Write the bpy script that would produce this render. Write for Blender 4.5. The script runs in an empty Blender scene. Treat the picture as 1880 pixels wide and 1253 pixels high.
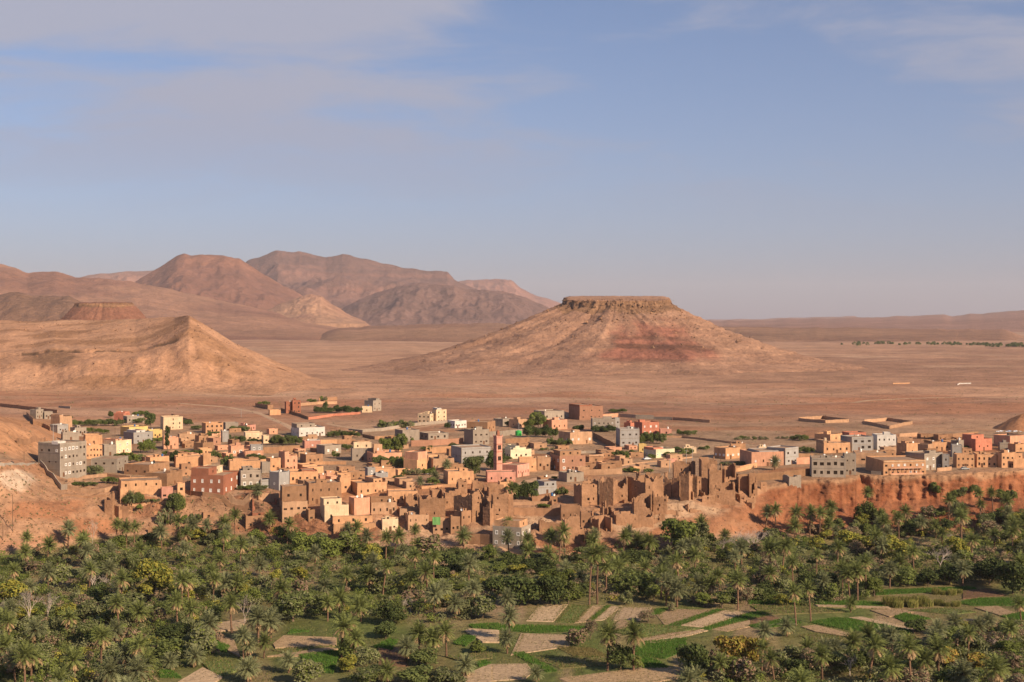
import bpy, math, random
import numpy as np
from mathutils import Vector
random.seed(7); RNG = np.random.default_rng(11)
scene = bpy.context.scene
COL = scene.collection
R = math.radians
# ---------------------------------------------------------------- camera
H, F, CX, HY, S = 96.0, 2400.0, 940.0, 590.0, 1.6     # eye height (m), focal length (photo px), horizon row
cam = bpy.data.cameras.new('camera'); camo = bpy.data.objects.new('camera', cam); COL.objects.link(camo)
camo.location = (0, 0, H); camo.rotation_euler = (R(90), 0, 0)
cam.sensor_width = 36; cam.lens = 36*F/1880; cam.shift_y = -(626.5-HY)/1880
cam.clip_start = 1; cam.clip_end = 80000
scene.camera = camo
# ---------------------------------------------------------------- sky and sun
SUN_EL, SUN_AZ = 30, 130           # azimuth clockwise from +Y (view direction): right and a little behind
world = bpy.data.worlds.new('World'); scene.world = world; world.use_nodes = True
def build_world():
    nt = world.node_tree; N = nt.nodes; L = nt.links; N.clear()
    out = N.new('ShaderNodeOutputWorld'); bg = N.new('ShaderNodeBackground'); bg.inputs[1].default_value = 0.085
    sky = N.new('ShaderNodeTexSky'); sky.sky_type = 'NISHITA'; sky.sun_disc = False
    sky.sun_elevation = R(SUN_EL); sky.sun_rotation = R(SUN_AZ); sky.altitude = 1300
    sky.air_density = 0.8; sky.dust_density = 0.2; sky.ozone_density = 3.2
    tc = N.new('ShaderNodeTexCoord'); sp = N.new('ShaderNodeSeparateXYZ'); L.new(tc.outputs['Generated'], sp.inputs[0])
    def math_(op, a, b=None, clamp=False):
        m = N.new('ShaderNodeMath'); m.operation = op; m.use_clamp = clamp
        for i, v in enumerate((a, b)):
            if v is None: continue
            if isinstance(v, (int, float)): m.inputs[i].default_value = v
            else: L.new(v, m.inputs[i])
        return m.outputs[0]
    zz = math_('ADD', math_('MAXIMUM', sp.outputs[2], 0.0), 0.17)
    cb = N.new('ShaderNodeCombineXYZ')
    L.new(math_('DIVIDE', sp.outputs[0], zz), cb.inputs[0]); L.new(math_('DIVIDE', sp.outputs[1], zz), cb.inputs[1])
    def noise(scale, detail, rough, loc, sx=1.0):
        mp = N.new('ShaderNodeMapping'); mp.inputs['Location'].default_value = loc; mp.inputs['Scale'].default_value = (sx, 1, 1)
        L.new(cb.outputs[0], mp.inputs[0])
        n = N.new('ShaderNodeTexNoise'); n.inputs['Scale'].default_value = scale; n.inputs['Detail'].default_value = detail
        n.inputs['Roughness'].default_value = rough; n.inputs['Distortion'].default_value = 0.35
        L.new(mp.outputs[0], n.inputs['Vector']); return n.outputs[0]
    big = noise(0.85, 3, 0.5, CLOUD_LOC, .8); fine = noise(3.2, 8, 0.6, (1.3, 4.1, 0.0), 0.65)
    m = math_('ADD', math_('MULTIPLY', big, 0.72), math_('MULTIPLY', fine, 0.36))
    mr = N.new('ShaderNodeMapRange'); mr.interpolation_type = 'SMOOTHSTEP'
    mr.inputs['From Min'].default_value = 0.53; mr.inputs['From Max'].default_value = 0.66; mr.inputs['To Max'].default_value = 0.8
    L.new(m, mr.inputs[0])
    low = N.new('ShaderNodeMapRange'); low.interpolation_type = 'SMOOTHSTEP'; low.inputs['From Min'].default_value = .06; low.inputs['From Max'].default_value = .17; L.new(sp.outputs[2], low.inputs[0])
    mask = math_('MULTIPLY', mr.outputs[0], low.outputs[0])
    mix = N.new('ShaderNodeMix'); mix.data_type = 'RGBA'
    L.new(mask, mix.inputs[0]); L.new(sky.outputs[0], mix.inputs[6]); mix.inputs[7].default_value = (3.9, 3.95, 4.65, 1)
    veil = math_('MULTIPLY', math_('POWER', 2.718, math_('MULTIPLY', sp.outputs[2], -6.2)), 0.96, True)
    mv = N.new('ShaderNodeMix'); mv.data_type = 'RGBA'; L.new(veil, mv.inputs[0]); L.new(mix.outputs[2], mv.inputs[6]); mv.inputs[7].default_value = (2.4, 2.16, 2.55, 1)
    L.new(mv.outputs[2], bg.inputs[0]); L.new(bg.outputs[0], out.inputs[0])
CLOUD_LOC = (-19.98193, 6.51274, 0.0)
build_world()
sl = bpy.data.lights.new('sun', 'SUN'); sl.energy = 5.0; sl.angle = R(0.5); sl.color = (1.0, 0.79, 0.55)
so = bpy.data.objects.new('sun', sl); COL.objects.link(so)
_e, _a = R(SUN_EL), R(SUN_AZ)
SUN_DIR = Vector((math.sin(_a)*math.cos(_e), math.cos(_a)*math.cos(_e), math.sin(_e)))
so.rotation_euler = SUN_DIR.to_track_quat('Z', 'Y').to_euler(); so.location = (0, 0, 300)
vs = scene.view_settings; vs.view_transform = 'Standard'; vs.look = 'None'; vs.gamma = 1; vs.exposure = 0.58; vs.use_curve_mapping = False
scene.cycles.max_bounces = 5; scene.cycles.diffuse_bounces = 3; scene.cycles.glossy_bounces = 1
scene.cycles.transmission_bounces = 1; scene.cycles.volume_bounces = 0; scene.cycles.transparent_max_bounces = 4
scene.cycles.use_denoising = True
AL = .74          # scales all mineral base colours to real reflectances
# ---------------------------------------------------------------- helpers
def tag(o, label=None, cat=None, group=None, kind=None):
    if label: o['label'] = label
    if cat: o['category'] = cat
    if group: o['group'] = group
    if kind: o['kind'] = kind
    return o
def mesh_py(name, V, Fc, mats=(), fm=None, smooth=False):
    me = bpy.data.meshes.new(name); me.from_pydata(V, [], Fc)
    for m in mats: me.materials.append(m)
    if fm is not None: me.polygons.foreach_set('material_index', np.asarray(fm, dtype=np.int32))
    if smooth: me.polygons.foreach_set('use_smooth', np.ones(len(me.polygons), dtype=bool))
    me.update(); return me
def mesh_np(name, V, Q, mats=(), fm=None, smooth=False, cols=None, nv=4):
    """numpy mesh: V (n,3), Q (m,nv)"""
    me = bpy.data.meshes.new(name); n, m = len(V), len(Q)
    me.vertices.add(n); me.vertices.foreach_set('co', np.asarray(V, dtype=np.float32).ravel())
    me.loops.add(m*nv); me.polygons.add(m)
    me.loops.foreach_set('vertex_index', np.asarray(Q, dtype=np.int32).ravel())
    me.polygons.foreach_set('loop_start', np.arange(0, m*nv, nv, dtype=np.int32))
    me.polygons.foreach_set('loop_total', np.full(m, nv, dtype=np.int32))
    for mt in mats: me.materials.append(mt)
    if fm is not None: me.polygons.foreach_set('material_index', np.asarray(fm, dtype=np.int32))
    me.update(calc_edges=True); me.validate()
    if smooth: me.polygons.foreach_set('use_smooth', np.ones(len(me.polygons), dtype=bool))
    if cols is not None:
        a = me.color_attributes.new('Col', 'FLOAT_COLOR', 'POINT')
        c = np.ones((n, 4), dtype=np.float32); c[:, :3] = np.asarray(cols)*AL; a.data.foreach_set('color', c.ravel())
    return me
def obj(name, me, parent=None, loc=None, rz=None, scale=None):
    o = bpy.data.objects.new(name, me); COL.objects.link(o)
    if parent is not None: o.parent = parent
    if loc is not None: o.location = loc
    if rz is not None: o.rotation_euler = (0, 0, rz)
    if scale is not None: o.scale = scale
    return o
def empty(name, loc, rz=0):
    o = bpy.data.objects.new(name, None); COL.objects.link(o); o.location = loc; o.rotation_euler = (0, 0, rz); o.empty_display_size = .5
    return o
class MB:
    """collects boxes / quads / tubes into one mesh"""
    def __init__(s): s.V = []; s.F = []; s.M = []
    def quad(s, pts, m=0):
        n = len(s.V); s.V += [tuple(p) for p in pts]; s.F.append(tuple(range(n, n+len(pts)))); s.M.append(m)
    def box(s, x0, y0, z0, x1, y1, z1, m=0, taper=0.0):
        n = len(s.V); t = taper
        s.V += [(x0, y0, z0), (x1, y0, z0), (x1, y1, z0), (x0, y1, z0), (x0+t, y0+t, z1), (x1-t, y0+t, z1), (x1-t, y1-t, z1), (x0+t, y1-t, z1)]
        for f in ((0, 3, 2, 1), (4, 5, 6, 7), (0, 1, 5, 4), (1, 2, 6, 5), (2, 3, 7, 6), (3, 0, 4, 7)):
            s.F.append(tuple(n+i for i in f)); s.M.append(m)
    def tube(s, p0, p1, r0, r1, k=5, m=0):
        p0, p1 = Vector(p0), Vector(p1); d = (p1-p0)
        if d.length < 1e-6: return
        d.normalize(); a = d.orthogonal().normalized(); b = d.cross(a); n = len(s.V)
        for p, r in ((p0, r0), (p1, r1)):
            for i in range(k):
                t = 2*math.pi*i/k; s.V.append(tuple(p + (a*math.cos(t)+b*math.sin(t))*r))
        for i in range(k):
            j = (i+1) % k; s.F.append((n+i, n+j, n+k+j, n+k+i)); s.M.append(m)
        s.F.append(tuple(n+k+i for i in range(k))); s.M.append(m)
    def mesh(s, name, mats, smooth=False): return mesh_py(name, s.V, s.F, mats, s.M, smooth)
# value noise ------------------------------------------------------
def _hash(ix, iy, seed):
    h = (ix.astype(np.int64)*374761393 + iy.astype(np.int64)*668265263 + seed*974634777) & 0xffffffff
    h = ((h ^ (h >> 13))*1274126177) & 0xffffffff
    return ((h ^ (h >> 16)) & 0xffffff)/float(0xffffff)
def vnoise(x, y, seed=0):
    x = np.asarray(x, float); y = np.asarray(y, float); x, y = np.broadcast_arrays(x, y)
    ix = np.floor(x); iy = np.floor(y); fx = x-ix; fy = y-iy
    fx = fx*fx*fx*(fx*(fx*6-15)+10); fy = fy*fy*fy*(fy*(fy*6-15)+10)
    a = _hash(ix, iy, seed); b = _hash(ix+1, iy, seed); c = _hash(ix, iy+1, seed); d = _hash(ix+1, iy+1, seed)
    return (a*(1-fx)+b*fx)*(1-fy)+(c*(1-fx)+d*fx)*fy
def fbm(x, y, o=4, seed=0, gain=.5):
    t = 0; a = 1; n = 0
    for i in range(o): t = t+a*vnoise(x*2**i, y*2**i, seed+i*17); n += a; a *= gain
    return t/n                                # 0..1
def ridged(x, y, o=4, seed=0, gain=.5):
    t = 0; a = 1; n = 0
    for i in range(o): t = t+a*(1-np.abs(2*vnoise(x*2**i, y*2**i, seed+i*17)-1)); n += a; a *= gain
    return t/n
def sstep(a, b, x): t = np.clip((x-a)/(b-a), 0, 1); return t*t*(3-2*t)
def mixc(c0, c1, t): return np.asarray(c0)*(1-t[..., None])+np.asarray(c1)*t[..., None]
# materials ----------------------------------------------------------
def earth_mat(name, scales=((0.02, .35), (0.15, .3), (1.2, .3)), bump=0.35, bump_scale=0.5, rough=.95, speck=0):
    """vertex colour x several octaves of world-space noise, with bump"""
    m = bpy.data.materials.new(name); m.use_nodes = True; nt = m.node_tree; N = nt.nodes; L = nt.links
    b = N['Principled BSDF']; b.inputs['Roughness'].default_value = rough; b.inputs['Specular IOR Level'].default_value = .12
    at = N.new('ShaderNodeVertexColor'); at.layer_name = 'Col'; geo = N.new('ShaderNodeNewGeometry')
    cur = at.outputs[0]
    for i, (sc, amt) in enumerate(scales):
        n = N.new('ShaderNodeTexNoise'); n.inputs['Scale'].default_value = sc; n.inputs['Detail'].default_value = 5; n.inputs['Roughness'].default_value = .65
        L.new(geo.outputs['Position'], n.inputs['Vector'])
        mr = N.new('ShaderNodeMapRange'); mr.inputs['From Min'].default_value = .3; mr.inputs['From Max'].default_value = .7
        mr.inputs['To Min'].default_value = 1-amt; mr.inputs['To Max'].default_value = 1+amt; L.new(n.outputs[0], mr.inputs[0])
        mx = N.new('ShaderNodeVectorMath'); mx.operation = 'SCALE'; L.new(cur, mx.inputs[0]); L.new(mr.outputs[0], mx.inputs['Scale']); cur = mx.outputs[0]
    if speck:
        n = N.new('ShaderNodeTexNoise'); n.inputs['Scale'].default_value = speck; n.inputs['Detail'].default_value = 3; n.inputs['Roughness'].default_value = .8
        L.new(geo.outputs['Position'], n.inputs['Vector'])
        mr = N.new('ShaderNodeMapRange'); mr.inputs['From Min'].default_value = .60; mr.inputs['From Max'].default_value = .70; mr.inputs['To Min'].default_value = 1; mr.inputs['To Max'].default_value = .45; mr.clamp = True
        L.new(n.outputs[0], mr.inputs[0]); mx = N.new('ShaderNodeVectorMath'); mx.operation = 'SCALE'; L.new(cur, mx.inputs[0]); L.new(mr.outputs[0], mx.inputs['Scale']); cur = mx.outputs[0]
    L.new(cur, b.inputs['Base Color'])
    n = N.new('ShaderNodeTexNoise'); n.inputs['Scale'].default_value = bump_scale; n.inputs['Detail'].default_value = 8; n.inputs['Roughness'].default_value = .7
    L.new(geo.outputs['Position'], n.inputs['Vector'])
    bp = N.new('ShaderNodeBump'); bp.inputs['Strength'].default_value = bump; bp.inputs['Distance'].default_value = 1.2/bump_scale*.5
    L.new(n.outputs[0], bp.inputs['Height']); L.new(bp.outputs[0], b.inputs['Normal'])
    return m
def plaster_mat(name, col, var=.18, dirt=.35, dirtcol=(.25, .15, .09), scale=.35, rough=.93):
    col = tuple(v*AL for v in col); dirtcol = tuple(v*AL for v in dirtcol)
    m = bpy.data.materials.new(name); m.use_nodes = True; nt = m.node_tree; N = nt.nodes; L = nt.links
    b = N['Principled BSDF']; b.inputs['Roughness'].default_value = rough; b.inputs['Specular IOR Level'].default_value = .15
    geo = N.new('ShaderNodeNewGeometry'); oi = N.new('ShaderNodeObjectInfo')
    def nz(sc, vec, det=5):
        n = N.new('ShaderNodeTexNoise'); n.inputs['Scale'].default_value = sc; n.inputs['Detail'].default_value = det; n.inputs['Roughness'].default_value = .65
        L.new(vec, n.inputs['Vector']); return n.outputs[0]
    mp = N.new('ShaderNodeMapping'); mp.inputs['Scale'].default_value = (1.6, 1.6, .22); L.new(geo.outputs['Position'], mp.inputs[0])
    streak = nz(.8, mp.outputs[0]); patch = nz(scale, geo.outputs['Position'])
    mr = N.new('ShaderNodeMapRange'); mr.inputs['From Min'].default_value = .42; mr.inputs['From Max'].default_value = .72; mr.inputs['To Max'].default_value = dirt; mr.clamp = True
    L.new(streak, mr.inputs[0])
    mix = N.new('ShaderNodeMix'); mix.data_type = 'RGBA'; L.new(mr.outputs[0], mix.inputs[0]); mix.inputs[6].default_value = (*col, 1); mix.inputs[7].default_value = (*dirtcol, 1)
    mr2 = N.new('ShaderNodeMapRange'); mr2.inputs['From Min'].default_value = .3; mr2.inputs['From Max'].default_value = .7
    mr2.inputs['To Min'].default_value = 1-var; mr2.inputs['To Max'].default_value = 1+var; L.new(patch, mr2.inputs[0])
    mr3 = N.new('ShaderNodeMapRange'); mr3.inputs['To Min'].default_value = .84; mr3.inputs['To Max'].default_value = 1.12; L.new(oi.outputs['Random'], mr3.inputs[0])
    mu = N.new('ShaderNodeMath'); mu.operation = 'MULTIPLY'; L.new(mr2.outputs[0], mu.inputs[0]); L.new(mr3.outputs[0], mu.inputs[1])
    vm = N.new('ShaderNodeVectorMath'); vm.operation = 'SCALE'; L.new(mix.outputs[2], vm.inputs[0]); L.new(mu.outputs[0], vm.inputs['Scale'])
    L.new(vm.outputs[0], b.inputs['Base Color'])
    bp = N.new('ShaderNodeBump'); bp.inputs['Strength'].default_value = .4; bp.inputs['Distance'].default_value = .12
    L.new(nz(2.2, geo.outputs['Position'], 6), bp.inputs['Height']); L.new(bp.outputs[0], b.inputs['Normal'])
    return m
def plain_mat(name, col, rough=.8, spec=.2, var=.15, nscale=1.5, trans=None):
    m = bpy.data.materials.new(name); m.use_nodes = True; nt = m.node_tree; N = nt.nodes; L = nt.links
    b = N['Principled BSDF']; b.inputs['Roughness'].default_value = rough; b.inputs['Specular IOR Level'].default_value = spec
    geo = N.new('ShaderNodeNewGeometry'); oi = N.new('ShaderNodeObjectInfo')
    n = N.new('ShaderNodeTexNoise'); n.inputs['Scale'].default_value = nscale; n.inputs['Detail'].default_value = 4; L.new(geo.outputs['Position'], n.inputs['Vector'])
    ad = N.new('ShaderNodeMath'); L.new(n.outputs[0], ad.inputs[0]); L.new(oi.outputs['Random'], ad.inputs[1])
    mr = N.new('ShaderNodeMapRange'); mr.inputs['From Min'].default_value = .3; mr.inputs['From Max'].default_value = 1.7
    mr.inputs['To Min'].default_value = 1-var; mr.inputs['To Max'].default_value = 1+var; L.new(ad.outputs[0], mr.inputs[0])
    vm = N.new('ShaderNodeVectorMath'); vm.operation = 'SCALE'; vm.inputs[0].default_value = col; L.new(mr.outputs[0], vm.inputs['Scale'])
    L.new(vm.outputs[0], b.inputs['Base Color'])
    if trans:
        t = N.new('ShaderNodeBsdfTranslucent'); L.new(vm.outputs[0], t.inputs[0]); ms = N.new('ShaderNodeMixShader'); ms.inputs[0].default_value = trans
        L.new(b.outputs[0], ms.inputs[1]); L.new(t.outputs[0], ms.inputs[2]); L.new(ms.outputs[0], N['Material Output'].inputs[0])
    return m
# ---------------------------------------------------------------- terrain
# each photo column: where its profile turns, as (row in photo, height /1.6) or (None, depth/1.6, height/1.6)
def prof(*pts): return [((60-p[1])*F/(p[0]-HY), p[1]) if len(p) == 2 else (p[1], p[2]) for p in pts]
TCOL = [
 (-1500, prof((1030, 2), (930, 14), (850, 24), (842, 24), (None, 430, 32), (None, 640, 13.5))),
 (-60, prof((1025, 2), (930, 12), (852, 23), (843, 23), (None, 405, 31), (None, 640, 13.5))),
 (0,   prof((1020, 2), (930, 12), (850, 22), (842, 22), (None, 400, 30), (None, 640, 13.5))),
 (45,  prof((1015, 2), (930, 11.5), (849, 20.5), (842, 20.5), (None, 410, 26), (None, 640, 13.5))),
 (72,  prof((1010, 2), (930, 11), (850, 19), (846, 19), (None, 430, 23), (None, 640, 13.5))),
 (112, prof((1005, 2), (940, 9.5), (885, 14), (876, 14), (None, 440, 17), (None, 640, 13.5))),
 (200, prof((985, 2), (950, 6), (905, 12), (878, 13.6), (None, 470, 14), (None, 640, 13.5))),
 (300, prof((985, 2), (948, 6.5), (915, 11), (882, 13.2), (None, 480, 14), (None, 640, 13.5))),
 (450, prof((982, 2), (950, 6), (915, 11), (882, 13.2), (None, 480, 14), (None, 640, 13.5))),
 (600, prof((1002, 1.5), (985, 3), (960, 6), (900, 12), (None, 480, 14), (None, 640, 13.5))),
 (800, prof((1005, 1.5), (983, 3.2), (960, 6), (895, 12.5), (None, 480, 14), (None, 640, 13.5))),
 (940, prof((1018, 1.5), (1003, 2.5), (960, 6.5), (895, 12.5), (None, 480, 14), (None, 640, 13.5))),
 (1050, prof((1020, 1.5), (1000, 3), (950, 7.5), (895, 12.3), (None, 480, 14), (None, 640, 13.5))),
 (1150, prof((1012, 1.5), (980, 4.5), (945, 8.5), (895, 12.3), (None, 480, 14), (None, 640, 13.5))),
 (1250, prof((1000, 1.5), (960, 6), (925, 10), (892, 12.5), (None, 480, 14), (None, 640, 13.5))),
 (1350, prof((988, 1.5), (950, 6.5), (905, 11.5), (888, 12.7), (None, 480, 14), (None, 640, 13.5))),
 (1450, prof((990, 1.0), (928, 7), (888, 12.5), (876, 13.2), (None, 480, 14), (None, 640, 13.5))),
 (1600, prof((985, .8), (922, 6), (876, 13.2), (868, 13.5), (None, 480, 14), (None, 640, 13.5))),
 (1750, prof((985, .8), (915, 7), (873, 13.4), (864, 13.7), (None, 480, 14), (None, 640, 13.5))),
 (1880, prof((978, .8), (905, 7.5), (864, 14), (856, 14), (None, 490, 14), (None, 640, 13.5))),
 (3400, prof((978, .8), (905, 7.5), (864, 14), (856, 14), (None, 490, 14), (None, 640, 13.5))),
]
NEAR = [(3, 57), (55, 30), (125, 0)]; FARP = [(900, 13), (2000, 13), (5000, 13), (16000, 13)]
ROWS = [5, 6, 8, 22, 26, 34, 26, 40, 34, 40, 46, 30, 16]
def build_terrain():
    pxs = np.concatenate([np.linspace(-1500, -80, 50, endpoint=False), np.arange(-80, 1960, 2.6), np.linspace(1962, 3400, 50)])
    cp = np.array([c[0] for c in TCOL], float); n = len(pxs)
    ctrl = []
    for k in range(6):
        d = np.interp(pxs, cp, [c[1][k][0] for c in TCOL]); z = np.interp(pxs, cp, [c[1][k][1] for c in TCOL])
        # smooth over neighbouring columns
        w = np.hanning(23); w /= w.sum()
        ds = np.convolve(np.pad(d, 11, 'edge'), w, 'valid'); zs = np.convolve(np.pad(z, 11, 'edge'), w, 'valid')
        ctrl.append((ds, zs))
    P = [(np.full(n, d), np.full(n, z)) for d, z in NEAR] + [(ctrl[0][0]-11, np.zeros(n))] + ctrl + [(np.full(n, d), np.full(n, z)) for d, z in FARP]
    Ds, Zs, K = [], [], []
    for i in range(len(P)-1):
        r = ROWS[i]
        for j in range(r + (1 if i == len(P)-2 else 0)):
            t = j/r
            if i >= 10: d = P[i][0]*(P[i+1][0]/P[i][0])**t
            else: d = P[i][0]*(1-t)+P[i+1][0]*t
            Ds.append(d); Zs.append(P[i][1]*(1-t)+P[i+1][1]*t); K.append(i+t)
    D = np.array(Ds).T*S; Z = np.array(Zs).T*S; K = np.array(K)[None, :]+np.zeros_like(D)      # (col,row)
    PX = pxs[:, None]+np.zeros_like(D); X = D*(PX-CX)/F
    bank = sstep(4.0, 4.6, K)*(1-sstep(6.0, 6.7, K))                 # the bank between valley and town
    cliff = sstep(1290, 1460, PX)
    arc = PX*.26                                                     # about metres along the bank
    fl = ridged(arc*.045, K*.12, 4, 3)-.55; fl2 = fbm(arc*.35, K*2.0, 3, 9)-.5
    D = D + bank*(cliff*(fl*7+fl2*3.2+(fbm(arc*.25, K*7, 4, 44)-.5)*1.8+(ridged(K*5+arc*.06, arc*.02, 2, 46)-.5)*2.2+(ridged(arc*.16+.5*fbm(arc*.2, K*1.0, 2, 6), K*.1, 3, 4)-.5)*5.0+10*sstep(.35, .6, fbm(arc*.02, arc*0, 2, 88))*np.clip(ridged(arc*.05+.3*fbm(arc*.15, K*.6, 2, 8), K*.05, 2, 303)-.84, 0, 1)/.16+np.round((K-4)*3.2+fl2)*.0)+(1-cliff)*(fbm(arc*.09, K*1.5, 4, 5)-.5)*5)*np.clip((K-4)/1.0, 0, 1)
    rough = bank*(1-cliff)
    Z = Z + rough*((fbm(X*.12, D*.12, 5, 21)-.5)*3.2 + (ridged(X*.07+D*.03, D*.05, 4, 31)-.5)*2.2+(fbm(X*.4, D*.4, 3, 33)-.5)*.9)
    # cliff rim erosion, ledges
    Z = Z + bank*cliff*(fbm(arc*.5, K*6, 4, 41)-.5)*1.4
    town = sstep(6.3, 7.0, K)*(1-sstep(9.0, 10, K)); Z = Z + town*(fbm(X*.03, D*.03, 4, 51)-.5)*1.3
    hl = (1-sstep(40, 120, PX))*sstep(7.0, 7.5, K)*(1-sstep(8.2, 9, K)); Z = Z + hl*((fbm(X*.06, D*.06, 5, 77)-.5)*5)
    plain = sstep(8.6, 9.6, K); Z = Z + plain*((fbm(X*.004, D*.006, 5, 61)-.5)*9 + (fbm(X*.03, D*.03, 4, 63)-.5)*1.6)
    wash = ridged(X*.0022+7.3, D*.0042, 3, 71)**6; Z = Z - plain*wash*3.0*(1-sstep(11.4, 12.5, K))
    D = np.maximum.accumulate(D, axis=1)+np.arange(D.shape[1])[None, :]*1e-3
    X = D*(PX-CX)/F
    # colours of the ground, with cloud shade painted into those of the plain
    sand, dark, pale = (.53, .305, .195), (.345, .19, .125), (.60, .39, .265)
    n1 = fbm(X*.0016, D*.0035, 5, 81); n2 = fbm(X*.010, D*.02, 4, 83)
    C = mixc(sand, dark, sstep(.38, .70, n1*.6+n2*.4+.10*sstep(1000, 1700, PX)-.10*sstep(500, 100, PX))*.85)  # brown bands, darker to the right: cloud shadow put into the soil colour
    C = mixc(C, (.53, .29, .17), sstep(760, 350, PX+120*(n2-.5))*sstep(9.3, 9.9, K)*(1-sstep(10.6, 11.3, K))*.75)
    C = mixc(C, pale, sstep(.60, .78, fbm(X*.004+40, D*.008, 4, 85))*.5)
    redsoil = mixc(C, (.46, .21, .115), sstep(.42, .62, fbm(X*.006, D*.012, 4, 87))*.75)
    C = mixc(C, redsoil, sstep(8.4, 9.0, K)*(1-sstep(9.6, 10.4, K)))
    tw = mixc((.37, .225, .135), (.46, .30, .19), fbm(X*.03, D*.03, 4, 89)); tw = mixc(tw, (.40, .17, .08), sstep(.55, .7, fbm(X*.02, D*.02, 3, 91))*.7)
    C = mixc(C, tw, sstep(6.4, 6.9, K)*(1-sstep(8.2, 9.2, K)))
    bk = mixc((.47, .268, .162), (.415, .195, .105), sstep(.4, .65, fbm(X*.05, Z*.12+D*.02, 4, 93)))
    bk = mixc(bk, (.60, .40, .26), sstep(.62, .75, fbm(X*.04+9, D*.05+Z*.1, 4, 94))*.8)
    cl = mixc((.385, .158, .078), (.28, .098, .046), sstep(.35, .7, fbm(arc*.25, K*1.3, 4, 95)))
    cl = mixc(cl, np.array((.16, .055, .028)), sstep(.62, .74, fbm(arc*.7, K*.35, 3, 97))*.6)
    cl = mixc(cl, (.44, .25, .145), sstep(5.68, 5.95, K+.5*(fbm(arc*.1, arc*0, 3, 96)-.5)))
    bk = mixc(bk, cl, sstep(1320, 1440, PX))
    C = mixc(C, bk, sstep(4.0, 4.35, K)*(1-sstep(6.3, 6.9, K)))
    # the white spoil below the road on the left
    chalk = sstep(.40, .55, fbm(X*.03+3, Z*.05, 3, 97)+.45*np.exp(-((PX-25)/38)**2-((K-5.62)/.28)**2)-.18)
    C = mixc(C, (.66, .49, .36), chalk*(PX < 105)*sstep(5.2, 5.35, K)*(1-sstep(5.93, 5.99, K))*.9)
    C = mixc(C, (.50, .25, .13), (PX < 110)*sstep(7.05, 7.3, K)*(1-sstep(8.6, 9, K))*.8)
    val = mixc((.25, .20, .09), (.13, .155, .045), sstep(.4, .6, fbm(X*.05, D*.05, 4, 99))); val = mixc(val, (.36, .25, .15), sstep(.57, .7, fbm(X*.04+5, D*.05, 4, 101)))
    C = mixc(C, val, 1-sstep(3.9, 4.15, K)); C = mixc(C, (.40, .24, .14), 1-sstep(1.2, 2.0, K))
    nc, nr = D.shape; idx = np.arange(nc*nr).reshape(nc, nr)
    Q = np.stack([idx[:-1, :-1], idx[1:, :-1], idx[1:, 1:], idx[:-1, 1:]], -1).reshape(-1, 4)
    V = np.stack([X, D, Z], -1).reshape(-1, 3)
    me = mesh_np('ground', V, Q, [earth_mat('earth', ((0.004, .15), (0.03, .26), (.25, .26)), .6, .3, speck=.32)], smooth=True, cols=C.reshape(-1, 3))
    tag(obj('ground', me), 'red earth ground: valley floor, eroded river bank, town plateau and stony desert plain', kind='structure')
    return pxs, D, Z
GPX, GD, GZ = build_terrain()
def _col(px):
    i = int(np.clip(np.searchsorted(GPX, px)-1, 0, len(GPX)-2)); t = float(np.clip((px-GPX[i])/(GPX[i+1]-GPX[i]), 0, 1)); return i, t
def ground(x, y):
    i, t = _col(CX+F*x/y)
    return (1-t)*float(np.interp(y, GD[i], GZ[i]))+t*float(np.interp(y, GD[i+1], GZ[i+1]))
def hit(px, py, far=False):
    """world point of the ground seen at a photo pixel"""
    i, t = _col(px); j = i if t < .5 else i+1
    rows = HY+F*(H-GZ[j])/GD[j]
    k = int(np.argmax(rows <= py)) if (rows <= py).any() else len(rows)-1
    k = max(k, 1); a, b = rows[k-1], rows[k]; s = (a-py)/(a-b) if a != b else 0
    y = GD[j][k-1]*(1-s)+GD[j][k]*s
    x = y*(px-CX)/F; return Vector((x, y, ground(x, y)))
def at(px, py, y): return Vector((y*(px-CX)/F, y, H-(py-HY)*y/F))
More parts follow.
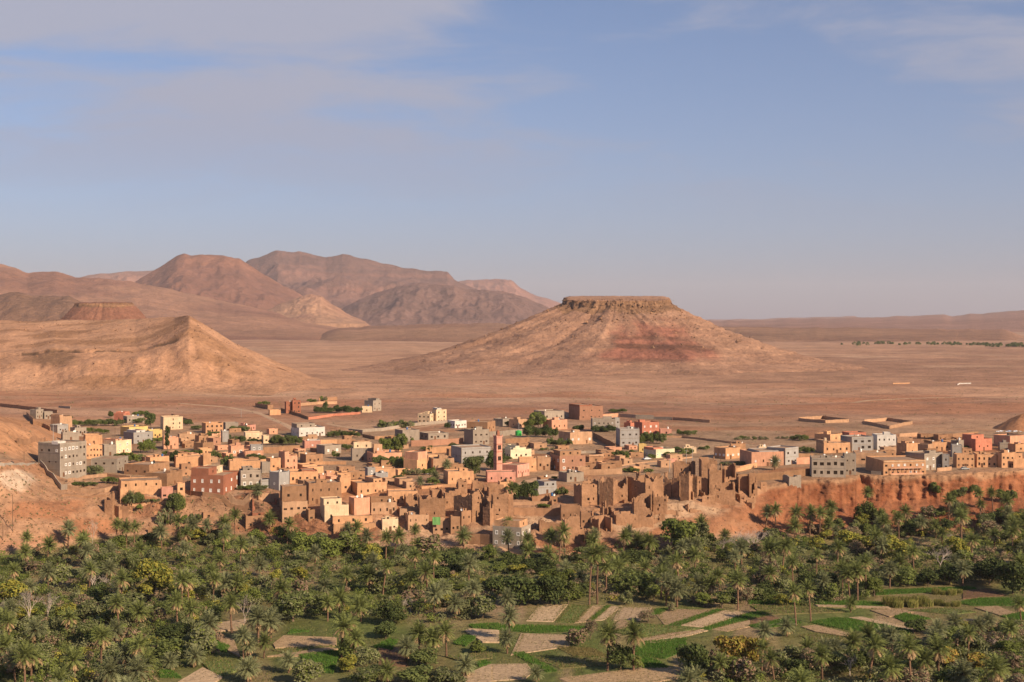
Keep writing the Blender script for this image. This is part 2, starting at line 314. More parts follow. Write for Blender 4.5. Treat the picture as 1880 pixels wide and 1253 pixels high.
# hills and mountains ------------------------------------------------
def grid_obj(name, X, Y, Z, C, mat, label):
    a, b = X.shape; idx = np.arange(a*b).reshape(a, b)
    Q = np.stack([idx[:-1, :-1], idx[1:, :-1], idx[1:, 1:], idx[:-1, 1:]], -1).reshape(-1, 4)
    me = mesh_np(name, np.stack([X, Y, Z], -1).reshape(-1, 3), Q, [mat], smooth=True, cols=C.reshape(-1, 3))
    return tag(obj(name, me), label, kind='structure')
M_ROCK = earth_mat('mountain rock', ((.0012, .18), (.008, .22), (.05, .2)), .9, .02)
M_HILL = earth_mat('hill earth', ((.012, .14), (.06, .17), (.25, .2)), .8, .12, speck=.2)
def ridge(label, sil, yc, yf, yb, c0, c1, seed, amp=.22, p=1.0, nx=260, ny=70, name='mountain', base=18, freq=1.0, band=None):
    sil = np.array(sil, float); px = np.linspace(sil[0, 0], sil[-1, 0], nx); py = np.interp(px, sil[:, 0], sil[:, 1])
    u = (px-CX)/F
    crest = H-(py-HY)*yc/F + (fbm(px*.05, px*0, 4, seed+5)-.5)*.0016*yc
    edge = np.minimum(sstep(0, .05, np.linspace(0, 1, nx)), sstep(0, .05, np.linspace(1, 0, nx)))
    crest = base-15+(crest-base+15)*edge if name == 'mountain_' else crest
    s = np.concatenate([np.linspace(0, 1, ny), 1+np.linspace(0, 1, 10)[1:]])
    Y = np.where(s <= 1, yf+(yc-yf)*s, yc+(yb-yc)*(s-1))
    YY = Y[None, :]+0*px[:, None]; SS = s[None, :]+0*YY; X = YY*u[:, None]
    ee = np.linspace(0, 1, nx); taper = np.minimum(sstep(0, .045, ee), sstep(1, .955, ee)); hh = (np.maximum(crest-base, 0)*taper)[:, None]
    prof_ = np.where(SS <= 1, SS**p, (2-SS)**1.0)
    f = freq*2.2/(yc-yf)
    # vertical gullies: ridged noise stretched down-slope
    g = ridged(X*f*1.6+.25*fbm(X*f, YY*f, 3, seed+3), YY*f*.55, 5, seed)-.55
    g2 = fbm(X*f*7, YY*f*5, 4, seed+9)-.5
    env = np.clip(1-np.abs(SS-.55)/.55, 0, 1)**.7*(SS < 1)
    g3 = ridged(X*f*6+.5*g2, YY*f*3.2, 4, seed+21)-.55
    Z = base-6 - 12*(1-taper)[:, None] + (hh+6)*prof_ + hh*env*(amp*g*1.9+amp*.45*g2+amp*.75*g3)
    Z = np.where(SS >= 1.999, base-60, Z); Z[:, 0] = base-30
    t = sstep(.35, .65, fbm(X*f*2, YY*f*2+Z*.004, 5, seed+13)); C = mixc(c0, c1, t)
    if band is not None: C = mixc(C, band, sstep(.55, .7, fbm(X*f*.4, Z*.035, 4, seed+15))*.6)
    return grid_obj(name, X, YY, Z, C, M_ROCK, label)
def rmesa(label, px, py_top, py_front, yc, ax, ay, rl, rr, rf, c0, c1, seed, base, cliffh, expo=1.35, name='mesa', red=None, nt=420, nr=170, tilt=0.0):
    """flat-topped hill: cap, cliff band, concave scree"""
    cx = yc*(px-CX)/F; ztop = H-(py_top-HY)*yc/F
    th = np.linspace(0, 2*np.pi, nt+1)[:, None]; ct, st = np.cos(th), np.sin(th)
    rim = (np.abs(ct/ax)**3+np.abs(st/ay)**3)**(-1/3.)
    rim = rim*(1+.16*(fbm(ct*3+9, st*3+9, 4, seed)-.5)+.10*(fbm(ct*14+9, st*14+9, 4, seed+1)-.5)+.03*(fbm(ct*40+9, st*40+9, 2, seed+3)-.5))
    run = np.where(ct < 0, rl, rr)*np.abs(ct)**1.5+np.where(st < 0, rf, rf*.8)*np.abs(st)**1.5
    run = run/(np.abs(ct)**1.5+np.abs(st)**1.5)*(1+.28*(ridged(ct*2+5, st*2+5, 3, seed+2)-.5))
    s = np.concatenate([np.linspace(0, 1, 16)[:-1], 1+np.linspace(0, .06, 16)[:-1], 1.06+np.linspace(0, .94, nr)**1.0])[None, :]
    r = np.where(s <= 1, s*rim, np.where(s <= 1.06, rim+(s-1)/.06*cliffh*.5*(.6+.8*fbm(ct*30+4, st*30+s*40, 2, seed+50)), rim+cliffh*.5+(s-1.06)/.94*run))
    X = cx+r*ct; Y = yc+r*st
    t = np.clip((s-1.06)/.94, 0, 1)
    zt = ztop+tilt*(r*st)                      # cap leans
    ztb = ztop+tilt*(np.minimum(r, rim)*st)
    ledge = np.clip((s-1)/.06, 0, 1); ledge = .5*ledge+.5*np.round(ledge*3)/3
    cvar = .35+1.25*fbm(ct*5+3, st*5+3, 4, seed+4)
    zc = ztb-cliffh*ledge*cvar
    zs = base-4+(ztb-cliffh*cvar-base+4)*(1-t)**expo
    env = np.clip(np.sin(np.pi*np.clip(t, 0, 1)**.7), 0, 1)
    hh = ztop-base
    zs = zs+hh*env*(.07*(ridged(X*.0065+20+.3*fbm(X*.01, Y*.01, 3, seed+40), Y*.0065+20, 4, seed+6)-.55)+(.065*(ridged(ct*3.5+20+t*1.6, st*3.5+20-t, 3, seed+7)-.55)+.035*(ridged(ct*13+20+t*2.5+.6*fbm(X*.02, Y*.02, 3, seed+19), st*13+20, 3, seed+17)-.55))+.035*(fbm(X*.035, Y*.035, 5, seed+8)-.5))+hh*.03*(fbm(X*.16, Y*.16, 3, seed+30)-.5)*env
    q_ = hh*.085; zq = np.round(zs/q_+.35*(fbm(X*.02, Y*.02, 2, seed+41)-.5))*q_; zs = np.where(env > .05, zs+(zq-zs)*.16*sstep(.25, .5, fbm(X*.012, Y*.012, 3, seed+42)), zs)
    Z = np.where(s <= 1, zt+(fbm(X*.03, Y*.03, 3, seed+12)-.5)*5, np.where(s <= 1.06, zc, zs)); Z[:, -1] = base-25
    tt = sstep(.36, .64, fbm(X*.02, Y*.02, 5, seed+14)*.6+.4*vnoise(Z*.13, X*.004, seed+43)); C = mixc(c0, c1, tt)
    if red is not None:
        zrel = (Z-base)/hh
        m = sstep(.10, .2, zrel)*(1-sstep(.55, .68, zrel+.25*(fbm(X*.02, Y*.02, 3, seed+20)-.5)))*sstep(-30, 30, X-cx-110*zrel+60+(fbm(X*.03, Z*.05, 3, seed+21)-.5)*90)*(1-sstep(60, 200, X-cx+90*zrel+(fbm(X*.04, Z*.06, 3, seed+25)-.5)*120))*(st < .3)
        lay = .55+.9*sstep(.3, .7, .7*vnoise(Z*.16+.004*X, Z*0, seed+22)+.3*fbm(X*.05, Y*.05, 3, seed+26))
        C = mixc(C, np.asarray(red)*lay[..., None], np.clip(m*1.0, 0, .8))
    cm = ((s > 1) & (s < 1.10))*1.0; lay2 = .35+.6*vnoise((Z-ztb)*.6, X*.02, seed+23)+.5*fbm(X*.05, Z*.35, 3, seed+24)
    C = mixc(C, np.array((.30, .17, .095))*lay2[..., None], cm*.8+0*Z)
    return grid_obj(name, X, Y, Z, C, M_HILL, label)
def left_hill():
    cols = [(-400, 725, 672, 648, 592, 1150), (-60, 720, 672, 648, 590, 1150), (0, 716, 675, 652, 588, 1150), (60, 718, 672, 648, 590, 1145), (100, 722, 668, 640, 588, 1140), (160, 722, 664, 644, 588, 1130), (250, 723, 660, 640, 586, 1100),
            (320, 724, 652, 620, 583, 1050), (347, 725, 646, 606, 580, 1005), (372, 722, 654, 616, 594, 1003), (430, 716, 678, 650, 630, 1005), (500, 708, 692, 674, 660, 1010), (570, 700, 697, 690, 684, 1015), (660, 697, 697, 697, 697, 1015)]
    c = np.array(cols, float); px = np.linspace(-400, 655, 420)
    g = [np.interp(px, c[:, 0], c[:, k]) for k in range(1, 6)]
    y0 = 862*S; zb = 12.0*S
    P = [(np.full_like(px, y0), np.full_like(px, zb-1)), (np.full_like(px, 930*S), H-(g[1]-HY)*930*S/F), (np.full_like(px, 962*S), H-(g[2]-HY)*962*S/F), (g[4]*S, H-(g[3]-HY)*g[4]*S/F),
         (g[4]*S+60, H-(g[3]-HY)*g[4]*S/F-26), (g[4]*S+420, np.full_like(px, zb-12))]
    rows = [40, 26, 36, 10, 14]; Ys, Zs, K = [], [], []
    for i, r in enumerate(rows):
        for j in range(r+(i == len(rows)-1)):
            t = j/r; tz = t**1.5 if i == 0 else t
            Ys.append(P[i][0]*(1-t)+P[i+1][0]*t); Zs.append(P[i][1]*(1-tz)+P[i+1][1]*tz); K.append(i+t)
    Y = np.array(Ys).T; Z = np.array(Zs).T; K = np.array(K)[None, :]+0*Y; PX = px[:, None]+0*Y
    fade = sstep(640, 540, PX)
    sc = (sstep(0, .6, K)*(1-sstep(2.0, 2.3, K)))*fade
    Y = Y+sc*(fbm(PX*.012, K*.5, 4, 203)-.5)*50
    X = Y*(PX-CX)/F
    Z = Z+fade*sstep(.05, .5, K)*(1-.7*sstep(2.5, 3, K))*((fbm(X*.02, Y*.02, 4, 207)-.5)*3.5+(ridged(X*.012+Y*.006, Y*.012, 4, 209)-.5)*6)-8*sstep(470, 640, PX)
    led = np.exp(-((K-1.75)/.10)**2)*(PX > 40)*(PX < 330)*fade; Z = Z - led*(1.5+4*vnoise(PX*.25, PX*0, 211))*vnoise(PX*.06, PX*0, 213)
    C = mixc((.58, .305, .178), (.62, .355, .22), fbm(X*.02, Y*.02, 5, 215)); C = mixc(C, (.36, .19, .10), sstep(.5, .68, fbm(X*.012, Y*.03, 4, 217))*.7)
    C = mixc(C, (.20, .115, .07), np.clip(led*1.2, 0, 1)*sstep(.35, .6, fbm(X*.12, Y*.1, 3, 219)))
    C = mixc(C, (.33, .185, .11), sstep(.3, .7, np.exp(-((PX-95)/55)**2-((K-1.3)/.5)**2)+.4*(fbm(X*.06, Y*.06, 4, 221)-.5)))
    C = mixc(C, (.53, .295, .178), np.maximum(sstep(.5, .1, K), sstep(380, 560, PX)*.9))
    return grid_obj('hill', X, Y, Z, C, M_HILL, 'sunlit ochre hill with a sharp peak and a dark rock ledge left of the plain')
HILL_O = left_hill()
MESA_O = rmesa('large flat-topped mesa with a dark cliff rim and red clay flank', 1132, 548, 553, 2240, 88, 66, 400, 330, 450, (.49, .28, .185), (.40, .225, .15), 300, 21, 12, 1.75, red=(.255, .098, .068), tilt=.085)
rmesa('small red-brown mesa behind the ochre hill', 192, 556, 560, 3100, 62, 45, 62, 75, 90, (.30, .14, .09), (.26, .115, .075), 330, 62, 7, 1.1, nt=160, nr=40, tilt=.04)
ridge('low dark mesa at the far left below the pink ridge', [(-500, 536), (0, 541), (35, 537), (60, 543), (128, 545), (150, 556), (190, 585), (230, 606)], 4600, 4200, 5200, (.27, .155, .105), (.32, .18, .12), 340, .1, .6, 150, 40, name='hill', base=22)
ridge('rounded pink ridge along the left edge below the sky', [(-900, 470), (-300, 480), (-60, 486), (0, 487), (22, 490), (50, 503), (72, 499), (104, 500), (140, 510), (200, 513), (250, 519), (320, 533), (420, 556), (520, 576), (640, 600), (700, 612)], 8200, 5200, 9800, (.36, .175, .115), (.44, .23, .145), 350, .16, 1.35, 300, 70, base=22)
ridge('pointed pink-brown mountain left of the dark range', [(120, 600), (200, 560), (255, 516), (300, 487), (325, 470), (338, 465), (352, 470), (380, 468), (408, 469), (440, 475), (470, 494), (520, 525), (560, 545), (610, 562), (700, 583), (800, 606)], 9800, 6900, 11500, (.35, .165, .11), (.29, .14, .10), 360, .24, 1.5, 300, 80, base=22)
ridge('pale sand knoll at the foot of the pointed mountain', [(450, 592), (490, 572), (520, 557), (548, 546), (572, 541), (588, 545), (612, 561), (645, 580), (680, 592)], 8400, 7500, 9000, (.52, .29, .18), (.45, .235, .15), 370, .2, 1.2, 140, 60, name='hill', base=88)
ridge('dark purple-brown mountain range in the centre left, darkened for cloud shade', [(340, 600), (400, 530), (455, 482), (510, 461), (535, 463), (560, 463), (598, 473), (628, 467), (660, 473), (692, 481), (740, 492), (790, 498), (822, 500), (834, 514), (850, 522), (880, 532), (920, 550), (960, 566), (1000, 590), (1040, 606)], 13500, 9300, 15500, (.215, .118, .098), (.275, .145, .112), 380, .24, 1.45, 320, 90, base=22, band=(.33, .16, .115))  # cloud shadow over this range is painted as darker rock
ridge('dark grey foothill, darkened for cloud shade, in front of the central range', [(560, 600), (640, 560), (690, 538), (740, 525), (800, 522), (862, 531), (925, 535), (955, 544), (985, 556), (1010, 568), (1060, 592), (1100, 608)], 9200, 7600, 10400, (.235, .14, .12), (.275, .16, .132), 390, .22, 1.0, 260, 70, base=22)  # dark rock colour stands in for a cloud shadow here
ridge('distant pink plateau beyond the central range', [(760, 580), (800, 530), (845, 516), (880, 514), (912, 513), (938, 517), (955, 528), (980, 541), (1005, 550), (1040, 562), (1100, 580), (1160, 600)], 19000, 15500, 21000, (.36, .17, .13), (.40, .20, .15), 400, .2, .7, 200, 50, base=22)
ridge('distant flat pink tableland between the two left mountains', [(60, 560), (130, 515), (168, 505), (220, 499), (275, 498), (330, 500), (400, 520), (460, 560)], 16500, 14000, 18000, (.40, .20, .14), (.36, .18, .13), 410, .15, .6, 120, 40, base=22)
ridge('long low pink ridge on the right horizon', [(1180, 596), (1300, 590), (1420, 587), (1560, 584), (1600, 584), (1650, 581), (1735, 577), (1745, 581), (1800, 576), (1880, 571), (2100, 560), (2500, 545), (3200, 540)], 14500, 9000, 17000, (.37, .19, .135), (.33, .165, .115), 420, .12, .8, 260, 60, base=20)
ridge('faint far ridge on the horizon right of the mesa', [(1150, 592), (1260, 588), (1400, 586), (1520, 582), (1570, 581), (1580, 585), (1700, 584), (2000, 575), (2600, 570)], 19500, 16000, 21000, (.38, .2, .15), (.35, .18, .13), 430, .1, .8, 160, 30, base=20)
ridge('broad low swell of the plain behind the mesa', [(560, 606), (700, 598), (850, 594), (1000, 595), (1150, 596), (1300, 600), (1500, 602), (1900, 606)], 6200, 4800, 7200, (.40, .22, .135), (.34, .18, .115), 440, .05, .8, 160, 30, name='hill', base=19)
# ---------------------------------------------------------------- town: materials
MAT = {}
def _pm(k, *a, **kw): MAT[k] = plaster_mat(k, *a, **kw)
_pm('orange', (.74, .41, .225)); _pm('salmon', (.78, .405, .26)); _pm('pink', (.74, .36, .27)); _pm('coral', (.68, .255, .165))
_pm('grey', (.43, .35, .28), dirtcol=(.22, .17, .13), var=.14); _pm('bluegrey', (.44, .41, .39), dirtcol=(.24, .22, .21), var=.1)
_pm('brown', (.35, .195, .108), var=.25, dirtcol=(.22, .12, .07)); _pm('mud', (.40, .225, .13), var=.22, dirtcol=(.27, .15, .085)); _pm('tan', (.58, .35, .215), var=.2)
_pm('cream', (.86, .64, .42), dirtcol=(.42, .28, .18)); _pm('pale', (.82, .72, .50), dirtcol=(.5, .4, .28), dirt=.2); _pm('yellow', (.80, .55, .22)); _pm('red', (.40, .155, .095)); _pm('white', (.78, .72, .66), dirtcol=(.45, .38, .32), dirt=.25)
_pm('roof', (.46, .30, .20), var=.25); _pm('concrete', (.40, .34, .285)); _pm('brick', (.45, .235, .155), var=.12)
_pm('adobe', (.43, .238, .138), var=.28, dirtcol=(.29, .16, .09), scale=.22)
M_GLASS = plain_mat('window glass', (.025, .022, .02), .25, .5, .3); M_VOID = plain_mat('dark interior', (.03, .02, .014), .9, .05)
M_WFRAME = plain_mat('white window frame', (.74, .70, .66), .6); M_BFRAME = plain_mat('brown wood', (.11, .055, .03), .7); M_CURT = plain_mat('pale shutter', (.62, .60, .58), .7); M_BLUE = plain_mat('blue-green shutter', (.12, .26, .27), .6)
M_METAL = plain_mat('grey metal', (.32, .31, .30), .5, .4); M_WOOD = plain_mat('pole wood', (.16, .10, .065), .85)
def _win(pane, frame, wide=.0, proud=.0, bar=True, fw=.1):
    b = MB(); y = .13
    b.quad([(-.5, y, 0), (.5, y, 0), (.5, y, 1), (-.5, y, 1)], 0)
    y0, y1 = -proud, .128; o = .5+wide
    b.box(-o, y0, -wide, -.5+fw, y1, 1+wide, 1); b.box(.5-fw, y0, -wide, o, y1, 1+wide, 1)
    b.box(-.5+fw, y0, -wide, .5-fw, y1, fw, 1); b.box(-.5+fw, y0, 1-fw, .5-fw, y1, 1+wide, 1)
    if bar: b.box(-.04, .02, fw, .04, y1, 1-fw, 1)
    return b.mesh('window', [pane, frame])
WIN = dict(d=_win(M_GLASS, M_BFRAME, fw=.06), w=_win(M_GLASS, M_WFRAME, .14, .05), c=_win(M_CURT, M_WFRAME, .06, .04), o=_win(M_VOID, M_VOID, bar=False, fw=.02), b=_win(M_BLUE, M_WFRAME, .05, .03))
def _door():
    b = MB(); b.quad([(-.5, .13, 0), (.5, .13, 0), (.5, .13, 1), (-.5, .13, 1)], 0); b.box(-.5, .0, 0, -.4, .128, 1, 1); b.box(.4, 0, 0, .5, .128, 1, 1); b.box(-.4, 0, .94, .4, .128, 1, 1)
    for z in (.1, .5): b.box(-.34, .10, z, .34, .128, z+.36, 1)
    return b.mesh('door', [M_BFRAME, plain_mat('dark door panel', (.16, .075, .04), .6)])
DOOR = _door()
ZF = 1337/320.; OX = [0, 200, 420, 640, 880, 1100, 1340, 1560]
def zp(r, x, y): return OX[r]+x/ZF, 720+y/ZF
def face(b, L, h, rects, mp, z0=-2.5, m=0, dep=.2):
    xs = sorted({0., L} | {r[0] for r in rects} | {r[2] for r in rects}); zs = sorted({z0, h} | {r[1] for r in rects} | {r[3] for r in rects})
    for i in range(len(xs)-1):
        for j in range(len(zs)-1):
            cx, cz = (xs[i]+xs[i+1])/2, (zs[j]+zs[j+1])/2
            if any(r[0] < cx < r[2] and r[1] < cz < r[3] for r in rects): continue
            b.quad([mp(xs[i], 0, zs[j]), mp(xs[i+1], 0, zs[j]), mp(xs[i+1], 0, zs[j+1]), mp(xs[i], 0, zs[j+1])], m)
    for x0, a0, x1, a1 in rects:
        for p, q in (((x0, a0), (x1, a0)), ((x1, a0), (x1, a1)), ((x1, a1), (x0, a1)), ((x0, a1), (x0, a0))):
            b.quad([mp(p[0], 0, p[1]), mp(q[0], 0, q[1]), mp(q[0], dep, q[1]), mp(p[0], dep, p[1])], m)
def openings(L, h, rows, cols, rnd, ww=1.0, wh=1.15, keep=.93, par=.8):
    """window rectangles on one face: rows x cols"""
    out = []
    if rows < 1 or cols < 1 or L < 1.6: return out
    fh = max(h-par, 1.6)/rows
    ww = min(ww, L/cols*.55); wh = min(wh, fh*.52)
    for i in range(rows):
        for j in range(cols):
            if rnd.random() > keep: continue
            cx = L*(j+.5)/cols+rnd.uniform(-.06, .06)*L/cols; zb = fh*(i+.34)+rnd.uniform(-.03, .03)*fh
            if cx-ww*.58 > .2 and cx+ww*.58 < L-.2: w2 = ww*rnd.uniform(.72, 1.12); h2 = wh*rnd.uniform(.78, 1.08); out.append((cx-w2/2, zb, cx+w2/2, zb+h2))
    return out
def shell(name, a, b_, h, fr, lr, mat, parent, loc=(0, 0, 0), z0=-2.5, par=.55, th=.28):
    """box of walls with openings front (y=0) and left (x=0), parapet and recessed roof"""
    b = MB(); face(b, a, h, fr, lambda s, d, z: (s, d, z), z0); face(b, b_, h, lr, lambda s, d, z: (d, s, z), z0)
    b.quad([(a, 0, z0), (a, b_, z0), (a, b_, h), (a, 0, h)]); b.quad([(0, b_, z0), (a, b_, z0), (a, b_, h), (0, b_, h)])
    O = [(0, 0), (a, 0), (a, b_), (0, b_)]; I = [(th, th), (a-th, th), (a-th, b_-th), (th, b_-th)]
    for i in range(4):
        j = (i+1) % 4
        b.quad([(*O[i], h), (*O[j], h), (*I[j], h), (*I[i], h)]); b.quad([(*I[i], h), (*I[j], h), (*I[j], h-par), (*I[i], h-par)])
    # nothing is dead level: uneven wall tops and a slight inward batter
    mud = mat.name.split('.')[0] in ('mud', 'brown', 'adobe', 'tan', 'orange', 'roof'); am = .34 if mud else .12; k0 = random.random()*50; bt = .022 if mud else .004
    V2 = []
    for (x, y, z) in b.V:
        f = max(z, 0)/max(h, .1)
        if abs(z-h) < 1e-4: z += am*(math.sin(k0+x*.9)+math.sin(k0*1.7+y*1.1)+.6*math.sin(k0*2.3+x*2.7+y))*.3
        V2.append((x+(a/2-x)*bt*f, y+(b_/2-y)*bt*f, z))
    b.V = V2
    w = obj(name, b.mesh(name, [mat]), parent, loc)
    rb = MB(); rb.quad([(*I[0], h-par), (*I[1], h-par), (*I[2], h-par), (*I[3], h-par)])
    obj('roof', rb.mesh('roof', [MAT['roof']]), parent, loc)
    return w
def put_windows(E, fr, lr, kinds, rnd, off=(0, 0, 0)):
    for rects, left in ((fr, False), (lr, True)):
        for x0, a0, x1, a1 in rects:
            k = rnd.choice(kinds)
            if left: obj('window', WIN[k], E, (off[0], off[1]+(x0+x1)/2, off[2]+a0), R(-90), (x1-x0, 1, a1-a0))
            else: obj('window', WIN[k], E, (off[0]+(x0+x1)/2, off[1], off[2]+a0), 0, (x1-x0, 1, a1-a0))
# rotation R(-90) maps local +y (inward) to +x (inward of the left face)
HOUSES = []
def frame(reg, xl, xc, xr, yb, yt):
    pxc, pyb = zp(reg, xc, yb); P = hit(pxc, pyb); m = P.y/F
    wf, ws, h = max(xr-xc, 4)/ZF*m, max(xc-xl, 0)/ZF*m, (yb-yt)/ZF*m
    th = math.atan2(ws, .9*wf); th = min(max(th, R(5)), R(68))
    a = wf/math.cos(th); b = ws/math.sin(th)
    if ws < .28*wf*.9: b = min(max(b, .65*a, 4.5), 13)
    b = max(b, 3.0)
    rz = th-math.atan((pxc-CX)/F)
    return P, a, b, h, rz
def house(reg, xl, xc, xr, yb, yt, mat, win, label, up=(), kinds='d', cat='house', name='house', slab=None, merlon=False, cols=False, door=True, ww=1.0, wh=1.15, keep=.94, par=.55):
    P, a, b, h, rz = frame(reg, xl, xc, xr, yb, yt); rnd = random.Random(int(xc*31+yb*7+reg*1013))
    E = empty(name, P, rz); tag(E, label, cat, 'houses of the town')
    f_r, f_c, l_r, l_c = win; ww = ww*rnd.uniform(.75, 1.3); wh = wh*rnd.uniform(.8, 1.3)
    if not up and rnd.random() < .45 and a > 4.5: s0 = rnd.uniform(.05, .5); up = [(s0, s0+rnd.uniform(.25, .4), rnd.uniform(12, 20), mat, rnd.choice((0, 1)), rnd.uniform(.1, .5), rnd.uniform(2.4, 3.6))]
    fr = openings(a, h, f_r, f_c, rnd, ww, wh, keep); lr = openings(b, h, l_r, l_c, rnd, ww, wh, keep)
    dr = []
    if door and a > 4 and h > 2.6:
        cand = [a*(k+1)/(2*max(f_c, 1)) for k in range(1, 2*max(f_c, 1)-1, 2)] or [a*.5]
        x = rnd.choice(cand); r = (x-.55, .05, x+.55, 2.1)
        if not any(q[0] < r[2]+.1 and q[2] > r[0]-.1 and q[1] < r[3]+.1 for q in fr): dr = [r]
    shell('wall', a, b, h, fr+dr, lr, MAT[mat], E, par=par)
    put_windows(E, fr, lr, kinds, rnd)
    for x0, a0, x1, a1 in dr: obj('door', DOOR, E, ((x0+x1)/2, 0, a0), 0, (x1-x0, 1, a1-a0))
    if slab is None: slab = mat in ('grey', 'bluegrey')
    if slab:
        n = max(f_r, l_r, 1); fh = max(h-.8, 1.6)/n
        for i in range(1, n+1):
            q = MB(); z = fh*i-.12; q.box(-.07, -.07, z, a+.05, 0, z+.22); q.box(-.07, 0, z, 0, b, z+.22)
            obj('floor_slab', q.mesh('floor_slab', [MAT['concrete']]), E)
        for (x, y) in ((-.05, -.05), (a-.3, -.05), (-.05, b-.35)):
            q = MB(); q.box(x, y-.01, -1, x+.35, y+.35, h+.06); obj('column', q.mesh('column', [MAT['concrete']]), E)
    if cols:
        for k in range(4):
            q = MB(); x = .3+(a-.9)*k/3; y = .3 if k % 2 else b-.6; q.box(x, y, h-par, x+.28, y+.28, h+rnd.uniform(.5, 1.1)); obj('column', q.mesh('column', [MAT['concrete']]), E)
    if merlon:
        for (x, y) in ((0, 0), (a-.6, 0), (a-.6, b-.6), (0, b-.6)):
            q = MB(); q.box(x-.02, y-.02, h-.02, x+.62, y+.62, h+.32); q.box(x+.12, y+.12, h+.32, x+.48, y+.48, h+.62); obj('merlon', q.mesh('merlon', [MAT[mat]]), E)
    for u in up:                              # (front start, end, height, material, windows, set back)
        x0, x1, uh, um = u[0]*a, u[1]*a, u[2]/ZF*P.y/F, u[3]; uw = u[4] if len(u) > 4 else 1; sb = u[5] if len(u) > 5 else .02
        y0 = max(sb*b, .02); x0 = max(x0, .02); ua = min(x1, a-.02)-x0; ub = b*.98-y0
        if len(u) > 6: ub = min(ub, u[6])
        ofr = openings(ua, uh+.5, 1, uw, rnd, .9, 1.2, 1., .5)
        shell('upper_room', ua, ub, uh+par, ofr, [], MAT[um], E, (x0, y0, h-par), z0=-.02, par=.35, th=.2)
        put_windows(E, ofr, [], 'oo'+kinds, rnd, (x0, y0, h-par))
    HOUSES.append((E, a, b, h)); return E
# ---------------------------------------------------------------- the houses, left to right, far rows first
Hs = house
Hs(0, 300, 460, 655, 655, 395, 'grey', (4, 7, 3, 3), 'big unfinished grey four-storey building at the end of the road on the left', up=[(.0, .3, 14, 'white', 0, .1, 4)], kinds='ddow', cat='building', name='apartment_building', cols=True)
Hs(0, 232, 275, 330, 205, 135, 'grey', (2, 2, 1, 0), 'narrow grey block highest on the hillside at the far left')
Hs(0, 330, 340, 400, 208, 152, 'grey', (1, 2, 0, 0), 'low grey house joined to the highest block on the left hillside')
Hs(0, 392, 458, 550, 300, 190, 'tan', (1, 1, 0, 0), 'blank tan block above the blue-grey sheds on the left hillside', up=[(0, .3, 14, 'tan', 0)])
Hs(0, 385, 440, 520, 315, 252, 'bluegrey', (1, 2, 1, 0), 'blue-grey house with an arched porch under the blank tan block')
Hs(0, 540, 575, 658, 338, 275, 'grey', (1, 3, 0, 0), 'small grey house with three dark windows behind the four-storey building', kinds='o')
Hs(0, 470, 482, 600, 375, 312, 'grey', (0, 0, 0, 0), 'windowless grey wall block just behind the four-storey building roof')
Hs(0, 640, 655, 780, 405, 332, 'orange', (1, 1, 0, 0), 'plain orange house with a blank side right behind the four-storey building')
Hs(0, 650, 662, 780, 512, 412, 'orange', (2, 5, 0, 0), 'orange house with a row of narrow arched windows beside the four-storey building', ww=.6)
Hs(0, 780, 800, 888, 492, 405, 'grey', (1, 0, 1, 0), 'grey windowless block right of the row of narrow arched windows')
Hs(0, 800, 888, 1005, 478, 375, 'cream', (2, 2, 1, 1), 'cream-pink house with white trim left of the dark garden trees', kinds='w', up=[(.0, .4, 12, 'salmon', 1)])
Hs(0, 708, 895, 980, 622, 512, 'grey', (2, 2, 2, 3), 'low grey corner house with paired windows below the cream-pink house')
Hs(0, 955, 1145, 1300, 642, 562, 'mud', (1, 1, 1, 3), 'long brown mud house with three small windows on its shaded side')
Hs(0, 1115, 1150, 1295, 580, 502, 'orange', (1, 1, 0, 0), 'small square orange house behind the long brown mud house')
Hs(0, 898, 920, 1235, 862, 735, 'orange', (1, 6, 0, 0), 'orange house with a walled roof terrace above the grove, six windows in a row', up=[(.02, .99, 50, 'orange', 4, .02)], kinds='do', ww=.8)
Hs(0, 1115, 1280, 1400, 728, 626, 'mud', (1, 0, 0, 0), 'tall blank mud house behind the six-window orange house')
Hs(0, 875, 945, 995, 228, 165, 'coral', (1, 1, 1, 1), 'coral red house at the upper left edge of town', up=[(.3, .95, 10, 'coral', 0)])
Hs(0, 945, 975, 1100, 240, 188, 'grey', (1, 3, 0, 0), 'low pale grey house beside the coral red one at upper left')
Hs(0, 925, 990, 1130, 342, 270, 'yellow', (1, 2, 1, 0), 'bright yellow house, taller left part of the yellow pair', kinds='o')
Hs(0, 1130, 1140, 1240, 362, 292, 'yellow', (1, 3, 0, 0), 'bright yellow house, lower right part of the yellow pair', kinds='o')
Hs(0, 950, 1025, 1170, 398, 312, 'bluegrey', (2, 2, 1, 1), 'blue-grey house with a white roof in front of the yellow pair', up=[(.15, .6, 14, 'white', 1)])
Hs(1, 395, 418, 563, 292, 192, 'cream', (3, 3, 2, 0), 'tall square cream house with small windows standing apart at upper left', keep=.8, ww=.8)
Hs(1, 410, 420, 530, 438, 350, 'salmon', (1, 2, 0, 0), 'salmon house behind the dark cypress')
Hs(1, 712, 742, 875, 318, 242, 'orange', (2, 4, 1, 0), 'orange house with merlons on its roof at the upper edge of town', merlon=True)
Hs(1, 877, 895, 990, 292, 236, 'grey', (1, 1, 0, 0), 'grey box house right of the orange one with merlons')
Hs(1, 1000, 1060, 1125, 298, 256, 'pink', (1, 2, 0, 0), 'low pink house at the upper edge right of the grey box')
Hs(1, 525, 540, 660, 378, 325, 'tan', (1, 1, 0, 0), 'low tan house left of the garden in the upper left quarter')
Hs(1, 660, 690, 752, 388, 335, 'mud', (1, 1, 0, 0), 'small brown house under the orange house with merlons')
Hs(1, 760, 800, 858, 408, 355, 'brick', (1, 1, 0, 0), 'small brick-brown cube house in the upper left quarter')
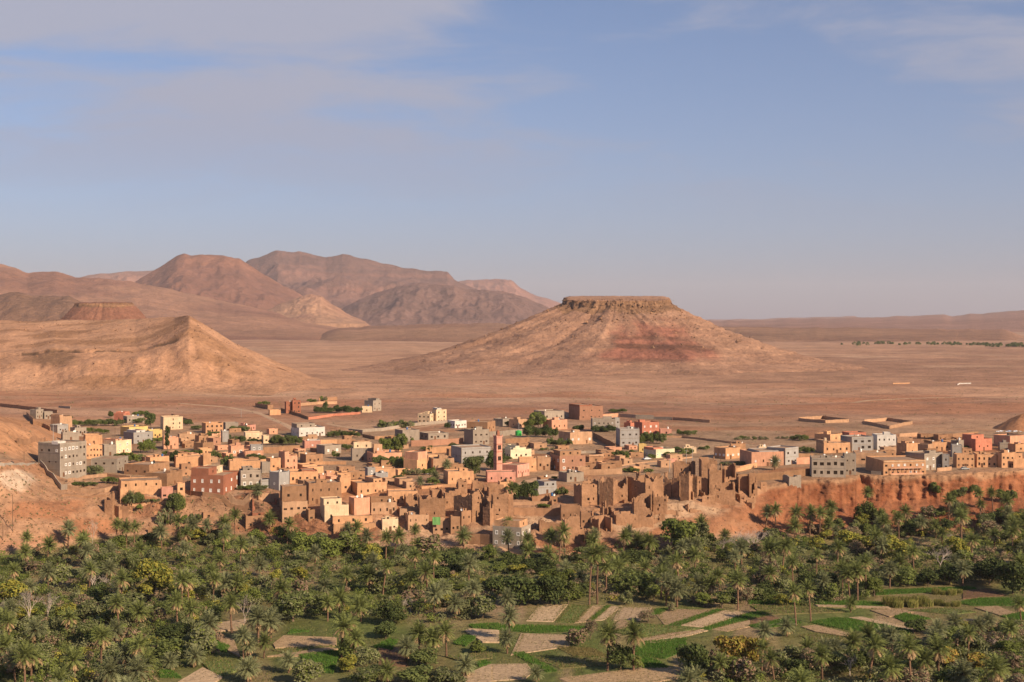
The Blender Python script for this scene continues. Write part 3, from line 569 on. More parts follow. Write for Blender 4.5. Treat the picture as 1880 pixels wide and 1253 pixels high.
Hs(1, 650, 720, 802, 458, 390, 'mud', (0, 0, 0, 0), 'blank mud shed with a dark side below the brick-brown cube')
Hs(1, 862, 870, 920, 385, 300, 'bluegrey', (1, 0, 0, 0), 'pale narrow grey house among bushes below the grey box', door=False)
Hs(1, 505, 512, 720, 578, 496, 'orange', (1, 1, 0, 0), 'wide orange farmhouse with a blank front beside the olive trees')
Hs(1, 720, 724, 782, 578, 475, 'orange', (1, 0, 0, 0), 'slim orange tower house right of the wide orange farmhouse')
Hs(1, 915, 937, 1035, 492, 412, 'salmon', (1, 2, 1, 1), 'salmon house with two white-framed windows, left of a pair', kinds='w')
Hs(1, 1040, 1046, 1185, 508, 452, 'salmon', (1, 2, 0, 0), 'salmon house with a glazed grey upper floor, right of a pair', up=[(.3, .95, 42, 'bluegrey', 2)], kinds='w')
Hs(1, 1035, 1047, 1175, 378, 312, 'cream', (1, 2, 0, 0), 'cream house above the dark bushes in the upper left quarter')
Hs(1, 1175, 1185, 1228, 395, 335, 'cream', (1, 1, 0, 0), 'small cream annex right of the cream house above the bushes', door=False)
Hs(1, 915, 925, 1172, 602, 532, 'orange', (0, 0, 0, 0), 'wide blank ochre block behind the grey house with the garage')
Hs(1, 630, 878, 1000, 792, 640, 'red', (2, 3, 2, 4), 'dark red-brown house with white windows on two sides', kinds='c', up=[(.0, .5, 50, 'red', 1, .45), (.5, .98, 46, 'cream', 2, .5)])
Hs(1, 1000, 1012, 1165, 742, 602, 'grey', (2, 3, 0, 0), 'grey concrete house with a dark garage beside the red-brown house', kinds='wo', up=[(.1, .6, 20, 'grey', 1)])
Hs(1, 1140, 1165, 1245, 745, 672, 'bluegrey', (1, 0, 0, 0), 'low blue-grey annex with a blank side near the garage house', door=False)
Hs(1, 1165, 1175, 1235, 622, 540, 'grey', (1, 0, 0, 0), 'small grey block between the ochre block and the tall salmon house', door=False)
Hs(2, 285, 318, 432, 612, 510, 'orange', (1, 2, 0, 0), 'plain orange house joined to the tall salmon house on its left')
Hs(2, 382, 430, 526, 612, 492, 'salmon', (2, 2, 0, 0), 'tall salmon house with a stepped roof in the left centre', up=[(.0, .35, 34, 'salmon', 0)])
Hs(2, 312, 385, 465, 758, 618, 'bluegrey', (1, 1, 1, 1), 'dark slate-grey tall house with notched parapet and one white window', kinds='w', merlon=True, slab=False)
Hs(2, 388, 410, 605, 1005, 842, 'tan', (2, 4, 0, 0), 'tan four-bay house with two window rows at the edge of the grove', up=[(.02, .98, 112, 'mud', 2, .25)], ww=1.1)
Hs(2, 460, 468, 685, 702, 612, 'orange', (1, 4, 0, 0), 'orange house with a dark red awning on its roof', up=[(.42, .9, 10, 'red', 0)])
Hs(2, 575, 612, 865, 862, 702, 'mud', (2, 4, 0, 0), 'large brown mud house with scattered small windows in the centre left', ww=.7, keep=.8)
Hs(2, 825, 852, 935, 778, 660, 'orange', (1, 1, 0, 0), 'orange block joined to the right of the large brown mud house', up=[(.1, .8, 20, 'orange', 0)])
Hs(2, 915, 985, 1215, 802, 702, 'orange', (1, 4, 1, 0), 'square orange house with four dark windows and a small roof porch', up=[(.55, .85, 28, 'orange', 2)], ww=.7)
Hs(2, 815, 832, 936, 692, 622, 'orange', (1, 2, 0, 0), 'orange roof room cluster above the large brown mud house')
Hs(2, 700, 735, 920, 1003, 872, 'cream', (1, 2, 0, 0), 'cream yellow house with pilasters at the edge of the grove', up=[(.0, .75, 46, 'cream', 2, .2)], kinds='o')
Hs(2, 920, 962, 1082, 962, 815, 'salmon', (1, 0, 0, 0), 'tall blank salmon block beside the cream yellow house', door=False)
Hs(2, 1084, 1092, 1290, 942, 852, 'tan', (1, 4, 0, 0), 'tan mud house with four small windows right of the blank salmon block', up=[(.0, .85, 34, 'mud', 1, .4)], ww=.6)
Hs(2, 795, 802, 1130, 1092, 1015, 'orange', (1, 2, 0, 0), 'low orange front house behind the two tall palms at the grove', up=[(.0, .95, 48, 'orange', 3, .3)], ww=.7, kinds='o')
Hs(2, 1170, 1178, 1300, 1072, 978, 'cream', (1, 2, 0, 0), 'worn pale house with a rounded roof edge at the grove', kinds='o')
Hs(2, 1045, 1066, 1125, 698, 582, 'bluegrey', (2, 1, 1, 0), 'slate-grey tower house with a white window on each floor', kinds='w', slab=False, ww=.8)
Hs(2, 1122, 1126, 1222, 700, 622, 'bluegrey', (1, 2, 0, 0), 'low slate-grey house with white window frames beside the slate tower', kinds='w', slab=False)
Hs(2, 1110, 1120, 1280, 690, 588, 'orange', (0, 0, 0, 0), 'blank orange block behind the slate tower house', door=False)
Hs(2, 940, 946, 1106, 528, 432, 'grey', (1, 2, 1, 0), 'grey-beige house with a roof terrace in the centre left', up=[(.1, .95, 40, 'cream', 2, .4)], slab=False)
Hs(2, 1104, 1112, 1178, 530, 402, 'tan', (2, 1, 0, 0), 'tall narrow tan house with one pale window beside the grey-beige house', kinds='c')
Hs(3, 135, 186, 410, 548, 472, 'salmon', (1, 3, 1, 1), 'long low salmon house with a shaded arcade behind a hedge', kinds='o', ww=1.6)
Hs(2, 672, 736, 862, 478, 412, 'grey', (1, 2, 0, 0), 'grey-brown house with two white windows and a dark side', kinds='c', slab=False)
Hs(2, 565, 582, 705, 432, 376, 'pink', (1, 1, 0, 0), 'low pink and white house behind the grey-brown one', kinds='c', up=[(.3, .95, 4, 'white', 0)])
Hs(2, 480, 540, 738, 345, 275, 'white', (1, 5, 1, 2), 'broad white and grey house with five dark windows below the plain', up=[(.0, .7, 26, 'grey', 2, .3)], ww=1.3)
Hs(2, 430, 440, 482, 165, 76, 'red', (2, 1, 0, 0), 'dark red block, left of two alone on the plain', door=False)
Hs(2, 482, 490, 552, 165, 66, 'red', (3, 2, 0, 0), 'taller dark red block, right of two alone on the plain')
Hs(2, 305, 314, 398, 178, 140, 'orange', (0, 0, 0, 0), 'tiny windowless orange cube alone on the plain', door=False)
Hs(2, 1040, 1106, 1170, 148, 66, 'grey', (2, 2, 1, 0), 'grey unfinished house alone on the plain at the top edge of town', up=[(.4, .8, 14, 'grey', 0)])
Hs(2, 1015, 1022, 1100, 158, 112, 'cream', (1, 1, 0, 0), 'low cream annex in front of the lone grey unfinished house', door=False)
Hs(2, 545, 592, 722, 552, 482, 'mud', (1, 2, 0, 0), 'low brown house with a red door side in the centre left')
Hs(2, 690, 700, 830, 690, 640, 'salmon', (1, 1, 0, 0), 'low salmon roof block between orange houses in the centre left', door=False)
Hs(2, 1290, 1300, 1420, 860, 742, 'orange', (1, 3, 0, 0), 'orange flat house left of the tall ruined fortress', door=False, ww=.6) if False else None
Hs(3, 530, 625, 680, 242, 168, 'cream', (2, 2, 2, 3), 'cream house with open galleries at the top edge of town', kinds='o', keep=1)
Hs(3, 640, 672, 752, 240, 136, 'cream', (3, 2, 1, 0), 'tall cream tower house joined to the open galleries', up=[(.1, .5, 12, 'white', 0)])
Hs(3, 758, 815, 905, 278, 222, 'white', (1, 4, 1, 3), 'low white and grey house right of the tall cream tower house')
Hs(3, 885, 955, 1080, 408, 292, 'grey', (2, 3, 1, 0), 'square beige-grey house with six windows behind the minaret', kinds='d', slab=False)
Hs(3, 905, 1065, 1128, 312, 232, 'mud', (1, 2, 1, 2), 'brown house with a long dark side above the square beige-grey house')
Hs(3, 355, 415, 543, 382, 294, 'grey', (1, 1, 0, 0), 'blank grey block with a nearly black side above the centre')
Hs(3, 545, 612, 766, 368, 318, 'grey', (1, 3, 1, 2), 'low grey open-fronted house right of the blank grey block', kinds='o', ww=1.6)
Hs(3, 785, 866, 1095, 548, 428, 'bluegrey', (2, 4, 1, 1), 'wide pale grey two-storey house left of the minaret', slab=True)
Hs(3, 420, 525, 608, 605, 520, 'orange', (1, 1, 0, 0), 'orange house with a terrace left of the big garden palm', up=[(.1, .98, 54, 'salmon', 0)])
Hs(3, 612, 648, 812, 592, 512, 'tan', (1, 1, 0, 0), 'tan house with one dark window behind the big garden palm', kinds='o')
Hs(3, 725, 762, 962, 708, 612, 'orange', (1, 3, 0, 0), 'square orange house with pale trim just left of the pink mosque', kinds='o', ww=.6)
Hs(3, 1055, 1064, 1282, 692, 615, 'pink', (1, 3, 0, 0), 'long pink hall of the mosque in front of the minaret', cat='mosque', name='mosque_hall')
Hs(4, 155, 292, 385, 656, 562, 'pink', (1, 5, 1, 3), 'pink prayer hall with arched windows right of the minaret', cat='mosque', name='mosque_hall', ww=.5)
Hs(4, 172, 240, 402, 514, 444, 'pale', (1, 2, 1, 4), 'bright pale-yellow house with a stepped roof right of the minaret', kinds='o', up=[(.15, .75, 14, 'pale', 0, .05), (.25, .45, 26, 'pale', 0, .05)])
Hs(4, 296, 305, 440, 612, 508, 'orange', (1, 2, 0, 0), 'orange house between the pale-yellow house and the prayer hall')
Hs(4, 438, 445, 548, 600, 502, 'tan', (1, 2, 0, 0), 'tan house with a red gate right of the prayer hall')
Hs(4, 538, 616, 816, 612, 492, 'brick', (2, 3, 2, 3), 'brick-brown two-storey house with white balcony windows', kinds='dw', up=[(.15, .98, 32, 'mud', 3, .35)])
Hs(4, 606, 672, 802, 692, 622, 'grey', (1, 2, 0, 0), 'low grey-beige ruin-like house under the brick-brown house', slab=False)
Hs(4, 385, 448, 596, 788, 722, 'bluegrey', (1, 0, 0, 0), 'low blue-grey house in front of the prayer hall', up=[(.35, .98, 30, 'bluegrey', 2)])
Hs(4, 440, 470, 532, 712, 655, 'mud', (1, 0, 0, 0), 'small dark brown shed behind the low blue-grey house', door=False)
Hs(4, 487, 556, 676, 292, 216, 'salmon', (1, 3, 1, 1), 'bright salmon house right of the big dark tree at the upper edge', kinds='d')
Hs(4, 418, 500, 652, 218, 148, 'grey', (1, 4, 1, 4), 'long grey house with dark arches above the bright salmon house', kinds='od')
Hs(4, 685, 770, 950, 214, 110, 'brick', (2, 3, 0, 0), 'tall brick-brown house with a dark red roof edge, highest at the top', up=[(.0, .55, 10, 'red', 0)])
Hs(4, 856, 868, 1040, 304, 208, 'grey', (2, 5, 0, 0), 'dark grey house with a white arched porch below the tall brick house', kinds='oowd')
Hs(4, 1036, 1042, 1078, 300, 198, 'bluegrey', (2, 1, 0, 0), 'narrow pale grey house end beside the arched porch', door=False)
Hs(4, 1048, 1080, 1228, 418, 284, 'bluegrey', (2, 3, 1, 0), 'pale blue-grey cube house with six windows, right of centre', kinds='d', cols=True)
Hs(5, 268, 330, 460, 332, 234, 'coral', (2, 3, 0, 0), 'coral house with white windows right of the pale blue-grey cube', kinds='c')
Hs(5, 190, 240, 290, 300, 238, 'coral', (1, 1, 0, 0), 'small coral roof room behind the pale blue-grey cube', door=False)
Hs(5, 460, 470, 556, 335, 284, 'pink', (1, 1, 0, 0), 'low pink walled yard house right of the coral house', door=False)
Hs(4, 605, 696, 868, 402, 312, 'tan', (1, 4, 1, 2), 'tan house with an outside stair and open rooms in the middle', kinds='dc')
Hs(4, 108, 180, 238, 262, 206, 'grey', (1, 1, 0, 0), 'small grey house at the top edge left of the dark tree', door=False)
Hs(4, 225, 300, 365, 275, 212, 'tan', (1, 1, 1, 1), 'small tan house at the top edge left of the dark tree')
Hs(5, 340, 436, 580, 508, 442, 'pale', (1, 5, 1, 2), 'low pale-yellow house with green shutters and a red roof', kinds='b', up=[(.0, .5, 10, 'coral', 0, .2)], ww=.8)
Hs(5, 300, 306, 362, 472, 400, 'yellow', (1, 1, 0, 0), 'small yellow house left of the green shutters')
Hs(5, 640, 650, 745, 470, 424, 'cream', (1, 2, 0, 0), 'tiny cream house behind bushes right of the green shutters', door=False)
Hs(5, 880, 970, 1086, 518, 432, 'orange', (1, 3, 1, 3), 'orange corner house with white windows on its dark side', kinds='c')
Hs(6, 0, 8, 120, 440, 395, 'orange', (0, 0, 0, 0), 'low orange block behind the orange corner house', door=False)
Hs(6, 75, 166, 410, 572, 462, 'salmon', (1, 4, 1, 0), 'broad salmon house with a grey roof terrace by the single palm', kinds='dc', up=[(.25, .85, 8, 'bluegrey', 0)])
Hs(6, 285, 424, 526, 562, 432, 'bluegrey', (2, 2, 0, 0), 'pale grey block with two dark windows by the single palm', ww=1.3)
Hs(6, 206, 222, 300, 470, 420, 'cream', (1, 2, 0, 0), 'cream roof house with dark openings behind the broad salmon house', kinds='o', door=False)
Hs(6, 660, 720, 920, 472, 392, 'orange', (1, 4, 0, 0), 'orange house with four windows and a roof turret', kinds='d', up=[(.0, .3, 16, 'tan', 1), (.12, .2, 34, 'cream', 0, .3, 1.5)])
Hs(6, 650, 770, 862, 382, 326, 'orange', (1, 1, 1, 1), 'orange house with a dark brown side behind the roof turret')
Hs(6, 850, 936, 1095, 454, 346, 'bluegrey', (2, 3, 0, 0), 'broken unfinished grey house with open floors', kinds='o', ww=1.8, keep=.8, cols=True)
Hs(6, 1092, 1130, 1270, 444, 328, 'white', (2, 4, 1, 1), 'white house with a row of pointed arches', kinds='o', ww=.8)
Hs(6, 1100, 1176, 1248, 442, 378, 'tan', (1, 3, 0, 0), 'tan house with three small arches in front of the white one', kinds='d', ww=.6)
Hs(6, 860, 916, 1042, 354, 312, 'coral', (1, 2, 0, 0), 'coral house at the back edge behind the broken grey house')
Hs(6, 615, 628, 880, 652, 504, 'grey', (2, 5, 0, 0), 'grey house with two rows of arcades on the cliff edge', kinds='o', ww=1.9, wh=1.8, keep=1, cols=True)
Hs(6, 868, 880, 964, 634, 472, 'grey', (2, 2, 0, 0), 'taller grey wing right of the arcades on the cliff edge', kinds='dwo')
Hs(6, 946, 958, 1200, 548, 462, 'tan', (1, 2, 0, 0), 'wide tan yard house with a dark canopy behind the cliff houses', kinds='o', ww=2.4)
HOTEL = Hs(7, 120, 258, 576, 642, 522, 'orange', (2, 7, 0, 0), 'long orange and pink hotel with balcony rows on the cliff edge', kinds='dc', cat='building', name='hotel', ww=.9)
Hs(7, 430, 572, 706, 602, 474, 'grey', (2, 3, 0, 0), 'grey two-storey house with white windows right of the long hotel', kinds='wc')
Hs(7, 705, 712, 762, 600, 480, 'bluegrey', (2, 1, 0, 0), 'narrow grey house with shopfront right of the white-windowed grey house')
Hs(7, 792, 820, 950, 582, 478, 'orange', (2, 4, 0, 0), 'orange cliff-edge house with four tall arches', kinds='d', ww=.8)
Hs(7, 946, 976, 1120, 578, 478, 'orange', (2, 4, 0, 0), 'orange cliff-edge house with two rows of square windows', kinds='d')
Hs(7, 1120, 1166, 1258, 582, 468, 'orange', (2, 3, 0, 0), 'orange cliff-edge house with three upper windows, last before the wall', kinds='d')
Hs(7, 865, 966, 1086, 454, 362, 'coral', (1, 2, 1, 1), 'coral house with large dark windows at the right', kinds='d', up=[(.0, .75, 30, 'coral', 1, .3)], ww=1.2)
Hs(7, 570, 632, 776, 452, 388, 'orange', (1, 2, 0, 0), 'orange stepped house in the middle of the right cluster', up=[(.0, .4, 10, 'brown', 0)])
Hs(7, 360, 436, 520, 492, 396, 'orange', (1, 1, 0, 0), 'square brown-sided house left in the right cluster')
Hs(7, 500, 602, 640, 464, 402, 'tan', (0, 0, 0, 0), 'windowless tan house with a long dark side in the right cluster', door=False)
Hs(7, 1110, 1230, 1340, 424, 338, 'salmon', (1, 1, 0, 0), 'salmon house with a dark red side at the right edge')
Hs(7, 1140, 1152, 1222, 444, 388, 'grey', (0, 0, 0, 0), 'blank grey cube at the right edge', door=False)
Hs(7, 1215, 1272, 1345, 460, 402, 'orange', (1, 1, 0, 0), 'low orange house below the salmon one at the right edge')
Hs(7, 780, 836, 872, 456, 372, 'grey', (1, 1, 0, 0), 'narrow grey house left of the coral one at the right', door=False)
Hs(7, 775, 786, 858, 500, 405, 'bluegrey', (1, 2, 0, 0), 'pale grey low house by the round green bush at the right', door=False)
Hs(7, 355, 365, 480, 395, 352, 'tan', (0, 0, 0, 0), 'low tan roof strip behind the white arched house', door=False)
Hs(3, 290, 302, 532, 860, 764, 'orange', (1, 3, 0, 0), 'orange-tan terrace house left of the ruined fortress', ww=.7)
Hs(3, 380, 392, 542, 965, 898, 'tan', (1, 2, 0, 0), 'low stepped tan house beneath the orange-tan terrace house', kinds='o', ww=.7)
Hs(3, 435, 456, 618, 1064, 945, 'tan', (2, 4, 1, 0), 'tan house with a row of four small windows at the grove', ww=.6, keep=.75)
Hs(3, 640, 648, 778, 1094, 985, 'tan', (1, 3, 0, 0), 'tan house with a green cloth hung from its terrace at the grove', kinds='o', ww=.9)
Hs(3, 778, 784, 856, 1092, 955, 'mud', (1, 2, 0, 0), 'tall mud block with a dark double window beside the green cloth', kinds='o', ww=1.2)
Hs(3, 805, 866, 946, 1064, 915, 'adobe', (2, 2, 0, 0), 'mud tower house with four windows against the ruined fortress', ww=.7)
Hs(4, 100, 324, 396, 1200, 1040, 'grey', (2, 3, 2, 4), 'grey house with white window frames and an orange roof room at the grove', kinds='w', up=[(.1, .98, 40, 'orange', 1, .1)], slab=False)
Hs(4, 618, 626, 776, 990, 872, 'adobe', (1, 3, 0, 0), 'tan square house with a flat roof above the collapsed tower', ww=.6)
Hs(4, 772, 780, 856, 1035, 922, 'adobe', (1, 2, 0, 0), 'small tan house stepped down right of the square tan house', ww=.6)
Hs(4, 505, 520, 600, 855, 802, 'adobe', (1, 2, 0, 0), 'small mud house left of the tall ruined tower', kinds='o', door=False)
Hs(2, 118, 130, 300, 1062, 952, 'adobe', (1, 2, 0, 0), 'low red-brown mud house at the grove edge left of the four-bay house', up=[(.3, .98, 20, 'red', 1)], ww=.7)
Hs(1, 1030, 1040, 1130, 1060, 945, 'adobe', (1, 1, 0, 0), 'ruddy mud house with one small window beside the grove at left', ww=.6) if False else None
Hs(1, 712, 724, 808, 972, 925, 'adobe', (1, 1, 0, 0), 'tiny mud hut alone on the rubble slope', kinds='o', door=False)
Hs(1, 398, 404, 492, 828, 735, 'pink', (1, 2, 0, 0), 'low pink annex with a dark carport beside the six-window orange house', kinds='o', ww=1.5, door=False)
Hs(1, 520, 526, 582, 838, 700, 'orange', (2, 1, 0, 0), 'slim orange stair tower right of the pink annex', kinds='o', door=False)
Hs(2, 600, 612, 662, 1000, 905, 'mud', (1, 1, 0, 0), 'narrow mud annex right of the four-bay house', door=False)
Hs(3, 1145, 1160, 1255, 735, 690, 'orange', (1, 2, 0, 0), 'small orange porch house in front of the long pink hall', kinds='o', door=False)
Hs(4, 1150, 1168, 1205, 600, 548, 'orange', (1, 0, 0, 0), 'blank orange shed right of the brick-brown house', door=False) if False else None
# low outbuildings that fill the yards between the houses
TOWN_POLY = [(235, 872), (330, 800), (470, 790), (640, 800), (760, 812), (880, 845), (870, 880), (800, 905), (700, 900), (600, 905), (520, 890), (400, 880)]
TOWN_POLY2 = [(930, 880), (960, 800), (1100, 815), (1250, 845), (1300, 855), (1180, 865), (1050, 880)]
TOWN_POLY3 = [(1500, 850), (1500, 805), (1600, 800), (1880, 815), (1880, 845), (1640, 850)]
def _inside(poly, x, y):
    c = False; j = len(poly)-1
    for i in range(len(poly)):
        (xi, yi), (xj, yj) = poly[i], poly[j]
        if (yi > y) != (yj > y) and x < (xj-xi)*(y-yi)/(yj-yi)+xi: c = not c
        j = i
    return c
LANDMARKS = [(115, 840, 'four-storey grey building'), (190, 850, 'low grey corner house'), (90, 775, 'blue-grey hillside house'), (225, 768, 'coral red house'), (262, 800, 'yellow pair of houses'), (318, 780, 'tall cream house'), (392, 785, 'orange house with merlons'), (310, 820, 'cypress'), (260, 895, 'six-window orange house'), (345, 845, 'wide orange farmhouse'), (395, 895, 'red-brown house'), (450, 830, 'salmon pair of houses'), (462, 800, 'cream house above the bushes'), (470, 890, 'garage house'), (530, 850, 'tall salmon house'), (565, 795, 'broad white house'), (540, 755, 'lone red blocks'), (685, 745, 'lone grey house'), (620, 825, 'grey-brown house'), (700, 840, 'grey-beige house'), (690, 880, 'slate tower house'), (720, 840, 'long low salmon house'), (790, 770, 'cream tower house'), (750, 800, 'blank grey block'), (870, 805, 'square beige-grey house'), (865, 840, 'wide pale grey house'), (780, 850, 'orange terrace house'), (845, 880, 'square orange house'), (912, 850, 'minaret'), (950, 830, 'pale-yellow stepped house'), (955, 868, 'prayer hall'), (1000, 800, 'big dark tree'), (1020, 785, 'bright salmon house'), (1085, 760, 'tall brick house'), (1110, 785, 'arched porch house'), (1155, 805, 'pale blue-grey cube'), (1190, 785, 'coral house'), (1060, 810, 'tan stair house'), (1050, 850, 'brick-brown house'), (1000, 895, 'low blue-grey house'), (1220, 835, 'green-shuttered house'), (1250, 860, 'lamp post behind the ruins'), (1350, 835, 'orange corner house'), (1420, 845, 'broad salmon house'), (1530, 825, 'roof turret house'), (1600, 815, 'white arched house'), (1520, 865, 'arcaded grey house'), (1660, 860, 'long hotel'), (1720, 830, 'stepped orange house'), (1790, 815, 'coral house at right'), (1800, 850, 'orange arches'), (1860, 830, 'right edge houses'), (60, 900, 'left slope'), (1480, 805, 'empty walled rectangle'), (1760, 900, 'cliff foot at right'), (1400, 880, 'brink of the red bank')]
def near(P):
    px = CX+F*P.x/P.y; py = HY+F*(H-P.z)/P.y
    return min(LANDMARKS, key=lambda l: (l[0]-px)**2+4*(l[1]-py)**2)[2]
def outbuildings():
    rn = random.Random(31); boxes = [(e.location.x+(a-b)*.0, e.location.y, max(a, b)) for e, a, b, h in HOUSES]
    cnt = 0
    for poly, n in ((TOWN_POLY, 80), (TOWN_POLY2, 26), (TOWN_POLY3, 20)):
        xs = [p[0] for p in poly]; ys = [p[1] for p in poly]; k = t = 0
        while k < n and t < 4000:
            t += 1; px, py = rn.uniform(min(xs), max(xs)), rn.uniform(min(ys), max(ys))
            if not _inside(poly, px, py): continue
            P = hit(px, py); a, b = rn.uniform(3.5, 9), rn.uniform(3.5, 7); h = rn.uniform(2.3, 3.6); rz = R(rn.uniform(15, 35))-math.atan((px-CX)/F)
            cx, cy = P.x+a*.4, P.y+b*.4
            if any(math.hypot(cx-(q[0]+q[2]*.3), cy-(q[1]+q[2]*.4)) < (q[2]*.55+max(a, b)*.45) for q in boxes): continue
            boxes.append((P.x, P.y, max(a, b))); k += 1; mt = rn.choice(('orange', 'mud', 'tan', 'salmon', 'adobe', 'tan', 'adobe', 'mud'))
            E = tag(empty('outbuilding', P, rz), f'low {dict(orange="orange", mud="brown mud", tan="tan", salmon="salmon", adobe="red-brown mud")[mt]} flat-roofed outbuilding near the {near(P)}', 'house', 'outbuildings of the town')
            fr = openings(a, h, 1, rn.choice((1, 1, 2)), rn, .8, 1.0, 1.); shell('wall', a, b, h, fr, [], MAT[mt], E, par=.4); put_windows(E, fr, [], 'do', rn)
outbuildings()
# balconies along the front of the hotel
def balconies():
    a, h = [(q[1], q[3]) for q in HOUSES if q[0] == HOTEL][0]
    for z in (h*.47, h*.08):
        b = MB(); b.box(a*.16, -1.1, z-.12, a*.9, -.01, z); s = obj('balcony', b.mesh('balcony', [MAT['cream']]), HOTEL)
        r = MB(); r.box(a*.16, -1.1, z, a*.9, -1.02, z+.75); obj('parapet', r.mesh('parapet', [MAT['salmon']]), s)
    for k in range(8):
        x = a*(.165+.1*k); b = MB(); b.box(x, -1.07, .0, x+.22, -.85, h*.47-.12); obj('pillar', b.mesh('pillar', [MAT['salmon']]), HOTEL)
    b = MB(); b.box(a*.02, -.12, h-.9, a*.98, -.01, h-.62); obj('cornice', b.mesh('cornice', [MAT['cream']]), HOTEL)
balconies()
# ---------------------------------------------------------------- minaret
def minaret():
    P = hit(*zp(3, 1145, 660)); m = P.y/F; w = 15.0*m; h = (660-335)/ZF*m
    E = tag(empty('minaret', P, R(30)-math.atan((zp(3, 1145, 0)[0]-CX)/F)), 'slender pink square minaret with a small lantern and finial', 'minaret')
    w *= .8; mt = MAT['pink']; s = w/2
    b = MB(); b.box(-s, -s, -2, s, s, h, taper=.06); obj('shaft', b.mesh('shaft', [mt]), E)
    for z in (.34, .62, .80):
        b = MB(); b.box(-s-.1, -s-.1, h*z, s+.1, s+.1, h*z+.22); obj('cornice', b.mesh('cornice', [MAT['red']]), E)
    for z in (.42, .68):
        for (x, y, rz) in ((0, -s-.02, 0), (-s-.02, 0, -90), (s+.02, 0, 90)):
            obj('arched_panel', WIN['d'], E, (x, y-.05 if rz == 0 else y, h*z), R(rz), (s*1.1, .7, h*.1))
    b = MB(); b.box(-s-.14, -s-.14, h-.5, s+.14, s+.14, h); obj('parapet', b.mesh('parapet', [mt]), E)
    for x in (-1, 1):
        for y in (-1, 1):
            b = MB(); b.box(x*s-.2*1, y*s-.2, h, x*s+.2, y*s+.2, h+.55, taper=.08); obj('merlon', b.mesh('merlon', [mt]), E)
    b = MB(); t = s*.42; b.box(-t, -t, h-.05, t, t, h+2.0); L_ = obj('lantern', b.mesh('lantern', [MAT['red']]), E)
    b = MB()
    for i in range(5):
        a0, a1 = i*.25*math.pi/2, 0
        r0, r1 = t*math.cos(i/5*math.pi/2), t*math.cos((i+1)/5*math.pi/2); b.tube((0, 0, h+2+t*math.sin(i/5*math.pi/2)), (0, 0, h+2+t*math.sin((i+1)/5*math.pi/2)), r0, r1, 10)
    b.tube((0, 0, h+2+t), (0, 0, h+3.3), .07, .03, 5); obj('dome', b.mesh('dome', [MAT['red']]), L_)
minaret()
# ---------------------------------------------------------------- ruined mud houses of the old fortress
def broken_wall(L, h, th, seed, jag=.35, holes=(), lean=0.0, z0=-2.0, cell=.55, slope=0.0):
    nx = max(int(L/cell), 2); nz = max(int((h-z0)/cell), 2); dx = L/nx; dz = (h-z0)/nz
    xs = np.arange(nx+1)*dx
    top = h*(1-jag*np.clip(fbm(xs*.22+seed*3.7, xs*0, 3, seed)*1.9-.55, 0, 1.2)-.06*vnoise(xs*1.6, xs*0, seed+5)) + slope*(xs/L-.5)*h
    top = np.clip(top, .4, h*1.25)
    cellok = np.zeros((nx, nz), bool)
    for i in range(nx):
        for j in range(nz):
            zc = z0+(j+.3)*dz; xc = (i+.5)*dx
            if zc < max(min(top[i], top[i+1]), z0+dz) and not any(q[0] < xc < q[2] and q[1] < zc < q[3] for q in holes): cellok[i, j] = True
    rnd = np.random.default_rng(seed); jit = (rnd.random((nx+1, nz+1, 3))-.5)*.16
    V = []; Fc = []
    def v(i, j, k):
        z = min(z0+j*dz, top[i]+.1) if j > 1 else z0+j*dz
        return (i*dx+jit[i, j, 0], (k*th if k else 0)+jit[i, j, 1]*(1-k)*.8+lean*z, z+jit[i, j, 2]*.6)
    idx = {}
    def vi(i, j, k):
        if (i, j, k) not in idx: idx[(i, j, k)] = len(V); V.append(v(i, j, k))
        return idx[(i, j, k)]
    ok = lambda i, j: 0 <= i < nx and 0 <= j < nz and cellok[i, j]
    for i in range(nx):
        for j in range(nz):
            if not cellok[i, j]: continue
            Fc.append((vi(i, j, 0), vi(i+1, j, 0), vi(i+1, j+1, 0), vi(i, j+1, 0))); Fc.append((vi(i, j, 1), vi(i, j+1, 1), vi(i+1, j+1, 1), vi(i+1, j, 1)))
            if not ok(i-1, j): Fc.append((vi(i, j, 0), vi(i, j+1, 0), vi(i, j+1, 1), vi(i, j, 1)))
            if not ok(i+1, j): Fc.append((vi(i+1, j, 0), vi(i+1, j, 1), vi(i+1, j+1, 1), vi(i+1, j+1, 0)))
            if not ok(i, j+1): Fc.append((vi(i, j+1, 0), vi(i+1, j+1, 0), vi(i+1, j+1, 1), vi(i, j+1, 1)))
            if not ok(i, j-1) and j > 0: Fc.append((vi(i, j, 0), vi(i, j, 1), vi(i+1, j, 1), vi(i+1, j, 0)))
    return V, Fc
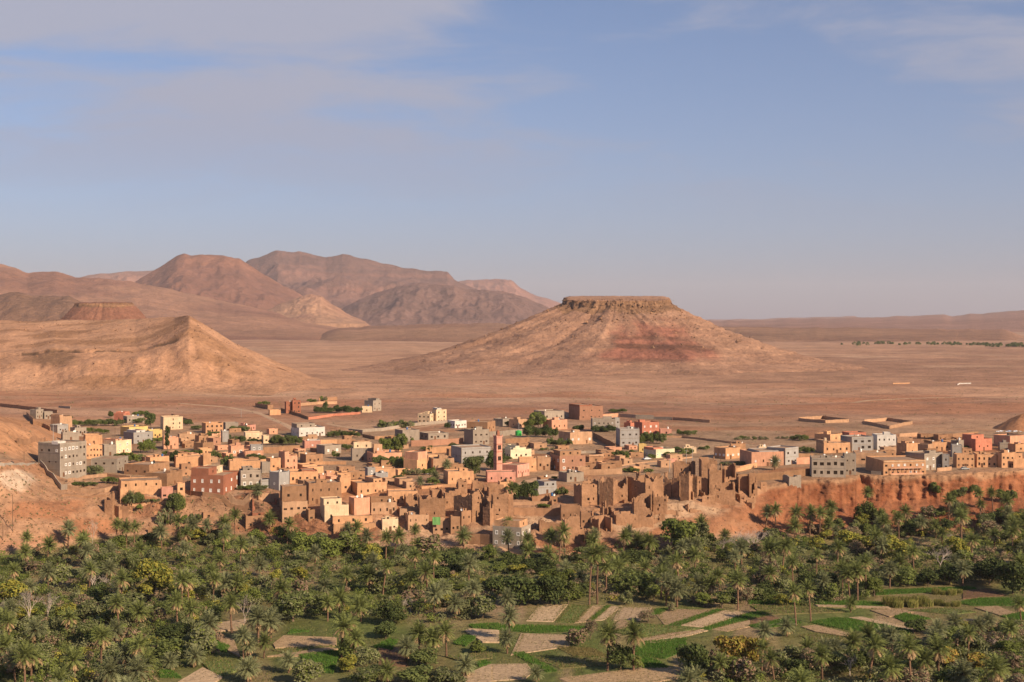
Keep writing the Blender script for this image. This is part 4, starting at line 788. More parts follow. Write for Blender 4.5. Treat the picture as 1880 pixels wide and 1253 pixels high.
def ruin(reg, xl, xc, xr, yb, yt, label, jag=(.3, .3, .4, .4), holes=4, mat='adobe', walls='flrb', slope=0.0, name='ruined_house', th=.55):
    P, a, b, h, rz = frame(reg, xl, xc, xr, yb, yt); h *= 1.2; seed = int(xc*13+yb*5+reg*97) % 9973; rnd = random.Random(seed)
    E = tag(empty(name, P, rz), label, 'ruin', 'ruined mud houses of the old fortress')
    hs = []
    for k in range(holes):
        x = rnd.uniform(.12, .85)*a; z = rnd.choice((.35, .55, .7, .2))*h; hs.append((x, z, x+.62, z+1.0))
    spec = dict(f=(a, (0, 0, 0), 0, jag[0], hs, slope), l=(b, (0, b, 0), -90, jag[1], [(b*.4, h*.5, b*.4+.6, h*.5+.9)] if holes > 2 else [], 0), r=(b, (a, 0, 0), 90, jag[2], [], 0), b=(a, (a, b, 0), 180, jag[3], [], 0))
    for k, c in enumerate(walls):
        L_, loc, ang, jg, hh, sl_ = spec[c]; jg = jg*1.45+.05
        V, Fc = broken_wall(L_-(.03 if c in 'lr' else 0), h, th, seed+k*31, jg, hh, 0, slope=sl_)
        if V: obj('wall', mesh_py('wall', V, Fc, [MAT[mat]]), E, loc, R(ang))
    return E
# jag: how far front, left, right and back walls have crumbled
Rn = ruin
Rn(3, 832, 842, 910, 800, 695, 'square mud tower on the left top of the ruined fortress', (.08, .1, .1, .2), 1)
Rn(3, 940, 950, 1040, 790, 690, 'broken mud tower next to the square one on the fortress top', (.25, .3, .2, .3), 2)
Rn(3, 1060, 1075, 1225, 840, 738, 'top storey wall on the right of the ruined fortress', (.25, .2, .1, .3), 2)
Rn(3, 805, 948, 1080, 1000, 800, 'main ruined fortress facade with a gaping hole near its middle', (.30, .15, .2, .4), 6)
Rn(3, 1030, 1085, 1130, 1030, 860, 'split mud wall with a tall dark breach in the fortress front', (.5, .3, .3, .5), 1)
Rn(3, 1095, 1108, 1225, 1000, 795, 'tall intact mud facade on the right of the fortress', (.06, .1, .05, .15), 4)
Rn(3, 1222, 1226, 1262, 980, 800, 'narrow sunlit end wall of the fortress', (.1, .1, .1, .2), 0)
Rn(3, 532, 545, 742, 978, 830, 'blank mud wall house with a slanting shadow left of the fortress', (.1, .2, .3, .3), 1)
Rn(3, 425, 440, 545, 900, 800, 'dark hollow mud shell left of the fortress', (.45, .2, .5, .2), 0)
Rn(3, 620, 640, 735, 860, 752, 'low broken mud room with a black triangle of shade', (.5, .2, .4, .15), 0)
Rn(3, 728, 740, 830, 900, 790, 'crumbling mud house between the blank wall and the fortress', (.3, .2, .3, .3), 2)
Rn(4, 725, 786, 915, 878, 712, 'tall ruined tower house with three small windows, left in the ruins', (.14, .1, .1, .2), 4)
Rn(4, 828, 832, 870, 760, 668, 'turret stub on top of the tall ruined tower house', (.2, .2, .2, .3), 1)
Rn(4, 920, 1028, 1060, 872, 690, 'ruined house with a wide shaded face right of the tall tower', (.2, .1, .3, .3), 2)
Rn(4, 1040, 1052, 1138, 850, 678, 'hollow mud shell with an arched breach in its sunlit face', (.5, .2, .2, .2), 1)
Rn(4, 632, 658, 772, 1185, 985, 'collapsed mud tower at the grove edge with a black left side', (.3, .1, .4, .3), 1)
Rn(4, 760, 812, 910, 1212, 1065, 'gutted house with open beams beside the collapsed tower', (.15, .45, .1, .2), 2)
Rn(4, 862, 916, 1020, 1105, 988, 'hollow roofless room right of the gutted house', (.35, .2, .1, .1), 0, walls='lrb')
Rn(4, 455, 462, 640, 1075, 995, 'long low crumbled yard wall left of the collapsed tower', (.3, .3, .3, .4), 0, walls='fl')
Rn(5, 65, 130, 418, 1022, 935, 'long crumbling lower terrace wall in the middle of the ruins', (.25, .2, .2, .3), 3)
Rn(5, 250, 268, 405, 940, 810, 'roofless shell with a rounded gap above the long terrace wall', (.75, .3, .1, .25), 0)
Rn(5, 405, 416, 520, 945, 790, 'ruined corner tower with many small windows above the bank', (.25, .2, .3, .3), 6)
Rn(5, 215, 355, 492, 862, 690, 'big ruined house with one huge dark shaded wall', (.2, .08, .3, .2), 4)
Rn(5, 360, 372, 470, 720, 640, 'gabled mud remnant behind the big dark-walled ruin', (.35, .3, .3, .3), 1, slope=.1)
Rn(5, 500, 552, 570, 812, 650, 'thin leaning mud slab left of the tall shells', (.3, .15, .3, .3), 0)
Rn(5, 565, 572, 690, 700, 552, 'tall mud shell with a pointed shadow, leftmost of the high group', (.15, .1, .15, .2), 2)
Rn(5, 572, 606, 622, 812, 655, 'narrow dark mud slab in front of the tall shells', (.25, .1, .3, .3), 0)
Rn(5, 622, 690, 716, 832, 648, 'mud wall with small white holes facing left among the tall shells', (.3, .12, .3, .3), 0)
Rn(5, 685, 716, 738, 700, 560, 'mud sliver between the two tallest shells', (.3, .15, .2, .3), 0)
Rn(5, 715, 752, 764, 805, 668, 'pointed mud pillar wall in the middle of the shells', (.3, .2, .3, .3), 0, slope=-.2)
Rn(5, 765, 786, 905, 720, 538, 'highest mud shell with a deep dark hollow', (.2, .05, .2, .12), 1)
Rn(5, 800, 832, 846, 805, 680, 'thin mud buttress wall beside the highest shell', (.3, .15, .3, .3), 0)
Rn(5, 832, 846, 942, 830, 600, 'tall orange-brown standing wall right of the highest shell', (.3, .15, .2, .3), 1, slope=-.12)
Rn(5, 846, 858, 1042, 836, 725, 'sunlit crumbled front wall at the foot of the tall shells', (.45, .3, .3, .4), 3)
Rn(5, 938, 962, 1050, 700, 575, 'mud shell with a slim spike, right of the highest one', (.45, .2, .3, .3), 1)
Rn(5, 975, 1036, 1056, 772, 690, 'small dark roofless room on the right of the ruins', (.3, .15, .3, .3), 0)
Rn(5, 1058, 1070, 1160, 780, 650, 'grey-brown mud room with a shaded hollow, right end of the ruins', (.4, .15, .2, .15), 0, walls='lrb')
Rn(5, 1150, 1160, 1212, 795, 640, 'spiky last mud wall on the right end of the ruins', (.6, .3, .3, .4), 0, slope=.15)
Rn(0, 805, 862, 880, 985, 790, 'tall jagged mud slab left of the six-window orange house', (.4, .3, .3, .5), 0)
Rn(0, 870, 912, 985, 985, 870, 'broken buttress wall under the six-window orange house', (.35, .4, .2, .4), 0)
Rn(2, 170, 182, 366, 930, 838, 'red roofless mud yard left of the four-bay house', (.7, .2, .1, .1), 0, mat='red')
Rn(6, 130, 170, 192, 905, 845, 'small mud stub on the brink of the red bank', (.3, .2, .3, .3), 0)
Rn(6, 405, 455, 545, 722, 655, 'grey-brown roofless hut on the bank left of the arcades', (.2, .15, .2, .2), 0, mat='grey')
def shards():
    rn = random.Random(17); k = 0
    words = ('knee-high', 'waist-high', 'tall', 'slanting', 'notched', 'rounded', 'split', 'thick', 'thin', 'crumbled')
    spots = ((1010, 1200, 905, 965, 'below the tall ruined tower'), (1150, 1290, 885, 945, 'in the middle of the ruins'), (1240, 1400, 878, 925, 'beside the tall shells'), (790, 930, 890, 950, 'inside the fortress'), (1030, 1130, 950, 985, 'near the collapsed tower'))
    for x0, x1, y0, y1, where in spots:
        for _ in range(20 if 'fortress' not in where else 8):
            px, py = rn.uniform(x0, x1), rn.uniform(y0, y1); P = hit(px, py); h = rn.uniform(1.6, 5.5) if 'near' not in where else rn.uniform(1, 2.6); L_ = rn.uniform(2.5, 6.5)
            ang = R(rn.choice((22, 22, 112, 112))+rn.uniform(-8, 8)); E = tag(empty('ruined_wall_stub', P, ang), f'{words[k % 10]} {("brown", "ochre", "dark", "tan")[k // 10 % 4]} mud wall stub {where}', 'ruin', 'mud wall stubs in the ruins', 'thing'); k += 1
            V, Fc = broken_wall(L_, h, .55, k*7+3, .7, [(L_*.4, h*.3, L_*.4+.7, h*.3+1.0)] if h > 3.5 else ()); obj('wall', mesh_py('wall', V, Fc, [MAT['adobe']]), E)
shards()
# ---------------------------------------------------------------- compound walls
def cwall(reg, pts, hz, mat, label, th=.35, cat='wall', name='compound_wall', breaks=()):
    W = [hit(*zp(reg, x, y)) for x, y in pts]; E = tag(empty(name, W[0]), label, cat, kind='thing')
    for k in range(len(W)-1):
        if k in breaks: continue
        p, q = W[k], W[k+1]; L_ = (q-p).xy.length
        if L_ < .3: continue
        h = hz/ZF*(p.y+q.y)/2/F; n = max(int(L_/3.0), 1); d = (q-p)/L_; nn = Vector((-d.y, d.x, 0)).normalized()*th/2
        V, Fc = [], []
        for i in range(n+1):
            c = p.lerp(q, i/n); g = ground(c.x, c.y); t = g+h*(1+.08*(random.random()-.5))
            for s_, z in ((-1, g-1.2), (-1, t), (1, t), (1, g-1.2)): V.append((c.x+s_*nn.x-W[0].x, c.y+s_*nn.y-W[0].y, z-W[0].z))
        for i in range(n):
            for j in range(3): Fc.append((i*4+j, i*4+j+1, i*4+5+j, i*4+4+j))
        Fc += [(0, 1, 2, 3), (n*4, n*4+3, n*4+2, n*4+1)]
        obj('wall_run', mesh_py('wall_run', V, Fc, [MAT[mat]]), E)
    return E
cwall(0, [(0, 110), (150, 128), (330, 150), (440, 162)], 26, 'mud', 'long low earth wall along the top of the left hillside')
cwall(0, [(450, 120), (540, 128)], 16, 'grey', 'short grey wall stub on the plain at upper left')
cwall(0, [(205, 175), (255, 250), (330, 272), (385, 300)], 34, 'mud', 'dark stepped yard wall below the highest grey block')
cwall(0, [(130, 398), (240, 392), (350, 385)], 42, 'adobe', 'red earth yard wall on the left hillside above the road')
cwall(0, [(500, 745), (620, 770), (800, 768), (905, 752)], 32, 'tan', 'long tan garden wall right of the four-storey building')
cwall(0, [(520, 690), (640, 668), (820, 648), (1000, 668)], 24, 'tan', 'inner tan garden wall with palms behind it')
cwall(0, [(310, 560), (470, 752), (516, 748)], 42, 'grey', 'grey ramp wall falling from the road beside the four-storey building')
cwall(0, [(470, 800), (640, 812), (810, 800)], 14, 'adobe', 'low red earth terrace wall on the left slope')
cwall(1, [(580, 770), (720, 800), (880, 828), (1090, 860)], 34, 'adobe', 'long sloping mud wall below the red-brown house')
cwall(2, [(0, 838), (160, 842), (385, 838)], 68, 'tan', 'tall tan retaining wall beside the red roofless yard')
cwall(1, [(480, 180), (560, 205), (640, 232)], 14, 'mud', 'thin slanting wall on the plain right of the tall cream house')
cwall(2, [(205, 112), (300, 132), (340, 128)], 30, 'mud', 'walled plot at the left of the lone red blocks')
cwall(2, [(400, 145), (480, 165), (610, 212)], 22, 'brown', 'dark yard wall running down from the lone red blocks')
cwall(2, [(612, 212), (800, 185), (1010, 170)], 18, 'coral', 'long red yard wall in front of the hedge on the plain')
cwall(2, [(550, 108), (680, 96), (830, 92)], 22, 'tan', 'pale yard wall behind the lone red blocks')
cwall(2, [(690, 72), (830, 62)], 26, 'mud', 'short dark wall at the very top of town')
cwall(2, [(700, 402), (830, 398), (970, 400)], 34, 'orange', 'long ochre yard wall right of the broad white house')
cwall(2, [(920, 325), (1028, 335)], 44, 'grey', 'grey block yard wall with a dark front, upper centre')
cwall(2, [(1028, 345), (1120, 365), (1270, 355)], 24, 'mud', 'brown yard wall right of the grey block yard')
cwall(2, [(600, 560), (740, 556), (900, 556)], 24, 'orange', 'low orange field wall in the centre left')
cwall(2, [(265, 470), (400, 466), (545, 455)], 48, 'mud', 'long brown yard wall behind the tall salmon house')
cwall(2, [(1000, 690), (1045, 700)], 30, 'mud', 'short mud wall left of the slate tower house')
cwall(3, [(0, 312), (250, 300), (500, 262), (755, 240)], 24, 'grey', 'long pale concrete wall sweeping below the cream tower house')
cwall(3, [(480, 418), (640, 412), (880, 396)], 44, 'brick', 'long red-brown yard wall left of the square beige-grey house')
cwall(3, [(1080, 345), (1180, 340), (1330, 322)], 40, 'grey', 'pale grey wall behind the minaret')
cwall(4, [(200, 392), (310, 388), (384, 380)], 34, 'mud', 'dark brown yard wall right of the minaret top')
cwall(3, [(640, 470), (790, 462)], 46, 'orange', 'broken orange wall by the round dark bush', breaks=())
cwall(4, [(395, 470), (600, 478), (820, 470), (1060, 470)], 18, 'grey', 'long low grey wall across the middle of town')
cwall(4, [(650, 180), (768, 212)], 32, 'grey', 'dark grey yard wall beside the tall brick house')
cwall(4, [(768, 214), (940, 200), (1065, 190)], 28, 'salmon', 'salmon yard wall in front of the tall brick house')
cwall(4, [(1070, 190), (1200, 200), (1337, 205)], 26, 'grey', 'long grey block wall at the top right of the brick house')
cwall(5, [(280, 206), (420, 210), (560, 215)], 22, 'grey', 'eastward grey block wall on the edge of the plain')
cwall(5, [(565, 215), (720, 226), (850, 236)], 22, 'tan', 'broken tan wall end on the edge of the plain')
cwall(4, [(870, 345), (950, 390), (1045, 440)], 40, 'brown', 'dark slanting yard wall left of the pale blue-grey cube')
cwall(4, [(765, 640), (960, 634), (1095, 628)], 42, 'tan', 'tan garden wall right of the brick-brown house')
cwall(4, [(840, 520), (945, 512), (985, 480)], 36, 'tan', 'angled tan yard wall with a dark gap')
cwall(4, [(975, 585), (1095, 580)], 56, 'mud', 'dark mud yard wall right of the brick-brown house')
cwall(5, [(170, 570), (350, 545), (560, 520), (715, 505)], 10, 'tan', 'low pale wall along the dirt road by the ruins')
cwall(5, [(495, 545), (595, 540)], 30, 'pink', 'short pink wall panel beside the lamp post')
cwall(5, [(480, 350), (640, 352), (820, 372), (1000, 395), (1090, 402)], 16, 'tan', 'long pale wall curving along the dry wash')
cwall(5, [(960, 600), (1080, 600), (1210, 575)], 30, 'orange', 'orange terrace wall left of the broad salmon house')
cwall(6, [(0, 615), (60, 610), (205, 580)], 26, 'orange', 'orange garden wall under the broad salmon house')
cwall(6, [(60, 690), (200, 680), (410, 668), (540, 650), (612, 640)], 56, 'brown', 'long brown retaining wall left of the arcades')
cwall(6, [(512, 555), (615, 552)], 52, 'salmon', 'salmon yard wall left of the arcades')
cwall(6, [(515, 500), (640, 498)], 26, 'mud', 'mud yard wall behind the salmon yard wall')
cwall(6, [(528, 222), (733, 240), (912, 232), (712, 205), (528, 218)], 24, 'tan', 'empty walled rectangle out on the plain, left of two')
cwall(6, [(1016, 245), (1225, 284), (1400, 246), (1210, 220), (1030, 236)], 24, 'tan', 'empty walled rectangle out on the plain, right of two')
cwall(6, [(1250, -60), (1380, -64)], 9, 'orange', 'far sunlit orange wall on the plain, left of two')
cwall(6, [(1745, -52), (1760, -60), (1850, -62)], 9, 'white', 'far pale wall on the plain, right of two')
cwall(7, [(380, 350), (520, 340)], 30, 'tan', 'tan back wall behind the white arched house')
cwall(7, [(595, 362), (790, 362), (985, 345)], 42, 'mud', 'long brown wall with a sunlit end at the back of the right cluster')
cwall(7, [(1255, 582), (1400, 578)], 70, 'orange', 'orange cliff-edge wall at the right border')
cwall(7, [(165, 632), (240, 636)], 26, 'grey', 'short grey wall on the cliff edge left of the long hotel')
cwall(7, [(670, 612), (780, 600)], 28, 'tan', 'tan parapet wall on the cliff edge right of the grey house')
cwall(4, [(262, 940), (420, 945), (620, 945)], 58, 'adobe', 'long mud wall between the fortress and the collapsed tower')
cwall(4, [(260, 868), (400, 862), (570, 858)], 22, 'tan', 'low pale wall above the long mud wall')
cwall(4, [(405, 838), (530, 835)], 40, 'adobe', 'short mud wall under the low blue-grey house')
cwall(1, [(130, 860), (300, 858), (480, 842)], 14, 'orange', 'low orange terrace wall with palms in front of the six-window house')
cwall(1, [(70, 960), (150, 955)], 80, 'adobe', 'tall mud buttress left under the terrace')
cwall(1, [(300, 1085), (560, 1075), (740, 1080), (840, 1090)], 44, 'adobe', 'red earth terrace wall just above the palms at left')
cwall(3, [(560, 745), (720, 730), (840, 725)], 20, 'orange', 'bright orange low wall above the black triangle of shade')
cwall(3, [(915, 1165), (1010, 1170), (1100, 1172)], 80, 'adobe', 'mud wall joining the fortress to the grey house at the grove')

# rooftop clutter -------------------------------------------------------------
def clutter():
    rn = random.Random(5); b = MB(); b.tube((0, 0, 0), (0, 0, .9), .04, .04, 5, 1); n = 10
    ring = [[(math.cos(2*math.pi*i/n)*r, -.25-.35*(1-(r/.55)**2)*-1*.0-(.55-r)*.0+(r/.55)**2*-.14, 1.0+math.sin(2*math.pi*i/n)*r) for i in range(n)] for r in (.25, .55)]
    for i in range(n): j = (i+1) % n; b.quad([ring[0][i], ring[0][j], ring[1][j], ring[1][i]], 0)
    b.quad(ring[0], 0); dish = b.mesh('dish', [M_WFRAME, M_METAL])
    t = MB(); t.tube((0, 0, .3), (0, 0, 1.5), .55, .55, 12); t.tube((0, 0, 1.5), (0, 0, 1.75), .5, .15, 12); tank = {c: mesh_py('tank', t.V, t.F, [m], [0]*len(t.F)) for c, m in (('white', M_WFRAME), ('blue', plain_mat('blue plastic', (.05, .13, .30), .5)), ('black', plain_mat('black plastic', (.03, .03, .03), .5)))}
    l = MB()
    for x in (-.35, .35):
        for y in (-.35, .35): l.box(x-.05, y-.05, 0, x+.05, y+.05, .3)
    legs = l.mesh('legs', [M_METAL])
    for k, (E, a, bb, h) in enumerate(HOUSES):
        if a < 4: continue
        c, s = math.cos(E.rotation_euler.z), math.sin(E.rotation_euler.z)
        def top(fx, fy): x, y = fx*a, fy*bb; return Vector((E.location.x+c*x-s*y, E.location.y+s*x+c*y, E.location.z+h-.5))
        if rn.random() < .42:
            d = tag(empty('satellite_dish', top(rn.uniform(.15, .85), rn.uniform(.15, .4)), rn.uniform(-.5, 1.2)), 'white satellite dish on a roof near the '+near(E.location), 'satellite dish', 'satellite dishes on the roofs'); obj('dish', dish, d, (0, 0, 0))
        if rn.random() < .3:
            col = rn.choice(('white', 'white', 'blue', 'black')); d = tag(empty('water_tank', top(rn.uniform(.2, .8), rn.uniform(.3, .7)), 0), f'{col} plastic water tank on a roof near the {near(E.location)}', 'water tank', 'water tanks on the roofs'); obj('tank', tank[col], d); obj('legs', legs, d)
clutter()
# ---------------------------------------------------------------- vegetation prototypes
def leaf_mat(name, c, var=.35, trans=.25): return plain_mat(name, c, .7, .12, var, .9, trans)
L_PALM = leaf_mat('palm frond', (.165, .188, .058), .3); L_PALM2 = leaf_mat('grey-green palm frond', (.190, .200, .098), .3); L_DRY = leaf_mat('dry palm frond', (.36, .245, .135), .3, .15)
L_TRUNK = plain_mat('palm trunk', (.145, .085, .055), .9, .1, .3, 3); L_BARK = plain_mat('bark', (.12, .085, .06), .9, .1, .3, 3)
L_OLIVE = leaf_mat('olive leaf', (.115, .136, .042)); L_GREEN = leaf_mat('green leaf', (.15, .18, .04)); L_YELLOW = leaf_mat('yellow-green leaf', (.29, .265, .05), .3)
L_DARK = leaf_mat('dark green leaf', (.066, .088, .028)); L_BROWN = leaf_mat('withered leaf', (.26, .180, .120)); L_GOLD = leaf_mat('golden leaf', (.33, .215, .06)); L_SAGE = leaf_mat('sage leaf', (.200, .205, .100))
L_TWIG = plain_mat('pale bare twig', (.42, .345, .30), .9, .1, .2); L_REED = leaf_mat('reed', (.30, .27, .09)); L_CROP = leaf_mat('young barley', (.085, .165, .028), .3, .3); L_GRASS = leaf_mat('dry grass', (.22, .185, .075), .3)
def frond(V, Fc, Mi, top, az, el, Lf, rng, m, droop=1.1, wid=.62, n=10):
    d = np.array([math.cos(az)*math.cos(el), math.sin(az)*math.cos(el), math.sin(el)]); p = np.array(top, float)
    side = np.array([-math.sin(az), math.cos(az), 0]); seg = Lf/n; pts = [p.copy()]; dirs = [d.copy()]
    for i in range(n):
        p = p+d*seg; pts.append(p.copy()); d = d+np.array([0, 0, -droop*seg/Lf*(.5+i/n)]); d /= np.linalg.norm(d); dirs.append(d.copy())
    for i in range(n):                      # midrib
        b = len(V); w = .05*(1-i/n)+.012
        V += [tuple(pts[i]-side*w), tuple(pts[i]+side*w), tuple(pts[i+1]+side*w*.8), tuple(pts[i+1]-side*w*.8)]; Fc.append((b, b+1, b+2, b+3)); Mi.append(m)
    for i in range(1, n+1):
        t = i/n; l = wid*(math.sin(math.pi*min(t*.86+.12, 1))**.7)*1.15+.12; dd = dirs[i]; up = np.cross(side, dd)
        for s in (-1, 1):
            o = side*s*.78+dd*.62+up*(.22 if t < .7 else 0)+np.array([0, 0, -.18])+(rng.random(3)-.5)*.25
            o /= np.linalg.norm(o); base = pts[i]; q = dd*(.14+.07*rng.random()); b = len(V)
            V += [tuple(base-q), tuple(base+q), tuple(base+o*l)]; Fc.append((b, b+1, b+2)); Mi.append(m)
def palm_meshes(seed, h, nf, dry, lean, grey=False, Lf=4.1):
    rng = np.random.default_rng(seed); b = MB(); n = 8; ax = rng.random()*6.28; pts = []
    for i in range(n+1):
        t = i/n; off = lean*t*t; pts.append((math.cos(ax)*off, math.sin(ax)*off, -.5+t*(h+.5)))
    for i in range(n):
        r = .30-.07*i/n; b.tube(pts[i], pts[i+1], r*1.12, r*.94, 7)
    trunk = b.mesh('trunk', [L_TRUNK], True)
    V, Fc, Mi = [], [], []; top = (pts[-1][0], pts[-1][1], h-.15)
    for k in range(nf):
        t = k/nf; az = k*2.39996+rng.random()*.4
        el = math.radians(86-122*t**.85+rng.normal()*7); L_ = Lf*1.0*(.72+.3*math.sin(math.pi*min(t+.2, 1)))*(.9+.2*rng.random())
        m = 0 if t < 1-dry else (1 if rng.random() < .8 else 0)
        frond(V, Fc, Mi, (top[0], top[1], top[2]-.5*t), az, el, L_, rng, m, 1.0+.5*rng.random()+(.4 if m else 0), .80 if not m else .62, 9)
    V = np.array(V); crown = mesh_py('crown', [tuple(v) for v in V], Fc, [L_PALM2 if grey else L_PALM, L_DRY], Mi)
    return trunk, crown
PALMS = [palm_meshes(1, 9.5, 72, .30, .5), palm_meshes(2, 11.5, 66, .34, 1.2), palm_meshes(3, 7.0, 76, .22, .3, True), palm_meshes(4, 5.0, 72, .16, .2, True), palm_meshes(5, 8.2, 64, .42, .8), palm_meshes(6, 6.0, 80, .28, .4), palm_meshes(7, 13.0, 64, .32, 1.0), palm_meshes(8, 2.2, 60, .08, .1, True)]
PH = [9.5, 11.5, 7.0, 5.0, 8.2, 6.0, 13.0, 2.2]
PDESC = ['tall full-crowned date palm', 'tall leaning date palm', 'mid-height grey-green date palm', 'short grey-green date palm', 'tan-skirted date palm', 'short dense-crowned date palm', 'very tall slim date palm', 'stemless young palm']
def limb(b, p, d, L_, r, depth, rng, tips, spread=.55, m=0, gl=.72):
    q = p+d*L_; b.tube(tuple(p), tuple(q), r, r*.68, 5 if depth > 2 else 3, m)
    if depth == 0: tips.append(q); return
    for k in range(2 if rng.random() < .6 else 3):
        o = Vector(rng.normal(size=3)); o = (o-d*o.dot(d)).normalized(); nd = (d+o*spread*(.7+.6*rng.random())+Vector((0, 0, .12))).normalized()
        limb(b, q, nd, L_*gl*(.8+.4*rng.random()), r*.64, depth-1, rng, tips, spread, m, gl)
def leaves(centers, radii, n, size, rng, up=.25):
    """n leaf quads on the shells of several lobes"""
    k = rng.integers(0, len(centers), n); c = centers[k]; r = radii[k]
    d = rng.normal(size=(n, 3)); d /= np.linalg.norm(d, axis=1)[:, None]; d[:, 2] = np.where(d[:, 2] < -.5, -d[:, 2], d[:, 2])
    P = c+d*r[:, None]*(.62+.42*rng.random(n))[:, None]*np.array([1, 1, .9])
    nrm = d*.8+rng.normal(size=(n, 3))*.55+np.array([0, 0, up]); nrm /= np.linalg.norm(nrm, axis=1)[:, None]
    a = np.cross(nrm, rng.normal(size=(n, 3))); a /= np.linalg.norm(a, axis=1)[:, None]; b = np.cross(nrm, a)
    s = size*(.6+.8*rng.random(n))[:, None]; a *= s; b *= s*.62
    V = np.stack([P-a, P-b*.9, P+a, P+b*.9], 1).reshape(-1, 3); return V, np.arange(n*4).reshape(-1, 4)
def broad_meshes(seed, rx, h, nl, n, size, mat, mat2, trunk_h=.25, mix=.25, lobe=.42):
    rng = np.random.default_rng(seed); b = MB(); tips = []
    limb(b, Vector((0, 0, -.4)), Vector((0, 0, 1)), h*trunk_h+.4, .035*h, 2, rng, tips, .7)
    trunk = b.mesh('trunk', [L_BARK], True)
    a = rng.random(nl)*6.283; rr = np.sqrt(rng.random(nl))*rx*.68; zz = h*(trunk_h*.6+.12)+rng.random(nl)**.8*h*(.72-trunk_h*.6)*(1-.45*(rr/rx)**2)
    C = np.stack([np.cos(a)*rr, np.sin(a)*rr, zz], 1); Rr = rx*lobe*(.65+.6*rng.random(nl))
    V, Q = leaves(C, Rr, n, size, rng); V[:, 2] = np.maximum(V[:, 2], .05)
    fm = (rng.random(len(Q)) < mix).astype(int)
    return trunk, mesh_np('crown', V, Q, [mat, mat2], fm)
BROAD = {
 'olive': [broad_meshes(21, 3.4, 6.2, 16, 2600, .27, L_OLIVE, L_SAGE, .15), broad_meshes(22, 2.7, 5.0, 12, 2000, .25, L_OLIVE, L_DARK, .15), broad_meshes(23, 4.0, 6.0, 20, 3200, .28, L_OLIVE, L_GREEN, .12)],
 'green': [broad_meshes(24, 3.2, 7.0, 15, 2600, .27, L_GREEN, L_OLIVE, .2), broad_meshes(25, 2.4, 6.0, 11, 1900, .25, L_GREEN, L_SAGE, .2)],
 'yellow': [broad_meshes(26, 2.9, 7.2, 15, 2800, .25, L_YELLOW, L_GREEN, .2, .3), broad_meshes(27, 2.0, 5.8, 10, 1800, .24, L_YELLOW, L_GREEN, .15, .2)],
 'dark': [broad_meshes(28, 3.0, 5.6, 14, 2400, .26, L_DARK, L_OLIVE, .12), broad_meshes(29, 3.8, 6.2, 18, 3000, .28, L_DARK, L_OLIVE, .1)],
 'brown': [broad_meshes(30, 2.6, 5.0, 12, 1500, .2, L_BROWN, L_SAGE, .15, .35), broad_meshes(31, 2.0, 3.8, 10, 1200, .2, L_BROWN, L_OLIVE, .1, .3)],
 'gold': [broad_meshes(32, 2.8, 5.0, 12, 2000, .24, L_GOLD, L_YELLOW, .1, .4)],
 'sage': [broad_meshes(33, 3.0, 5.2, 14, 2300, .24, L_SAGE, L_OLIVE, .1, .35), broad_meshes(34, 2.4, 4.2, 12, 1900, .23, L_SAGE, L_GREEN, .1, .3)],
 'shrub': [broad_meshes(35, 1.7, 2.3, 9, 900, .2, L_OLIVE, L_SAGE, .05), broad_meshes(36, 1.4, 2.0, 8, 800, .2, L_GREEN, L_DARK, .05), broad_meshes(37, 1.6, 1.9, 8, 800, .19, L_SAGE, L_BROWN, .05)],
 'cypress': [broad_meshes(38, .95, 8.0, 22, 1800, .2, L_DARK, L_DARK, .05, .3, .7)],
}
BH = {k: [None]*len(v) for k, v in BROAD.items()}
for k_, v_ in BROAD.items():
    for i_, (t_, c_) in enumerate(v_):
        co = np.empty(len(c_.vertices)*3, np.float32); c_.vertices.foreach_get('co', co); co = co.reshape(-1, 3); BH[k_][i_] = (float(co[:, 2].max()), float(np.percentile(np.hypot(co[:, 0], co[:, 1]), 97))*2)
BDESC = dict(olive='bushy olive-green tree', green='leafy green tree', yellow='yellow-green leafy tree', dark='dense dark green tree', brown='withered brown thicket', gold='golden autumn tree', sage='pale sage-green tree', shrub='low green shrub', cypress='slim dark cypress')
def bare_mesh(seed, h, depth=6, m=L_TWIG, spread=.5):
    rng = np.random.default_rng(seed); b = MB(); tips = []
    limb(b, Vector((0, 0, -.4)), Vector((0, 0, 1)), h*.26, .022*h, depth, rng, tips, spread, 0, .74)
    V = np.array(b.V); z = V[:, 2].max(); V[:, 2] *= h/z; b.V = [tuple(v) for v in V]
    # split trunk (first limb) and branches
    n0 = 6; b1, b2 = MB(), MB()
    nf = 6; vv = 10
    b1.V = b.V[:vv]; b1.F = b.F[:nf]; b1.M = b.M[:nf]; b2.V = b.V; b2.F = b.F[nf:]; b2.M = b.M[nf:]
    return b1.mesh('trunk', [m], True), b2.mesh('branches', [m])
BARES = [bare_mesh(41, 7.5, 7, spread=.42), bare_mesh(42, 6.0, 7, spread=.6), bare_mesh(43, 5.0, 7, spread=.75)]
def reed_mesh(seed, r, h, n):
    rng = np.random.default_rng(seed); a = rng.random(n)*6.283; q = np.sqrt(rng.random(n))*r
    P = np.stack([np.cos(a)*q, np.sin(a)*q*.6, np.zeros(n)], 1); d = rng.normal(size=(n, 3))*.16; d[:, 2] = 1; hh = h*(.55+.5*rng.random(n))
    s = rng.normal(size=(n, 3)); s[:, 2] = 0; s /= np.linalg.norm(s, axis=1)[:, None]; w = .07
    T = P+d*hh[:, None]; V = np.stack([P-s*w, P+s*w, T+s*w*.3+d*0, T-s*w*.3], 1).reshape(-1, 3)
    return mesh_np('blades', V, np.arange(n*4).reshape(-1, 4), [L_REED, L_GREEN], (rng.random(n) < .3).astype(int))
REEDS = [reed_mesh(51, 2.2, 2.6, 700), reed_mesh(52, 1.5, 2.0, 450)]
